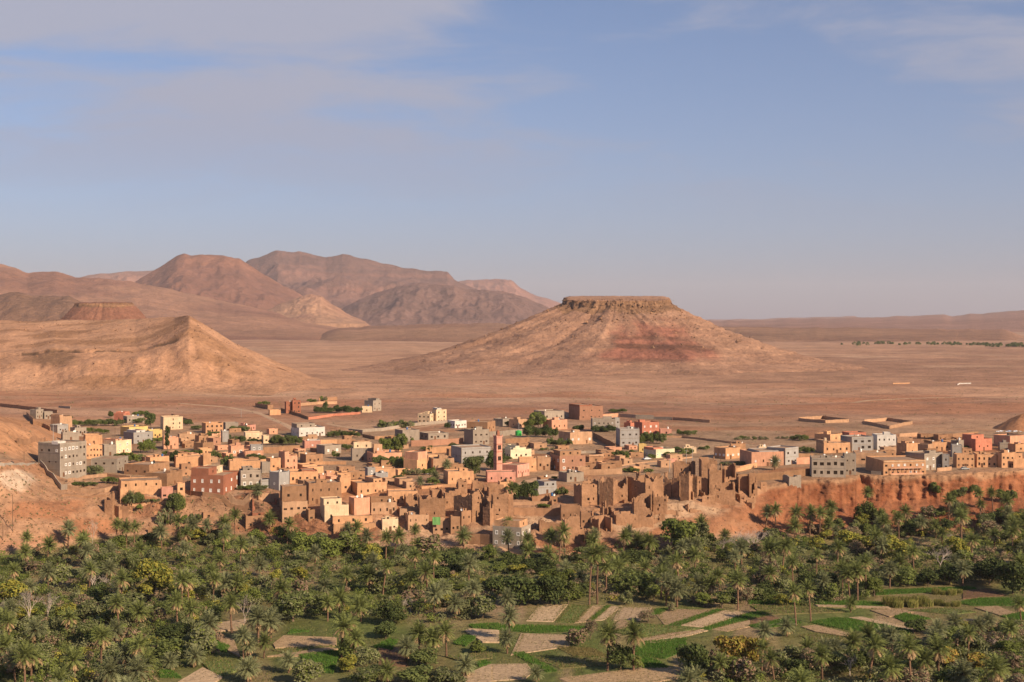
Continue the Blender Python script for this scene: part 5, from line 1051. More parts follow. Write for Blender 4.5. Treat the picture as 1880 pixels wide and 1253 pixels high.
# ---------------------------------------------------------------- placing
VEG = []          # (x, y) of everything planted
NPALM = [0]; NB = [0]
ANCH = [(283, 1110, 'big yellow-green left tree'), (22, 1115, 'yellow-green tree at the left border'), (54, 1147, 'taller white-trunked bare tree'), (88, 1137, 'smaller white-trunked bare tree'), (125, 1006, 'palm highest on the left slope'), (426, 1163, 'fan-crowned palm on the bare patch'), (326, 1151, 'tall left-grove palm'), (298, 1147, 'withered brown bush'), (630, 1235, 'round yellow-green bush in the fields'), (652, 993, 'palm against the orange front house'), (783, 1095, 'tall curved palm'), (931, 1202, 'thick palm by the pale field'), (1097, 1110, 'pair of slim tall palms'), (1163, 1232, 'lone tall palm'), (1061, 1186, 'dark withered bush'), (961, 1110, 'broad dark tree by the fields'), (1254, 1017, 'tall feathery tree'), (1352, 1017, 'large pale leafless tree'), (1149, 1111, 'round pale bush'), (1272, 1240, 'dark bush by the golden thicket'), (1336, 1235, 'golden-leaved bush'), (1422, 1263, 'large palm at the bottom edge'), (1635, 1271, 'round-crowned bottom palm'), (1462, 1149, 'bare-trunked palm in the right fields'), (1591, 956, 'very tall cliff palm'), (1424, 973, 'slim palm pair by the red bank'), (1560, 1012, 'left yellow-green row crown'), (1653, 1038, 'right yellow-green row crown'), (1726, 1046, 'pale bare tree'), (1811, 993, 'round withered tree'), (1836, 1201, 'wide bare bush'), (1670, 1118, 'tall reed bed'), (450, 980, 'tiny mud hut'), (700, 985, 'worn pale house'), (945, 1005, 'grey grove house'), (545, 985, 'four-bay house'), (170, 1010, 'dead trunk on the slope'), (676, 1258, 'wide olive-green bush at the bottom'), (764, 1258, 'long grey-green bush row'), (1065, 1000, 'collapsed mud tower'), (200, 1060, 'left grove middle'), (420, 1060, 'grove edge left of the fields'), (560, 1060, 'palm trio'), (880, 1060, 'grove below the fortress'), (1180, 1060, 'dark trees behind the fields'), (1480, 1060, 'grove under the cliff'), (1860, 1060, 'right border grove'), (60, 1240, 'bottom left palms'), (200, 1250, 'bottom left bushes'), (1760, 1250, 'bottom right bushes'), (520, 1180, 'left field edge')]
def zone(P):
    px = CX+F*P.x/P.y; py = HY+F*(H-P.z)/P.y
    if py < 975 and P.z > 5 and not (px > 1400 and py > 900): return 'near the '+near(P)
    a = min(ANCH, key=lambda l: (l[0]-px)**2+2.2*(l[1]-py)**2); dx, dy = px-a[0], py-a[1]
    if abs(dx)+abs(dy) < 14: return 'close by the '+a[2]
    if abs(dx) > 1.2*abs(dy): return ('far ' if abs(dx) > 55 else 'just ')+('right' if dx > 0 else 'left')+' of the '+a[2]
    return ('in front of the ' if dy > 0 else 'behind the ')+a[2]
def zone1(P):
    # finer strips of the grove
    z = zone0(P); 
    if z.startswith('near'): return z
    return z+(', back row' if P.y > 520 else ', middle row' if P.y > 440 else ', front row')
def zone0(P):
    px = CX+F*P.x/P.y; py = HY+F*(H-P.z)/P.y
    if py < 975 and P.z > 5: return 'near the '+near(P)
    if py > 1180: 
        if px < 420: return 'in the bottom left corner'
        return 'standing in the fields at the bottom' if px < 1240 else 'in the bottom right thicket'
    if px < 330: return 'in the far left grove'
    if px < 640: return 'in the grove left of the fields'
    if px < 980: return 'in the grove below the ruined fortress'
    if px < 1330: return 'in the grove behind the striped fields'
    return 'in the grove under the red cliff' if px < 1640 else 'in the grove at the far right'
def plant_palm(P, v, h, label=None, rnd=random, wide=None):
    s = h/PH[v]; E = empty('date_palm', P, rnd.uniform(0, 6.28)); E.rotation_euler[0] = rnd.gauss(0, .045); E.rotation_euler[1] = rnd.gauss(0, .045)
    cs = (wide if wide else (s*.45+.55 if v != 7 else s))*rnd.uniform(.82, 1.16)
    tag(E, label or f'{PDESC[v]} {zone(P)}', 'palm tree', 'date palms of the oasis')
    t = obj('trunk', PALMS[v][0], E, scale=(cs, cs, s)); c = obj('crown', PALMS[v][1], E, scale=(cs, cs, cs)); c.location = (0, 0, PH[v]*(s-cs))
    VEG.append((P.x, P.y)); NPALM[0] += 1; return E
def plant_broad(P, kind, h, w=None, label=None, rnd=random, name=None):
    v = rnd.randrange(len(BROAD[kind])); bh, bw = BH[kind][v]; sz = h/bh; sx = (w/bw) if w else sz
    nm = name or ('shrub' if kind == 'shrub' else 'cypress' if kind == 'cypress' else 'broadleaf_tree')
    E = empty(nm, P, rnd.uniform(0, 6.28)); tag(E, label or f'{BDESC[kind]} {zone(P)}', 'shrub' if kind == 'shrub' else 'tree', 'shrubs of the oasis' if kind == 'shrub' else 'broadleaf trees of the oasis')
    obj('trunk', BROAD[kind][v][0], E, scale=(sx, sx, sz)); obj('crown', BROAD[kind][v][1], E, scale=(sx, sx*rnd.uniform(.85, 1.15), sz))
    VEG.append((P.x, P.y)); NB[0] += 1; return E
def plant_bare(P, v, h, label=None, w=1.0, rnd=random):
    s = h/(7.5, 6.0, 5.0)[v]; E = tag(empty('bare_tree', P, rnd.uniform(0, 6.28)), label or f'leafless pale grey tree {zone(P)}', 'tree', 'bare trees of the oasis')
    for n_, m_ in zip(('trunk', 'branches'), BARES[v]): obj(n_, m_, E, scale=(s*w, s*w, s))
    VEG.append((P.x, P.y)); return E
# regions of the lower zooms: (x offset, y offset, scale)
LZ = {4: (0, 940, 3.76), 5: (450, 940, 3.76), 6: (900, 940, 3.76), 7: (1380, 900, 3.55)}
def lz(r, x, y): o = LZ[r]; return o[0]+x/o[2], o[1]+y/o[2]
HAND = [(5, 760, 110, 200), (5, 850, 170, 290), (5, 970, 180, 345), (5, 1020, 170, 350), (5, 1090, 270, 350), (5, 1255, 415, 585), (5, 570, 630, 760), (5, 650, 600, 730), (5, 800, 650, 760), (5, 90, 740, 905), (5, 175, 760, 900), (5, 665, 800, 1010), (5, 765, 880, 1020), (5, 720, 780, 960),
 (5, 1200, 850, 1010), (5, 1300, 870, 1010), (5, 1390, 830, 1010), (5, 1110, 940, 1040), (5, 1810, 880, 985), (5, 1820, 720, 890), (5, 1815, 610, 760), (5, 1520, 1060, 1140), (5, 980, 1110, 1200), (5, 290, 90, 230), (5, 860, 440, 560), (5, 700, 440, 560), (5, 1370, 530, 640), (5, 1580, 530, 650), (5, 1450, 640, 740), (5, 1510, 180, 300), (5, 40, 1080, 1180), (5, 300, 1030, 1120), (5, 130, 900, 1010), (5, 20, 920, 1020),
 (6, 685, 310, 645), (6, 740, 295, 640), (6, 800, 380, 560), (6, 1215, 490, 650), (6, 1290, 540, 660), (6, 1440, 510, 640), (6, 1515, 500, 640), (6, 1180, 440, 600), (6, 1300, 340, 470), (6, 1420, 300, 430), (6, 890, 380, 500), (6, 410, 290, 400), (6, 270, 270, 370), (6, 1100, 210, 330), (6, 1590, 450, 620), (6, 1710, 480, 680), (6, 1690, 310, 430), (6, 810, 850, 1100), (6, 990, 830, 1100), (6, 320, 1120, 1190), (6, 1465, 80, 250),
 (7, 290, 660, 885), (7, 385, 650, 865), (7, 640, 560, 730), (7, 690, 540, 725), (7, 745, 480, 690), (7, 590, 520, 690), (7, 1375, 520, 635), (7, 150, 1110, 1290), (7, 905, 1160, 1320), (7, 1115, 1110, 1260), (7, 870, 960, 1060), (7, 770, 940, 1040), (7, 990, 1020, 1120), (7, 80, 920, 1000), (7, 360, 1030, 1130), (7, 545, 1040, 1130), (7, 1325, 870, 965), (7, 1540, 860, 930), (7, 1190, 960, 1060), (7, 655, 990, 1080), (7, 750, 20, 200), (7, 155, 130, 260), (7, 92, 145, 250),
 (7, 960, 180, 320), (7, 1370, 180, 330), (7, 1435, 330, 470), (7, 1710, 240, 370), (7, 445, 150, 320), (7, 380, 150, 300), (7, 280, 150, 290), (7, 1060, 410, 560), (7, 560, 380, 520), (7, 200, 370, 540), (7, 270, 480, 650), (7, 420, 430, 640), (7, 1750, 480, 660), (7, 1380, 1200, 1330), (7, 900, 520, 640), (7, 645, 740, 800), (7, 230, 890, 960), (7, 1480, 890, 950),
 (4, 470, 120, 250), (4, 330, 230, 350), (4, 180, 280, 400), (4, 800, 90, 220), (4, 610, 270, 390), (4, 1115, 140, 260), (4, 950, 260, 370), (4, 1280, 260, 370), (4, 1550, 80, 220), (4, 460, 740, 905), (4, 790, 820, 960), (4, 950, 690, 800), (4, 1225, 620, 795), (4, 1330, 670, 790), (4, 1600, 640, 840), (4, 1785, 740, 925), (4, 1850, 770, 920), (4, 105, 1010, 1200), (4, 215, 1010, 1200), (4, 520, 1030, 1180), (4, 860, 980, 1110), (4, 700, 870, 1110), (4, 1345, 1000, 1080), (4, 1710, 1090, 1190), (4, 240, 820, 930), (4, 80, 670, 780), (4, 1470, 470, 640), (4, 1560, 490, 610), (4, 1640, 490, 610), (4, 1680, 370, 490), (4, 620, 400, 540), (4, 760, 400, 530), (4, 1180, 1040, 1100), (4, 1680, 860, 1030), (4, 1000, 1050, 1180), (4, 760, 1110, 1240), (4, 30, 930, 1090), (4, 950, 1100, 1230), (4, 590, 190, 330)]
HLAB = {(6, 990): 'lone tall palm with a straight bare trunk in the middle of the fields', (6, 810): 'bushy palm pair-mate left of the lone tall palm in the fields', (6, 685): 'slim tall palm, left of the pair at the back of the striped fields', (6, 740): 'slim tall palm, right of the pair at the back of the striped fields', (5, 760): 'palm standing against the low orange front house', (5, 850): 'palm just right of the one against the orange front house', (5, 1255): 'tall palm with a curved trunk above dark bushes in the centre', (7, 290): 'tall palm with a bare trunk in the right-hand fields', (7, 750): 'very tall palm rising against the red cliff', (7, 155): 'slim palm before the red bank, right of two', (7, 92): 'slim palm before the red bank, left of two', (7, 150): 'large palm nearest the bottom edge right of the golden bushes', (4, 470): 'palm highest on the left slope above the grove', (5, 1810): 'thick palm beside the pale ploughed field', (4, 1600): 'palm with a round fan crown on the bare patch at left', (4, 1225): 'tall palm beside the withered bush in the left grove', (7, 905): 'large round-crowned palm at the bottom edge in the right thicket'}
rv = random.Random(99)
for r, cx_, cy_, by_ in HAND:
    px, pb = lz(r, cx_, by_); P = hit(px, pb); h = (by_-cy_)/LZ[r][2]*P.y/F
    h = max(h*1.02, 2.4); v = min(range(7), key=lambda k: abs(PH[k]-h)+rv.random()*2.2)
    plant_palm(P, v, h, HLAB.get((r, cx_)), rv)
def inside(poly, x, y):
    c = False; n = len(poly); j = n-1
    for i in range(n):
        xi, yi = poly[i]; xj, yj = poly[j]
        if (yi > y) != (yj > y) and x < (xj-xi)*(y-yi)/(yj-yi)+xi: c = not c
        j = i
    return c
GROVE_A = [(-30, 1035), (60, 1018), (200, 1002), (350, 996), (520, 992), (700, 1008), (940, 1022), (1120, 1026), (1240, 1010), (1350, 998), (1480, 988), (1620, 974), (1760, 972), (1910, 965), (1910, 1072), (1700, 1074), (1620, 1080), (1600, 1100), (1450, 1118), (1380, 1110), (1200, 1104), (1000, 1104), (960, 1112), (880, 1112), (835, 1150), (700, 1138), (600, 1132), (520, 1136), (420, 1108), (395, 1150), (398, 1200), (360, 1225), (285, 1240), (270, 1345), (-30, 1345)]
GROVE_B = [(1250, 1262), (1300, 1228), (1430, 1212), (1500, 1206), (1560, 1200), (1690, 1188), (1750, 1158), (1910, 1148), (1910, 1350), (1250, 1350)]
# single trees that the photograph shows plainly: (region, x, base y, height px, width px in that zoom, kind, label)
SINGLE = [(4, 1060, 640, 310, 220, 'yellow', 'big yellow-green tree in the middle of the left grove'), (4, 1130, 560, 200, 150, 'yellow', None), (4, 85, 660, 180, 150, 'yellow', 'yellow-green tree at the left border'), (4, 865, 610, 150, 110, 'yellow', None), (4, 1270, 630, 110, 160, 'yellow', None), (4, 1000, 610, 110, 90, 'yellow', None),
 (5, 215, 520, 120, 110, 'yellow', None), (5, 385, 500, 120, 140, 'yellow', None), (5, 870, 380, 150, 150, 'yellow', None), (5, 720, 1110, 120, 150, 'yellow', 'round yellow-green bush under the palm trio in the fields'), (5, 700, 300, 160, 180, 'green', None), (5, 590, 330, 150, 160, 'green', None), (5, 420, 320, 170, 160, 'green', None),
 (7, 640, 400, 130, 170, 'yellow', 'left crown of the large yellow-green row under the cliff'), (7, 760, 420, 140, 170, 'yellow', 'second crown of the large yellow-green row under the cliff'), (7, 870, 450, 150, 170, 'yellow', 'third crown of the large yellow-green row under the cliff'), (7, 970, 490, 150, 150, 'yellow', 'right crown of the large yellow-green row under the cliff'), (7, 1340, 430, 120, 160, 'yellow', None), (7, 480, 330, 70, 90, 'yellow', None), (7, 420, 390, 80, 100, 'yellow', None), (7, 1760, 410, 100, 110, 'yellow', None),
 (6, 1330, 290, 240, 260, 'green', 'tall feathery green tree below the ruins'), (6, 1440, 270, 190, 160, 'sage', None), (6, 330, 420, 100, 240, 'dark', None), (6, 230, 640, 200, 250, 'dark', 'broad dark tree at the left end of the striped fields'), (6, 420, 640, 210, 200, 'dark', None), (6, 540, 640, 160, 140, 'green', None), (6, 1000, 560, 160, 250, 'olive', None), (6, 1010, 370, 110, 220, 'dark', None), (6, 935, 645, 95, 90, 'sage', 'round pale bush in front of the dark trees behind the fields'), (6, 1480, 660, 100, 120, 'green', None), (6, 1600, 670, 110, 150, 'green', None), (6, 1255, 690, 60, 60, 'shrub', None),
 (6, 1400, 1130, 230, 230, 'dark', 'dark bush at the left of the golden thicket'), (6, 1640, 1110, 240, 230, 'gold', 'golden-leaved bush at the bottom right of the fields'), (6, 1760, 1090, 220, 200, 'gold', 'tall golden-leaved bush beside the first golden one'), (6, 1560, 1130, 160, 160, 'brown', None), (6, 1780, 1200, 180, 200, 'brown', None), (6, 605, 925, 120, 150, 'brown', 'dark withered bush left of the lone palm'), (6, 690, 880, 130, 110, 'brown', 'thin withered bush beside the dark one in the fields'), (6, 1090, 770, 80, 130, 'brown', None),
 (6, 900, 1095, 190, 180, 'dark', 'dark leafy clump at the foot of the lone tall palm'), (6, 1020, 1100, 100, 80, 'green', None), (5, 840, 1060, 130, 170, 'sage', None), (5, 740, 1010, 150, 170, 'olive', None), (5, 1240, 1060, 110, 220, 'olive', None), (5, 970, 880, 110, 150, 'dark', None), (5, 1000, 780, 160, 220, 'dark', None), (5, 330, 760, 200, 280, 'olive', None), (5, 400, 640, 170, 160, 'brown', None), (5, 950, 560, 140, 180, 'sage', None), (5, 1640, 740, 150, 200, 'sage', None), (5, 1320, 470, 120, 200, 'dark', None), (5, 1260, 300, 140, 200, 'brown', None), (5, 850, 1200, 120, 250, 'olive', 'wide olive-green bush at the bottom edge'), (5, 1180, 1200, 120, 260, 'olive', 'long grey-green bush row at the bottom edge'), (5, 1400, 1200, 110, 220, 'sage', 'pale bush at the right end of the bottom row'), (5, 420, 1200, 170, 200, 'sage', None), (5, 1590, 980, 80, 120, 'shrub', None),
 (4, 1470, 800, 140, 120, 'dark', None), (4, 1180, 900, 120, 200, 'dark', None), (4, 1380, 1010, 200, 220, 'sage', None), (4, 1150, 1010, 150, 200, 'olive', None), (4, 350, 1170, 150, 180, 'green', None), (4, 1120, 780, 110, 110, 'brown', 'withered brown bush in the left grove'), (4, 430, 520, 150, 170, 'sage', None), (4, 720, 420, 130, 170, 'olive', None), (4, 930, 520, 130, 130, 'olive', None), (4, 880, 720, 140, 330, 'sage', None), (4, 650, 740, 120, 220, 'sage', None), (4, 130, 860, 110, 200, 'sage', None), (4, 600, 680, 100, 150, 'brown', None),
 (7, 750, 230, 160, 150, 'olive', None), (7, 1530, 330, 130, 160, 'brown', 'round withered tree in the right grove'), (7, 1000, 620, 120, 170, 'olive', None), (7, 1150, 630, 110, 140, 'dark', None), (7, 1290, 620, 130, 160, 'dark', None), (7, 1550, 620, 170, 220, 'dark', None), (7, 1700, 680, 220, 220, 'dark', None), (7, 100, 660, 200, 160, 'brown', None), (7, 500, 700, 180, 160, 'dark', None), (7, 800, 700, 130, 110, 'green', None), (7, 700, 1180, 140, 180, 'olive', None), (7, 540, 1200, 140, 170, 'olive', None), (7, 820, 1150, 120, 150, 'sage', None), (7, 1420, 1050, 130, 200, 'sage', None), (7, 1300, 1000, 110, 180, 'olive', None), (7, 1250, 1150, 120, 150, 'gold', None), (7, 1480, 1200, 120, 160, 'gold', None), (7, 1650, 1220, 150, 200, 'brown', None), (7, 1700, 950, 90, 200, 'sage', None), (7, 300, 1230, 130, 150, 'dark', None), (7, 30, 1150, 170, 120, 'gold', None), (7, 1060, 940, 90, 140, 'dark', None)]
for r, x, by, hp, wp, kind, lab in SINGLE:
    P = hit(*lz(r, x, by)); k = P.y/F/LZ[r][2]; plant_broad(P, kind, hp*k*1.05, wp*k*1.1, lab, rv)
for r, x, by, hp, v, w, lab in [(6, 1700, 290, 190, 1, 1.5, 'large pale leafless tree below the red bank'), (6, 1600, 300, 150, 1, 1.2, None), (6, 1800, 300, 170, 1, 1.2, None), (4, 200, 780, 250, 0, 1.0, 'white-trunked bare tree at the left, taller of two'), (4, 330, 740, 180, 0, 1.1, 'white-trunked bare tree at the left, smaller of two'), (4, 650, 560, 140, 2, 1.3, None), (4, 790, 610, 130, 1, 1.0, None), (7, 1230, 520, 160, 2, 1.2, 'pale bare tree in the right grove'), (7, 1620, 1070, 110, 2, 1.8, 'wide bare bush at the right of the bottom thicket'), (7, 640, 1220, 150, 2, 1.2, None), (5, 1140, 700, 120, 2, 1.0, None), (4, 1690, 780, 220, 0, .8, None), (4, 10, 760, 150, 0, .8, None), (5, 1240, 260, 110, 2, 1.3, None), (4, 1300, 480, 110, 2, 1.2, None), (7, 20, 400, 150, 1, 1.2, None), (7, 1270, 350, 80, 2, 1.2, None), (4, 640, 235, 190, 0, .5, 'single thin dead trunk on the left slope')]:
    P = hit(*lz(r, x, by)); plant_bare(P, v, hp/LZ[r][2]*P.y/F, lab, w, rv)
def free(x, y, d):
    return all((x-a)**2+(y-b)**2 > d*d for a, b in VEG)
def fill(poly, n, what, mind, seed, zmax=4.5):
    rn = random.Random(seed); xs = [p[0] for p in poly]; ys = [p[1] for p in poly]; k = 0; tries = 0
    ya, yb = H*F/(max(ys)-HY), H*F/(min(ys)-HY)
    while k < n and tries < n*60:
        tries += 1
        Y = rn.uniform(ya, yb); px = rn.uniform(min(xs), max(xs)); x = Y*(px-CX)/F
        z = ground(x, Y); py = HY+F*(H-z)/Y
        if z > zmax or not inside(poly, px, py) or not free(x, Y, mind): continue
        what(Vector((x, Y, z)), rn, px, py); k += 1
def w_palm(P, rn, px, py):
    v = rn.choices(range(8), (4, 2, 5, 4, 4, 5, .6, 2))[0]; plant_palm(P, v, PH[v]*rn.uniform(.8, 1.05), None, rn)
def w_broad(P, rn, px, py):
    kind = rn.choices(('olive', 'green', 'yellow', 'dark', 'brown', 'sage'), (6, 4, 1.3, 4.5 if px > 700 else 1.6, 3, 4.5 if px < 700 else 2.5))[0]
    plant_broad(P, kind, rn.uniform(4.0, 7.0), rn.uniform(6.0, 9.5), None, rn)
def w_shrub(P, rn, px, py): plant_broad(P, 'shrub', rn.uniform(1.8, 3.2), rn.uniform(3.5, 6), None, rn)
fill(GROVE_A, 92, w_palm, 3.8, 1); fill(GROVE_B, 22, w_palm, 3.6, 2)
GROVE_C = [(1400, 990), (1480, 968), (1600, 958), (1640, 945), (1760, 940), (1905, 935), (1905, 985), (1640, 992), (1480, 998)]
fill(GROVE_C, 20, w_palm, 3.0, 11, 13); fill(GROVE_C, 28, w_broad, 2.6, 12, 13)
fill(GROVE_A, 128, w_broad, 2.9, 3); fill(GROVE_B, 28, w_broad, 3.0, 4)
fill(GROVE_A, 230, w_shrub, 1.8, 5); fill(GROVE_B, 40, w_shrub, 1.8, 6)
GROVE_D = [(120, 1010), (200, 985), (350, 978), (520, 975), (560, 992), (700, 1003), (940, 1017), (1230, 1003), (1330, 990), (1330, 1010), (1230, 1032), (940, 1036), (700, 1024), (400, 1012), (200, 1022)]
fill(GROVE_D, 22, w_palm, 2.6, 13, 9); fill(GROVE_D, 22, w_broad, 2.4, 14, 9)
def thicket():
    rn = random.Random(18); C, Rr, K = [], [], []
    for poly, n in ((GROVE_A, 4200), (GROVE_B, 560), (GROVE_D, 300), (GROVE_C, 160)):
        xs = [p[0] for p in poly]; ys = [p[1] for p in poly]; ya, yb = H*F/(max(ys)-HY), H*F/(min(ys)-HY)
        for _ in range(n):
            Y = rn.uniform(ya, yb); px = rn.uniform(min(xs), max(xs)); x = Y*(px-CX)/F; z = ground(x, Y)
            if z > 10 or not inside(poly, px, HY+F*(H-z)/Y): continue
            k = rn.choices(range(6), (5, 3.5, 3.5, .7, 2, 3))[0]; hh = rn.uniform(.8, 3.4)
            for _l in range(4): C.append((x+rn.gauss(0, 1.0), Y+rn.gauss(0, 1.0), z+hh*rn.uniform(.3, 1.1))); Rr.append(rn.uniform(.8, 1.7)); K.append(k)
    C, Rr, K = np.array(C), np.array(Rr), np.array(K); rng = np.random.default_rng(15); n = min(len(C)*36, 300000)
    # leaves() draws the lobe of each leaf first; draw the same numbers again to colour by clump
    kk = np.random.default_rng(15).integers(0, len(C), n); V, Q = leaves(C, Rr, n, .29, rng, .4)
    tag(obj('thicket', mesh_np('thicket', V, Q, [L_OLIVE, L_SAGE, L_GREEN, L_YELLOW, L_BROWN, L_DARK], K[kk])), 'tangled mass of low bushes between the palms of the grove', kind='stuff')
thicket()
# undergrowth: leafy ground cover under the grove
def undergrowth():
    rn = random.Random(8); C, Rr = [], []
    for poly, n in ((GROVE_A, 5200), (GROVE_B, 800)):
        k = 0; xs = [p[0] for p in poly]; ys = [p[1] for p in poly]; ya, yb = H*F/(max(ys)-HY), H*F/(min(ys)-HY)
        while k < n:
            Y = rn.uniform(ya, yb); px = rn.uniform(min(xs), max(xs)); x = Y*(px-CX)/F; z = ground(x, Y); k += 1
            if z > 5 or not inside(poly, px, HY+F*(H-z)/Y): continue
            C.append((x, Y, z+.3)); Rr.append(rn.uniform(.8, 2.0))
    rng = np.random.default_rng(5); V, Q = leaves(np.array(C), np.array(Rr), 95000, .25, rng, .5)
    me = mesh_np('undergrowth', V, Q, [L_OLIVE, L_SAGE, L_GRASS], rng.integers(0, 3, len(Q)))
    tag(obj('undergrowth', me), 'low leafy undergrowth covering the ground of the palm grove', kind='stuff')
undergrowth()
# ---------------------------------------------------------------- fields on the valley floor
FIELD_POLY = [
 (6, 'p', [(265, 752), (345, 655), (520, 650), (430, 757)]), (6, 'm', [(465, 760), (560, 652), (690, 655), (590, 767)]), (6, 't', [(595, 767), (690, 660), (785, 655), (680, 757)]), (6, 'g', [(690, 747), (790, 660), (825, 655), (725, 742)]), (6, 'p', [(725, 752), (830, 660), (900, 660), (790, 747)]),
 (6, 'p', [(860, 752), (905, 665), (1100, 670), (1030, 752)]), (6, 'g', [(1120, 717), (1150, 675), (1230, 675), (1170, 714)]), (6, 't', [(1160, 717), (1240, 682), (1520, 690), (1300, 777), (1210, 777)]), (6, 'g', [(1250, 782), (1540, 688), (1600, 690), (1330, 782)]), (6, 'p', [(1345, 782), (1600, 692), (1760, 705), (1480, 792)]),
 (6, 'g', [(1490, 802), (1790, 705), (1900, 700), (1900, 725), (1540, 807)]), (6, 't', [(1560, 812), (1880, 725), (1900, 770), (1650, 827)]), (6, 'g', [(0, 787), (640, 802), (640, 822), (300, 840), (0, 812)]), (6, 'p', [(170, 987), (230, 852), (540, 862), (520, 932)]), (6, 'g', [(1000, 987), (1060, 912), (1330, 887), (1340, 962), (1200, 1012)]),
 (6, 'g', [(1040, 1017), (1090, 1002), (1220, 1077), (1060, 1082)]), (6, 't', [(540, 1152), (1070, 1082), (1280, 1087), (1360, 1142), (1100, 1187), (600, 1187)]), (6, 'g', [(165, 992), (240, 987), (440, 1097), (380, 1102)]), (6, 'p', [(0, 1067), (240, 1064), (280, 1112), (230, 1152), (0, 1172)]), (6, 'o', [(320, 1012), (800, 1012), (810, 1062), (500, 1082)]),
 (6, 'y', [(470, 940), (700, 952), (800, 1004), (600, 1010)]), (6, 'p', [(1080, 912), (1440, 827), (1480, 832), (1200, 907)]), (6, 'm', [(870, 832), (1060, 782), (1200, 792), (1380, 812), (1100, 872)]), (6, 't', [(840, 810), (900, 757), (960, 760), (930, 812)]), (6, 't', [(1040, 882), (1200, 850), (1440, 822), (1080, 905)]),
 (7, 'g', [(850, 657), (1390, 637), (1430, 652), (1200, 667), (850, 687)]), (7, 'g', [(0, 722), (250, 717), (260, 742), (0, 747)]), (7, 'g', [(440, 727), (860, 742), (880, 767), (450, 757)]), (7, 'b', [(0, 837), (90, 827), (210, 842), (0, 887)]), (7, 'g', [(0, 889), (230, 844), (300, 872), (60, 909)]), (7, 'g', [(420, 872), (560, 842), (650, 850), (1000, 922), (980, 940), (640, 917)]),
 (7, 'p', [(660, 842), (740, 837), (1030, 907), (1080, 922), (1010, 917)]), (7, 't', [(340, 902), (420, 892), (620, 942), (600, 962), (420, 932)]), (7, 'o', [(330, 962), (420, 947), (590, 972), (500, 1032)]), (7, 't', [(790, 792), (960, 787), (1040, 802), (900, 827)]), (7, 'g', [(940, 832), (1000, 812), (1150, 842), (1000, 862)]), (7, 'g', [(1360, 742), (1500, 717), (1790, 717), (1790, 757), (1450, 757)]),
 (7, 't', [(1470, 777), (1600, 767), (1700, 802), (1640, 827)]), (7, 't', [(1340, 852), (1440, 852), (1740, 892), (1560, 892)]), (7, 'b', [(1390, 662), (1530, 652), (1640, 692), (1390, 712)]), (7, 'p', [(440, 757), (860, 769), (880, 780), (460, 767)]), (7, 'm', [(1050, 790), (1280, 780), (1440, 800), (1300, 812)]), (7, 'o', [(20, 765), (260, 760), (560, 800), (100, 815)]), (7, 'g', [(1640, 830), (1790, 800), (1790, 850), (1720, 850)]),
 (5, 't', [(215, 922), (280, 872), (600, 882), (600, 932), (230, 947)]), (5, 'o', [(210, 962), (560, 934), (600, 942), (320, 987)]), (5, 't', [(190, 1002), (560, 952), (620, 962), (430, 1002)]), (5, 'g', [(390, 1004), (600, 977), (640, 987), (600, 1112), (520, 1102)]), (5, 'g', [(300, 847), (330, 822), (430, 832)]), (5, 'p', [(1530, 832), (1560, 822), (1740, 832), (1740, 902), (1640, 902)]),
 (5, 'g', [(1445, 917), (1500, 867), (1590, 872), (1520, 932)]), (5, 'g', [(1600, 1055), (1660, 1040), (1690, 1060), (1620, 1072)]), (5, 'p', [(1520, 1142), (1640, 1087), (1690, 1077), (1690, 1187), (1530, 1187)]), (5, 'b', [(930, 962), (1060, 952), (1110, 1062), (930, 1062)]), (5, 'g', [(1560, 792), (1740, 782), (1740, 812), (1580, 807)]), (5, 'g', [(900, 942), (1000, 892), (1050, 902), (1010, 962)]), (5, 'o', [(1400, 1010), (1690, 985), (1690, 1020), (1500, 1040)]),
 (4, 'g', [(1100, 1112), (1160, 1097), (1240, 1157), (1110, 1152)]), (4, 't', [(1480, 862), (1610, 902), (1650, 1000), (1560, 960)]), (4, 'p', [(1480, 782), (1700, 752), (1640, 822), (1500, 832)]), (4, 'g', [(1500, 912), (1580, 942), (1560, 972), (1500, 962)]), (4, 'p', [(1250, 1190), (1400, 1100), (1520, 1160), (1460, 1200)]), (4, 'm', [(1410, 1060), (1560, 1040), (1620, 1110), (1500, 1150)]),
]
_fc = dict(p=(.56, .40, .255), t=(.45, .31, .185), g=(.09, .165, .034), m=(.19, .22, .075), o=(.23, .20, .085), y=(.30, .23, .085), b=(.22, .125, .075))
FM = {}
for k_, c_ in _fc.items(): FM[k_] = plaster_mat('field '+k_, c_, var=.34, dirt=.6, dirtcol=tuple(v*.55 for v in c_), scale=.9)
_fl = dict(p='pale bare', t='tan ploughed', g='bright green', m='patchy green', o='olive stubble', y='yellow stubble', b='dark brown ploughed')
_rows = []; rng_f = np.random.default_rng(77)
GP = {'g': [], 'm': [], 'o': [], 'y': []}
def poly_pts(r, pts): return [hit(*lz(r, x, y)) for x, y in pts]
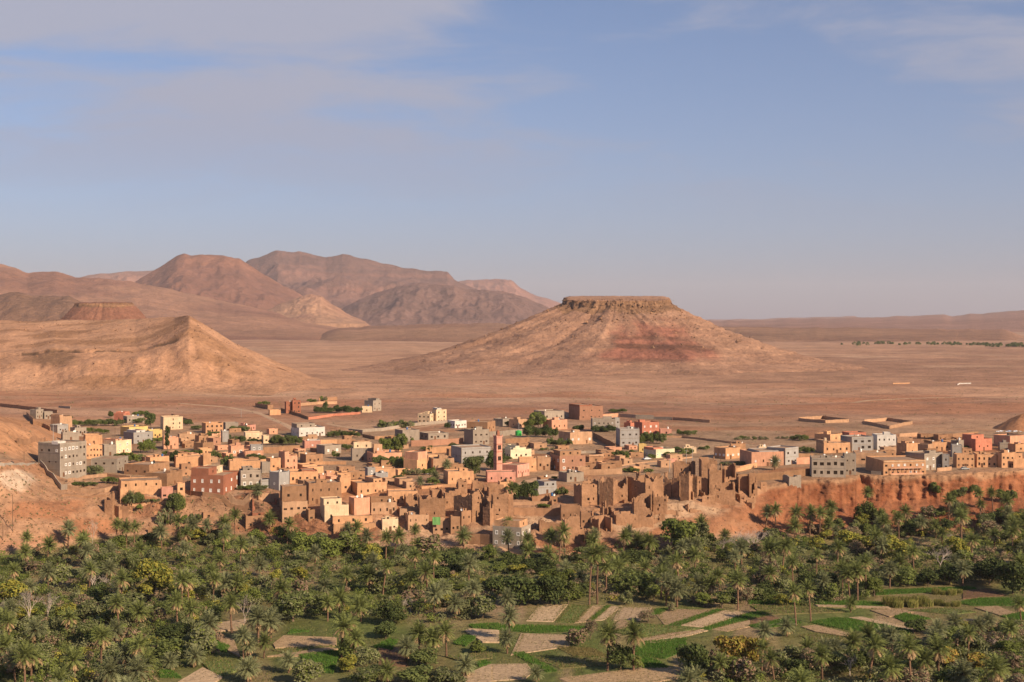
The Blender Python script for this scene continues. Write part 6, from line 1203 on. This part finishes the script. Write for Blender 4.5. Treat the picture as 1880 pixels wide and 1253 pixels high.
for i_, (r, c, pts) in enumerate(FIELD_POLY):
    W = poly_pts(r, pts); z = .02+.006*i_; n = len(W); cen = sum(W, Vector())/n; W = [cen+(w-cen)*1.15 for w in W]
    hgt = .10 if c in 'pt' else .02
    # slightly raised bed with sloping edges
    cen = sum(W, Vector())/n; V = []; Fc = []
    for w in W: V.append((w.x, w.y, ground(w.x, w.y)-.03))
    for w in W: q = w.lerp(cen, .015); V.append((q.x, q.y, ground(q.x, q.y)+z+hgt))
    for k in range(n): Fc.append((k, (k+1) % n, n+(k+1) % n, n+k))
    Fc.append(tuple(range(n, 2*n)))
    o = obj('field', mesh_py('field', V, Fc, [FM[c]])); tag(o, f'{_fl[c]} field strip on the valley floor', kind='structure')
    if c in GP:
        xs = [w.x for w in W]; ys = [w.y for w in W]; poly = [(w.x, w.y) for w in W]; A = (max(xs)-min(xs))*(max(ys)-min(ys)); m = int(min(A*(9 if c == 'g' else 4), 5200))
        cand = np.stack([rng_f.uniform(min(xs), max(xs), m), rng_f.uniform(min(ys), max(ys), m)], 1)
        keep = [q for q in cand if inside(poly, q[0], q[1])]
        GP[c] += [(q[0], q[1], z+hgt-.02) for q in keep]
def blades(P, h, w, mats, name, label, n_per=3, fmp=None):
    P = np.repeat(np.array(P), n_per, 0); n = len(P); P = P+np.concatenate([rng_f.normal(size=(n, 2))*.18, np.zeros((n, 1))], 1)
    d = rng_f.normal(size=(n, 3))*.3; d[:, 2] = 1; hh = h*(.5+rng_f.random(n)); s = rng_f.normal(size=(n, 3)); s[:, 2] = 0; s /= np.linalg.norm(s, axis=1)[:, None]
    V = np.stack([P-s*w, P+s*w, P+d*hh[:, None]], 1).reshape(-1, 3)
    me = mesh_np(name, V, np.arange(n*3).reshape(-1, 3), mats, None if fmp is None else (rng_f.random(n) < fmp).astype(int), nv=3)
    tag(obj(name, me), label, kind='stuff')
# weed and stubble rows along the beds of the bare fields
_rw = []
for i_, (r, c, pts) in enumerate(FIELD_POLY):
    if c not in 'ptb': continue
    W = poly_pts(r, pts); e = max(range(len(W)), key=lambda k: (W[(k+1) % len(W)]-W[k]).length); d = (W[(e+1) % len(W)]-W[e]); d.z = 0; d.normalize(); nn = Vector((-d.y, d.x, 0)); poly = [(w.x, w.y) for w in W]
    cen = sum(W, Vector())/len(W); Rm = max((w-cen).length for w in W)
    for k in range(-int(Rm/1.7), int(Rm/1.7)+1):
        for j in range(int(Rm*2/.35)):
            q = cen+nn*(k*1.7)+d*(j*.35-Rm)
            if rng_f.random() < .3*(.4+1.2*vnoise(q.x*.2, q.y*.2, 9)) and inside(poly, q.x, q.y): _rw.append((q.x+rng_f.normal()*.1, q.y+rng_f.normal()*.1, .13+.006*i_))
blades(_rw, .26, .10, [L_GRASS, L_OLIVE], 'furrow_weeds', 'thin rows of weeds and straw along the furrows', 1, .3)
blades(GP['g'], .42, .10, [L_CROP, L_GRASS], 'crop', 'young green crop growing in the field strips', 3, .04)
blades(GP['m']+GP['o'], .40, .09, [L_CROP, L_GRASS], 'weeds', 'patchy weeds and stubble in the fields', 2, .6)
blades(GP['y'], .5, .08, [L_GRASS], 'stubble', 'yellow straw stubble in one field', 3)
# grass along the field edges and over the open valley floor
_g = []
for r, c, pts in FIELD_POLY:
    W = poly_pts(r, pts)
    for k in range(len(W)):
        p, q = W[k], W[(k+1) % len(W)]; L_ = (q-p).length
        for _ in range(int(L_*5)):
            t = rng_f.random(); w = p.lerp(q, t); _g.append((w.x+rng_f.normal()*.35, w.y+rng_f.normal()*.35, .05))
for _ in range(26000):
    px, py = rng_f.uniform(380, 1900), rng_f.uniform(1085, 1262); Y = H*F/(py-HY); x = Y*(px-CX)/F
    if vnoise(x*.12, Y*.12, 5) > .45: _g.append((x, Y, .0))
blades(_g, .38, .09, [L_GRASS, L_OLIVE, L_CROP], 'grass', 'rough grass on the banks between the field strips', 2, .45)
# reed beds
for (r, x0, x1, yb, lab) in ((7, 880, 1170, 775, 'tall reed bed'), (7, 1190, 1360, 772, 'lower reed bed'), (7, 1180, 1380, 690, 'back reed row')):
    n = int((x1-x0)/48)
    for k in range(n):
        P = hit(*lz(r, x0+(x1-x0)*(k+.5)/n, yb-rv.uniform(0, 18))); s = 1.25 if 'tall' in lab else .75
        E = tag(empty('reed_clump', P, rv.uniform(-.3, .3)), f'yellow-green reed clump in the {lab} of the right-hand fields', 'reeds', 'reed clumps by the fields')
        obj('blades', REEDS[k % 2], E, scale=(s, s, s*rv.uniform(.9, 1.15)))
# ---------------------------------------------------------------- greenery between the houses
TOWN_VEG = [(0, 480, 205, 560, 190, 'olive', 8), (0, 560, 262, 950, 225, 'olive', 12), (0, 665, 320, 830, 290, 'green', 6), (0, 840, 200, 860, 160, 'dark', 2), (0, 1020, 190, 1130, 160, 'green', 4), (0, 960, 240, 1100, 215, 'olive', 4), (0, 1160, 275, 1165, 185, 'dark', 1), (0, 870, 500, 1010, 478, 'green', 5), (0, 1060, 470, 1190, 400, 'green', 5), (0, 990, 548, 1110, 500, 'green', 4), (0, 660, 640, 790, 590, 'sage', 4), (0, 500, 665, 640, 640, 'shrub', 5), (0, 560, 722, 740, 700, 'olive', 6), (0, 780, 705, 920, 670, 'green', 4), (0, 950, 860, 1080, 800, 'olive', 3), (0, 1090, 850, 1230, 830, 'shrub', 5),
 (1, 450, 450, 452, 325, 'cypress', 1), (1, 340, 395, 400, 365, 'green', 2), (1, 410, 490, 700, 460, 'green', 9), (1, 480, 560, 540, 480, 'dark', 2), (1, 560, 575, 570, 550, 'shrub', 1), (1, 570, 258, 630, 225, 'dark', 2), (1, 630, 290, 710, 268, 'olive', 3), (1, 760, 360, 850, 310, 'olive', 3), (1, 900, 385, 1040, 350, 'dark', 5), (1, 930, 300, 1070, 275, 'olive', 4), (1, 1060, 390, 1200, 368, 'dark', 4), (1, 790, 530, 850, 475, 'olive', 2), (1, 870, 585, 930, 510, 'olive', 3), (1, 1060, 530, 1200, 490, 'olive', 5), (1, 1230, 405, 1337, 375, 'dark', 4), (1, 990, 750, 1220, 725, 'olive', 5), (1, 470, 930, 540, 820, 'olive', 3), (1, 380, 1020, 480, 930, 'shrub', 4), (1, 560, 1010, 700, 960, 'shrub', 5), (1, 215, 905, 250, 880, 'shrub', 1),
 (2, 320, 408, 560, 350, 'olive', 8), (2, 760, 350, 1000, 310, 'olive', 8), (2, 870, 440, 940, 410, 'olive', 2), (2, 660, 165, 1010, 125, 'dark', 12), (2, 740, 140, 750, 95, 'dark', 1), (2, 615, 85, 665, 62, 'shrub', 2), (2, 690, 75, 750, 42, 'shrub', 2), (2, 1160, 280, 1330, 240, 'shrub', 6), (2, 1180, 470, 1340, 370, 'green', 6), (2, 1110, 570, 1340, 520, 'olive', 7), (2, 790, 510, 840, 475, 'green', 2), (2, 1280, 695, 1330, 655, 'dark', 1), (2, 230, 100, 310, 80, 'shrub', 3),
 (3, 480, 390, 500, 360, 'green', 1), (3, 560, 455, 630, 425, 'green', 2), (3, 780, 450, 850, 410, 'dark', 2), (3, 190, 565, 350, 515, 'green', 5), (3, 370, 590, 520, 540, 'olive', 5), (3, 920, 655, 990, 550, 'olive', 2), (3, 1080, 610, 1150, 490, 'dark', 2), (3, 370, 700, 410, 650, 'dark', 1), (3, 600, 720, 690, 680, 'green', 3), (3, 740, 285, 770, 250, 'dark', 1), (3, 230, 275, 490, 235, 'shrub', 7), (3, 1200, 270, 1260, 235, 'dark', 2), (3, 1180, 530, 1240, 505, 'green', 2), (3, 300, 690, 360, 670, 'shrub', 2), (3, 400, 640, 660, 600, 'shrub', 8),
 (4, 350, 350, 600, 285, 'dark', 9), (4, 390, 290, 480, 200, 'green', 4), (4, 320, 275, 390, 235, 'dark', 2), (4, 720, 300, 790, 262, 'dark', 2), (4, 870, 310, 1040, 270, 'dark', 5), (4, 520, 420, 700, 375, 'olive', 6), (4, 1240, 385, 1337, 335, 'green', 5), (4, 1000, 160, 1110, 135, 'olive', 3), (4, 1020, 495, 1210, 460, 'olive', 6), (4, 1110, 535, 1150, 490, 'green', 2), (4, 1110, 615, 1210, 590, 'green', 4), (4, 290, 830, 410, 720, 'dark', 4), (4, 450, 890, 540, 870, 'green', 3), (4, 590, 790, 680, 750, 'shrub', 3), (4, 560, 670, 600, 655, 'green', 1), (4, 460, 450, 620, 435, 'shrub', 4),
 (5, 320, 400, 510, 340, 'olive', 7), (5, 600, 335, 740, 305, 'olive', 5), (5, 510, 505, 590, 470, 'green', 2), (5, 620, 500, 710, 445, 'green', 3), (5, 380, 520, 430, 490, 'green', 2), (5, 580, 460, 620, 430, 'dark', 1), (5, 760, 445, 850, 425, 'shrub', 3), (5, 180, 620, 300, 595, 'green', 4), (5, 350, 620, 410, 595, 'shrub', 2), (5, 930, 565, 1000, 545, 'shrub', 2), (5, 1040, 370, 1300, 350, 'shrub', 6), (5, 490, 345, 560, 328, 'shrub', 2),
 (6, 470, 375, 590, 345, 'olive', 4), (6, 530, 470, 640, 435, 'olive', 4), (6, 40, 560, 100, 540, 'shrub', 2), (7, 810, 475, 860, 430, 'green', 2), (7, 870, 450, 980, 425, 'dark', 3), (7, 640, 800, 670, 725, 'green', 2), (7, 790, 820, 880, 760, 'olive', 3), (7, 930, 780, 975, 730, 'olive', 2), (7, 1140, 850, 1270, 770, 'green', 4), (7, 1040, 435, 1090, 425, 'shrub', 2), (6, 360, 360, 460, 350, 'shrub', 3)]
for r, x0, yb, x1, yt, kind, n in TOWN_VEG:
    for k in range(n):
        x = x0+(x1-x0)*(k+.5)/n+rv.uniform(-6, 6); P = hit(*zp(r, x, yb-rv.uniform(0, 6))); m = P.y/F/ZF
        h = max((yb-yt)*m*rv.uniform(1.1, 1.6), 1.6); w = max((x1-x0)/max(n, 1)*m*1.9, h*.7 if kind != 'cypress' else h*.22); w = min(w, h*2.2)
        lab = None
        if kind == 'cypress': lab = 'tall slim dark cypress in front of the salmon house'
        plant_broad(P, kind, h, w, lab, rv, name='garden_tree' if kind not in ('shrub', 'cypress') else None)
for r, x, by, cy in ((3, 745, 605, 555), (3, 545, 735, 685), (3, 665, 690, 640), (4, 250, 835, 740), (6, 345, 600, 535), (4, 235, 1170, 1000), (4, 225, 1235, 1110), (3, 885, 1180, 1090), (0, 1010, 870, 810), (2, 225, 830, 750), (0, 1070, 545, 505), (0, 760, 640, 600)):
    P = hit(*zp(r, x, by)); h = (by-cy)/ZF*P.y/F; v = min(range(7), key=lambda k: abs(PH[k]-h)); plant_palm(P, v, h, None, rv)
# scattered scrub and stones on the plain and the slopes (too many to count)
def scatter():
    rng = np.random.default_rng(123); C, Rr = [], []
    for _ in range(1500):
        px, py = rng.uniform(-30, 1910), rng.uniform(662, 860)
        if rng.random() < .35: px, py = rng.uniform(-20, 560), rng.uniform(860, 1010)
        P = hit(px, py); s = rng.uniform(.25, .8)*(1+.5*(P.y > 900)); C.append((P.x, P.y, P.z+.1*s)); Rr.append(s)
    for _ in range(1500):
        P = hit(rng.uniform(-20, 1900), rng.uniform(640, 745)); s = rng.uniform(.6, 1.7); C.append((P.x, P.y, P.z+.3*s)); Rr.append(s)
    V, Q = leaves(np.array(C), np.array(Rr), 46000, .26, rng, .4)
    tag(obj('scrub', mesh_np('scrub', V, Q, [L_OLIVE, L_BROWN, L_SAGE], rng.integers(0, 3, len(Q)))), 'sparse low scrub dotted over the plain and slopes', kind='stuff')
    V, Fc = [], []
    n = 5200; k = 0
    while k < n:
        u = rng.random()
        if u < .45: px, py = rng.uniform(-20, 560), rng.uniform(850, 1015)
        elif u < .65: px, py = rng.uniform(560, 1420), rng.uniform(900, 1010)
        else: px, py = rng.uniform(-20, 1900), rng.uniform(700, 900)
        P = hit(px, py); s = rng.uniform(.12, .5)*(1.6 if rng.random() < .08 else 1); k += 1
        d = rng.normal(size=(6, 3))*.25+np.array([[1, 0, 0], [-1, 0, 0], [0, 1, 0], [0, -1, 0], [0, 0, .8], [0, 0, -.6]]); b = len(V)
        for q in d*s: V.append((P.x+q[0], P.y+q[1], P.z+q[2]+.05))
        for f in ((0, 2, 4), (2, 1, 4), (1, 3, 4), (3, 0, 4), (2, 0, 5), (1, 2, 5), (3, 1, 5), (0, 3, 5)): Fc.append(tuple(b+i for i in f))
    tag(obj('rubble', mesh_py('rubble', V, Fc, [MAT['tan'], MAT['adobe']], [i % 2 for i in range(len(Fc))])), 'loose stones and rubble strewn over slopes and open ground', kind='stuff')
scatter()
# far oasis line and far settlements
def far_line():
    rng = np.random.default_rng(321); C, Rr = [], []
    for x0, x1, py, n in ((1560, 1640, 632, 14), (1545, 1600, 634, 5), (1650, 1760, 633, 26), (1745, 1880, 634, 40), (1810, 1885, 637, 22), (640, 680, 585, 0)):
        for _ in range(n):
            P = hit(rng.uniform(x0, x1), py+rng.normal()*.5); s = rng.uniform(3, 8); C.append((P.x, P.y, P.z+s*.5)); Rr.append(s)
    V, Q = leaves(np.array(C), np.array(Rr), 14000, 1.3, rng)
    tag(obj('tree_line', mesh_np('tree_line', V, Q, [L_DARK, L_OLIVE], rng.integers(0, 2, len(Q)))), 'far dark line of oasis trees across the plain on the right', kind='stuff')
far_line()
# poles ------------------------------------------------------------------
def pole(r, x, yb, yt, label, lamp=False, mat=None, arm=True):
    P = hit(*zp(r, x, yb)); h = (yb-yt)/ZF*P.y/F; E = tag(empty('lamp_post' if lamp else 'utility_pole', P, rv.uniform(-.4, .4)), label, 'lamp post' if lamp else 'pole')
    b = MB(); b.tube((0, 0, -.5), (0, 0, h), .15, .10, 7); obj('shaft', b.mesh('shaft', [mat or M_WOOD]), E)
    if arm:
        b = MB(); b.box(-.8 if not lamp else 0, -.06, h-.45, .8 if not lamp else 1.3, .06, h-.32); a = obj('crossarm', b.mesh('crossarm', [mat or M_WOOD]), E)
        if lamp: b = MB(); b.box(.9, -.12, h-.55, 1.5, .12, h-.46); obj('lamp_head', b.mesh('lamp_head', [M_METAL]), a)
for a_ in ((0, 97, 1070, 790, 'slim pole on the left slope under the road', False, None, False), (0, 185, 530, 455, 'roadside pole on the left hillside road', False, None, True), (0, 22, 1140, 1010, 'pole at the left border above the palms', False, None, False), (0, 408, 395, 240, 'white mast on the roof of the four-storey building', False, M_METAL, False), (0, 883, 365, 275, 'pole left of the yellow pair of houses', False, None, True), (0, 716, 330, 265, 'pole above the orange house at upper left', False, None, True), (0, 945, 265, 165, 'pole beside the coral red house', False, None, True), (1, 963, 395, 325, 'pole beside the cream house above the bushes', False, None, True), (1, 1013, 195, 135, 'lone pole on the plain at upper left', False, None, False), (2, 95, 195, 130, 'thin pole out on the plain left of the red blocks', False, M_METAL, False), (5, 668, 545, 445, 'concrete pole on the dirt road, left of two above the ruins', False, M_METAL, True), (5, 717, 540, 425, 'concrete pole on the dirt road, right of two above the ruins', False, M_METAL, True), (5, 541, 615, 515, 'white lamp post standing behind the ruins', True, M_METAL, True), (4, 303, 330, 235, 'pole behind the dark tree near the minaret', False, M_METAL, True), (4, 985, 905, 760, 'pole in front of the shaded ruined house', False, None, True), (4, 970, 905, 790, 'second thinner pole in front of the shaded ruined house', False, None, False), (4, 888, 970, 915, 'short pole in the dusty yard below the tall ruined tower', False, None, False), (5, 605, 960, 840, 'dark pole at the foot of the ruins', False, None, True), (4, 880, 630, 560, 'thin pole by the tan garden wall', False, None, False), (3, 530, 800, 690, 'pole rising by the terrace house left of the fortress', False, None, True), (1, 1330, 400, 330, 'pole near the dark bushes in the upper left', False, None, True)): pole(*a_)
# small things on and beside the houses ----------------------------------
P = hit(*zp(4, 300, 335)); b = MB()
gm = plain_mat('green tarpaulin', (.05, .42, .09), .6); E = tag(empty('green_tank', P), 'bright green round tank behind the minaret', 'tank')
b.tube((0, 0, 0), (0, 0, 2.9), 2.0, 2.0, 16); obj('tank_body', b.mesh('tank_body', [gm]), E); b = MB(); b.tube((0, 0, 2.9), (0, 0, 3.5), 2.0, .3, 16); obj('lid', b.mesh('lid', [gm]), E)
P = hit(*zp(3, 640, 1094)); V, Fc = [], []
for i in range(7):
    for j in range(7): V.append((i*.55-1.6, -.1+.1*math.sin(i*1.7)*(j/6), j*.55))
for i in range(6):
    for j in range(6): Fc.append((i*7+j, i*7+j+1, i*7+j+8, i*7+j+7))
Pc = at(*zp(3, 674, 1018), P.y-.8)
o = obj('hanging_cloth', mesh_py('hanging_cloth', V, Fc, [plain_mat('green cloth', (.16, .36, .12), .8)]), None, Pc+Vector((0, -.4, 0))); md = o.modifiers.new('thick', 'SOLIDIFY'); md.thickness = .03
tag(o, 'light green cloth hanging over the terrace edge of a tan house', 'cloth')
def car(px, py, rz, col, label):
    P = hit(px, py); E = tag(empty('parked_car', P, rz), label, 'car'); m = plain_mat('car paint', col, .35, .5, .05)
    def loft(pts, w0, w1):
        V, Fc = [], []; n = len(pts)
        for s in (-1, 1):
            for x, z, w in pts: V.append((x, s*w, z))
        for i in range(n): j = (i+1) % n; Fc.append((i, j, n+j, n+i))
        Fc += [tuple(range(n-1, -1, -1)), tuple(range(n, 2*n))]; return V, Fc
    V, Fc = loft([(-2.1, .35, .8), (2.1, .35, .8), (2.15, .7, .8), (1.2, .95, .82), (-1.9, 1.0, .82), (-2.15, .75, .8)], 1, 1); obj('body', mesh_py('body', V, Fc, [m]), E)
    V, Fc = loft([(-1.8, .99, .78), (1.15, .96, .78), (.45, 1.45, .62), (-1.3, 1.5, .62)], 1, 1); c = obj('cabin', mesh_py('cabin', V, Fc, [M_GLASS]), E)
    V, Fc = loft([(-1.25, 1.47, .6), (.42, 1.43, .6), (.38, 1.52, .56), (-1.2, 1.56, .56)], 1, 1); obj('roof', mesh_py('roof', V, Fc, [m]), c)
    for x in (-1.35, 1.35):
        for y in (-.78, .78):
            b = MB(); b.tube((x, y-.1, .33), (x, y+.1, .33), .33, .33, 10); obj('wheel', b.mesh('wheel', [M_VOID]), E)
car(*zp(5, 368, 520), R(25), (.62, .66, .72), 'pale silver-blue car parked by the low pale-yellow house')
car(*zp(3, 612, 632), R(70), (.7, .7, .7), 'white car parked on the track beside the orange terrace house')
car(*zp(2, 535, 590), R(10), (.12, .14, .13), 'dark car parked beside the tall salmon house')
car(*zp(7, 885, 597), R(5), (.35, .37, .38), 'grey car parked on the cliff edge before the orange arches')
# road on the left hillside: asphalt shelf with a low kerb
def road():
    V, Fc, n = [], [], 40; kv, kf = [], []
    for i in range(n+1):
        px = -200+(276)*i/n; a = hit(px, 851.5 if px > 0 else 853); y0 = a.y; x0 = a.x
        zz = max(ground(x0, y0), ground(y0*(px-CX)/F, y0+8))+.12
        for k, yy in enumerate((y0-.5, y0+7.5)): V.append((yy*(px-CX)/F, yy, zz))
        for yy, dz in ((y0-1.0, -1.5), (y0-1.0, .35), (y0-.6, .35), (y0-.6, 0)): kv.append((yy*(px-CX)/F, yy, zz+dz))
    for i in range(n):
        Fc.append((2*i, 2*i+2, 2*i+3, 2*i+1))
        for k in range(3): kf.append((i*4+k, i*4+k+1, i*4+5+k, i*4+4+k))
    o = tag(obj('road', mesh_py('road', V, Fc, [plain_mat('asphalt', (.06, .055, .052), .9, .1, .15, .4)])), 'asphalt road cut into the left hillside', kind='structure')
    obj('kerb', mesh_py('kerb', kv, kf, [MAT['concrete']]), o)
road()

# dirt tracks on the plain and through the town
def track(pts, w, label, col=(.55, .36, .235)):
    W = []
    for k in range(len(pts)-1):
        a, b_ = hit(*pts[k]), hit(*pts[k+1]); n = max(int((b_-a).length/6), 1)
        for i in range(n): W.append(a.lerp(b_, i/n))
    W.append(hit(*pts[-1])); V, Fc = [], []
    for i, q in enumerate(W):
        d = (W[min(i+1, len(W)-1)]-W[max(i-1, 0)]); d.z = 0; d.normalize(); nn = Vector((-d.y, d.x, 0))*w/2
        for j in range(5):
            x, y = q.x+nn.x*(j-2)/2, q.y+nn.y*(j-2)/2; V.append((x, y, ground(x, y)+(.12 if 0 < j < 4 else -.05)))
    for i in range(len(W)-1):
        for j in range(4): Fc.append((i*5+j, i*5+j+1, i*5+6+j, i*5+5+j))
    tag(obj('dirt_track', mesh_py('dirt_track', V, Fc, [TRACK_M], None, True)), label, kind='structure')
TRACK_M = plaster_mat('track dust', (.52, .34, .22), var=.2, dirt=.3, scale=.2)
track([(330, 741), (420, 748), (470, 757), (520, 778), (560, 800)], 6, 'pale dirt track from the plain into the town')
track([(600, 778), (680, 792), (760, 786), (850, 772)], 5, 'dirt track below the lone houses')
track([(1000, 731), (1200, 737), (1400, 742), (1600, 735), (1900, 728)], 7, 'long pale track across the plain')
track([(1120, 862), (1180, 852), (1250, 846), (1320, 838), (1400, 842)], 7, 'dusty road above the ruins')
track([(640, 870), (700, 862), (740, 878), (800, 892), (850, 890)], 5, 'dirt lane in the centre of town')
track([(940, 892), (985, 880), (1020, 872), (1110, 868)], 6, 'dirt lane by the prayer hall')
track([(1230, 805), (1300, 808), (1380, 818), (1460, 818), (1500, 812)], 8, 'dry wash bed right of the coral house')
track([(350, 705), (450, 715), (600, 722), (760, 716), (900, 705)], 5, 'thin track at the foot of the hill')

# earth mound and tarpaulins at the right edge
def mound():
    P = hit(1896, 792); V, Fc = [], []; n = 28
    for j in range(9):
        for i in range(n):
            t = 2*math.pi*i/n; r = 17*(1-j/8)**.85*(1+.12*math.sin(3*t+1)); V.append((P.x+math.cos(t)*r*1.3, P.y+14+math.sin(t)*r, P.z-1+12*(j/8)+.5*math.sin(i*2.3+j)*(j < 8)))
    for j in range(8):
        for i in range(n): k = (i+1) % n; Fc.append((j*n+i, j*n+k, j*n+n+k, j*n+n+i))
    tag(obj('earth_mound', mesh_py('earth_mound', V, Fc, [plaster_mat('orange earth', (.52, .25, .13), var=.3)], None, True)), 'steep heap of orange earth at the right edge of town', kind='structure')
    for k, (x, y, c, nm) in enumerate(((1842, 797, (.75, .75, .78), 'white'), (1858, 797, (.45, .55, .70), 'light blue'), (1870, 797, (.8, .8, .8), 'crumpled white'))):
        Q = hit(x, y); b = MB(); w = 3.2
        for i in range(6):
            for j in range(4):
                f = lambda a, c_: (a*w/3-w, c_*1.0, 1.9-.5*abs(a-3)/3+.18*math.sin(a*2.1+c_*1.7+k))
                b.quad([f(i, j), f(i+1, j), f(i+1, j+1), f(i, j+1)])
        E = tag(empty('tarpaulin', Q, .1), f'{nm} tarpaulin awning at the right edge of town', 'awning'); o = obj('sheet', b.mesh('sheet', [plain_mat('tarpaulin '+nm, c, .6)]), E)
        for i in (0, 6):
            for j in (0, 4): q = MB(); q.tube((i*w/3-w, j, -.5), (i*w/3-w, j, 1.5), .06, .06, 5); obj('post', q.mesh('post', [M_METAL]), E)
mound()

# fallen blocks on the mesa and the ochre hill
def boulders():
    rng = np.random.default_rng(64); V, Fc = [], []
    for o, n, lo, s0, s1 in ((MESA_O, 1500, .28, .7, 2.6), (HILL_O, 900, .15, .4, 1.5)):
        co = np.empty(len(o.data.vertices)*3, np.float32); o.data.vertices.foreach_get('co', co); co = co.reshape(-1, 3); z0, z1 = 21, co[:, 2].max(); zr = (co[:, 2]-z0)/(z1-z0)
        w = np.where((zr > lo*.4) & (zr < .93), np.clip(zr-lo*.4, 0, 1)**1.3, 0)*(.25+vnoise(co[:, 0]*.03, co[:, 1]*.03, 5)**2); w /= w.sum()
        for i in rng.choice(len(co), n, p=w):
            P = co[i]+np.array([rng.normal()*2, rng.normal()*2, 0]); s = s0+(s1-s0)*rng.random()**3
            d = rng.normal(size=(6, 3))*.3+np.array([[1, 0, 0], [-1, 0, 0], [0, 1, 0], [0, -1, 0], [0, 0, .9], [0, 0, -.8]]); b = len(V)
            for q in d*s: V.append((P[0]+q[0], P[1]+q[1], P[2]+q[2]))
            for f in ((0, 2, 4), (2, 1, 4), (1, 3, 4), (3, 0, 4), (2, 0, 5), (1, 2, 5), (3, 1, 5), (0, 3, 5)): Fc.append(tuple(b+k for k in f))
    tag(obj('boulders', mesh_py('boulders', V, Fc, [plaster_mat('dark sandstone', (.27, .155, .095), var=.3), MAT['adobe']], [int(i/8) % 3 == 0 for i in range(len(Fc))])), 'fallen rock blocks scattered over the mesa and hill slopes', kind='stuff')
boulders()

# things that would share a label are told apart by their order in the picture
ORD = 'first second third fourth fifth sixth seventh eighth ninth tenth eleventh twelfth thirteenth fourteenth fifteenth sixteenth seventeenth eighteenth nineteenth twentieth'.split()
def tell_apart():
    seen = {}
    for o in COL.objects:
        if o.parent is None and 'label' in o and o.get('kind') not in ('stuff', 'structure'): seen.setdefault(o['label'], []).append(o)
    for lab, os_ in seen.items():
        if len(os_) < 2 or len(os_) > len(ORD) or len(lab.split()) > 12: continue
        os_.sort(key=lambda o: o.location.x/max(o.location.y, 1))
        for k, o in enumerate(os_): o['label'] = f'{lab}, {ORD[k]} from the left'
tell_apart()
# ---- haze
HAZE_DENS = 2.5e-5
hm = bpy.data.materials.new('haze'); hm.use_nodes = True; _nt = hm.node_tree
for _n in list(_nt.nodes):
    if _n.type != 'OUTPUT_MATERIAL': _nt.nodes.remove(_n)
_pv = _nt.nodes.new('ShaderNodeVolumePrincipled'); _pv.inputs['Color'].default_value = (.88, .82, .88, 1); _pv.inputs['Density'].default_value = HAZE_DENS; _pv.inputs['Anisotropy'].default_value = .0
_nt.links.new(_pv.outputs[0], _nt.nodes['Material Output'].inputs['Volume'])
_hb = MB(); _hb.box(-32000, -200, -2, 32000, 27000, 880)
tag(obj('haze', _hb.mesh('haze', [hm])), 'thin pale dusty haze filling the air over the plain', kind='stuff')
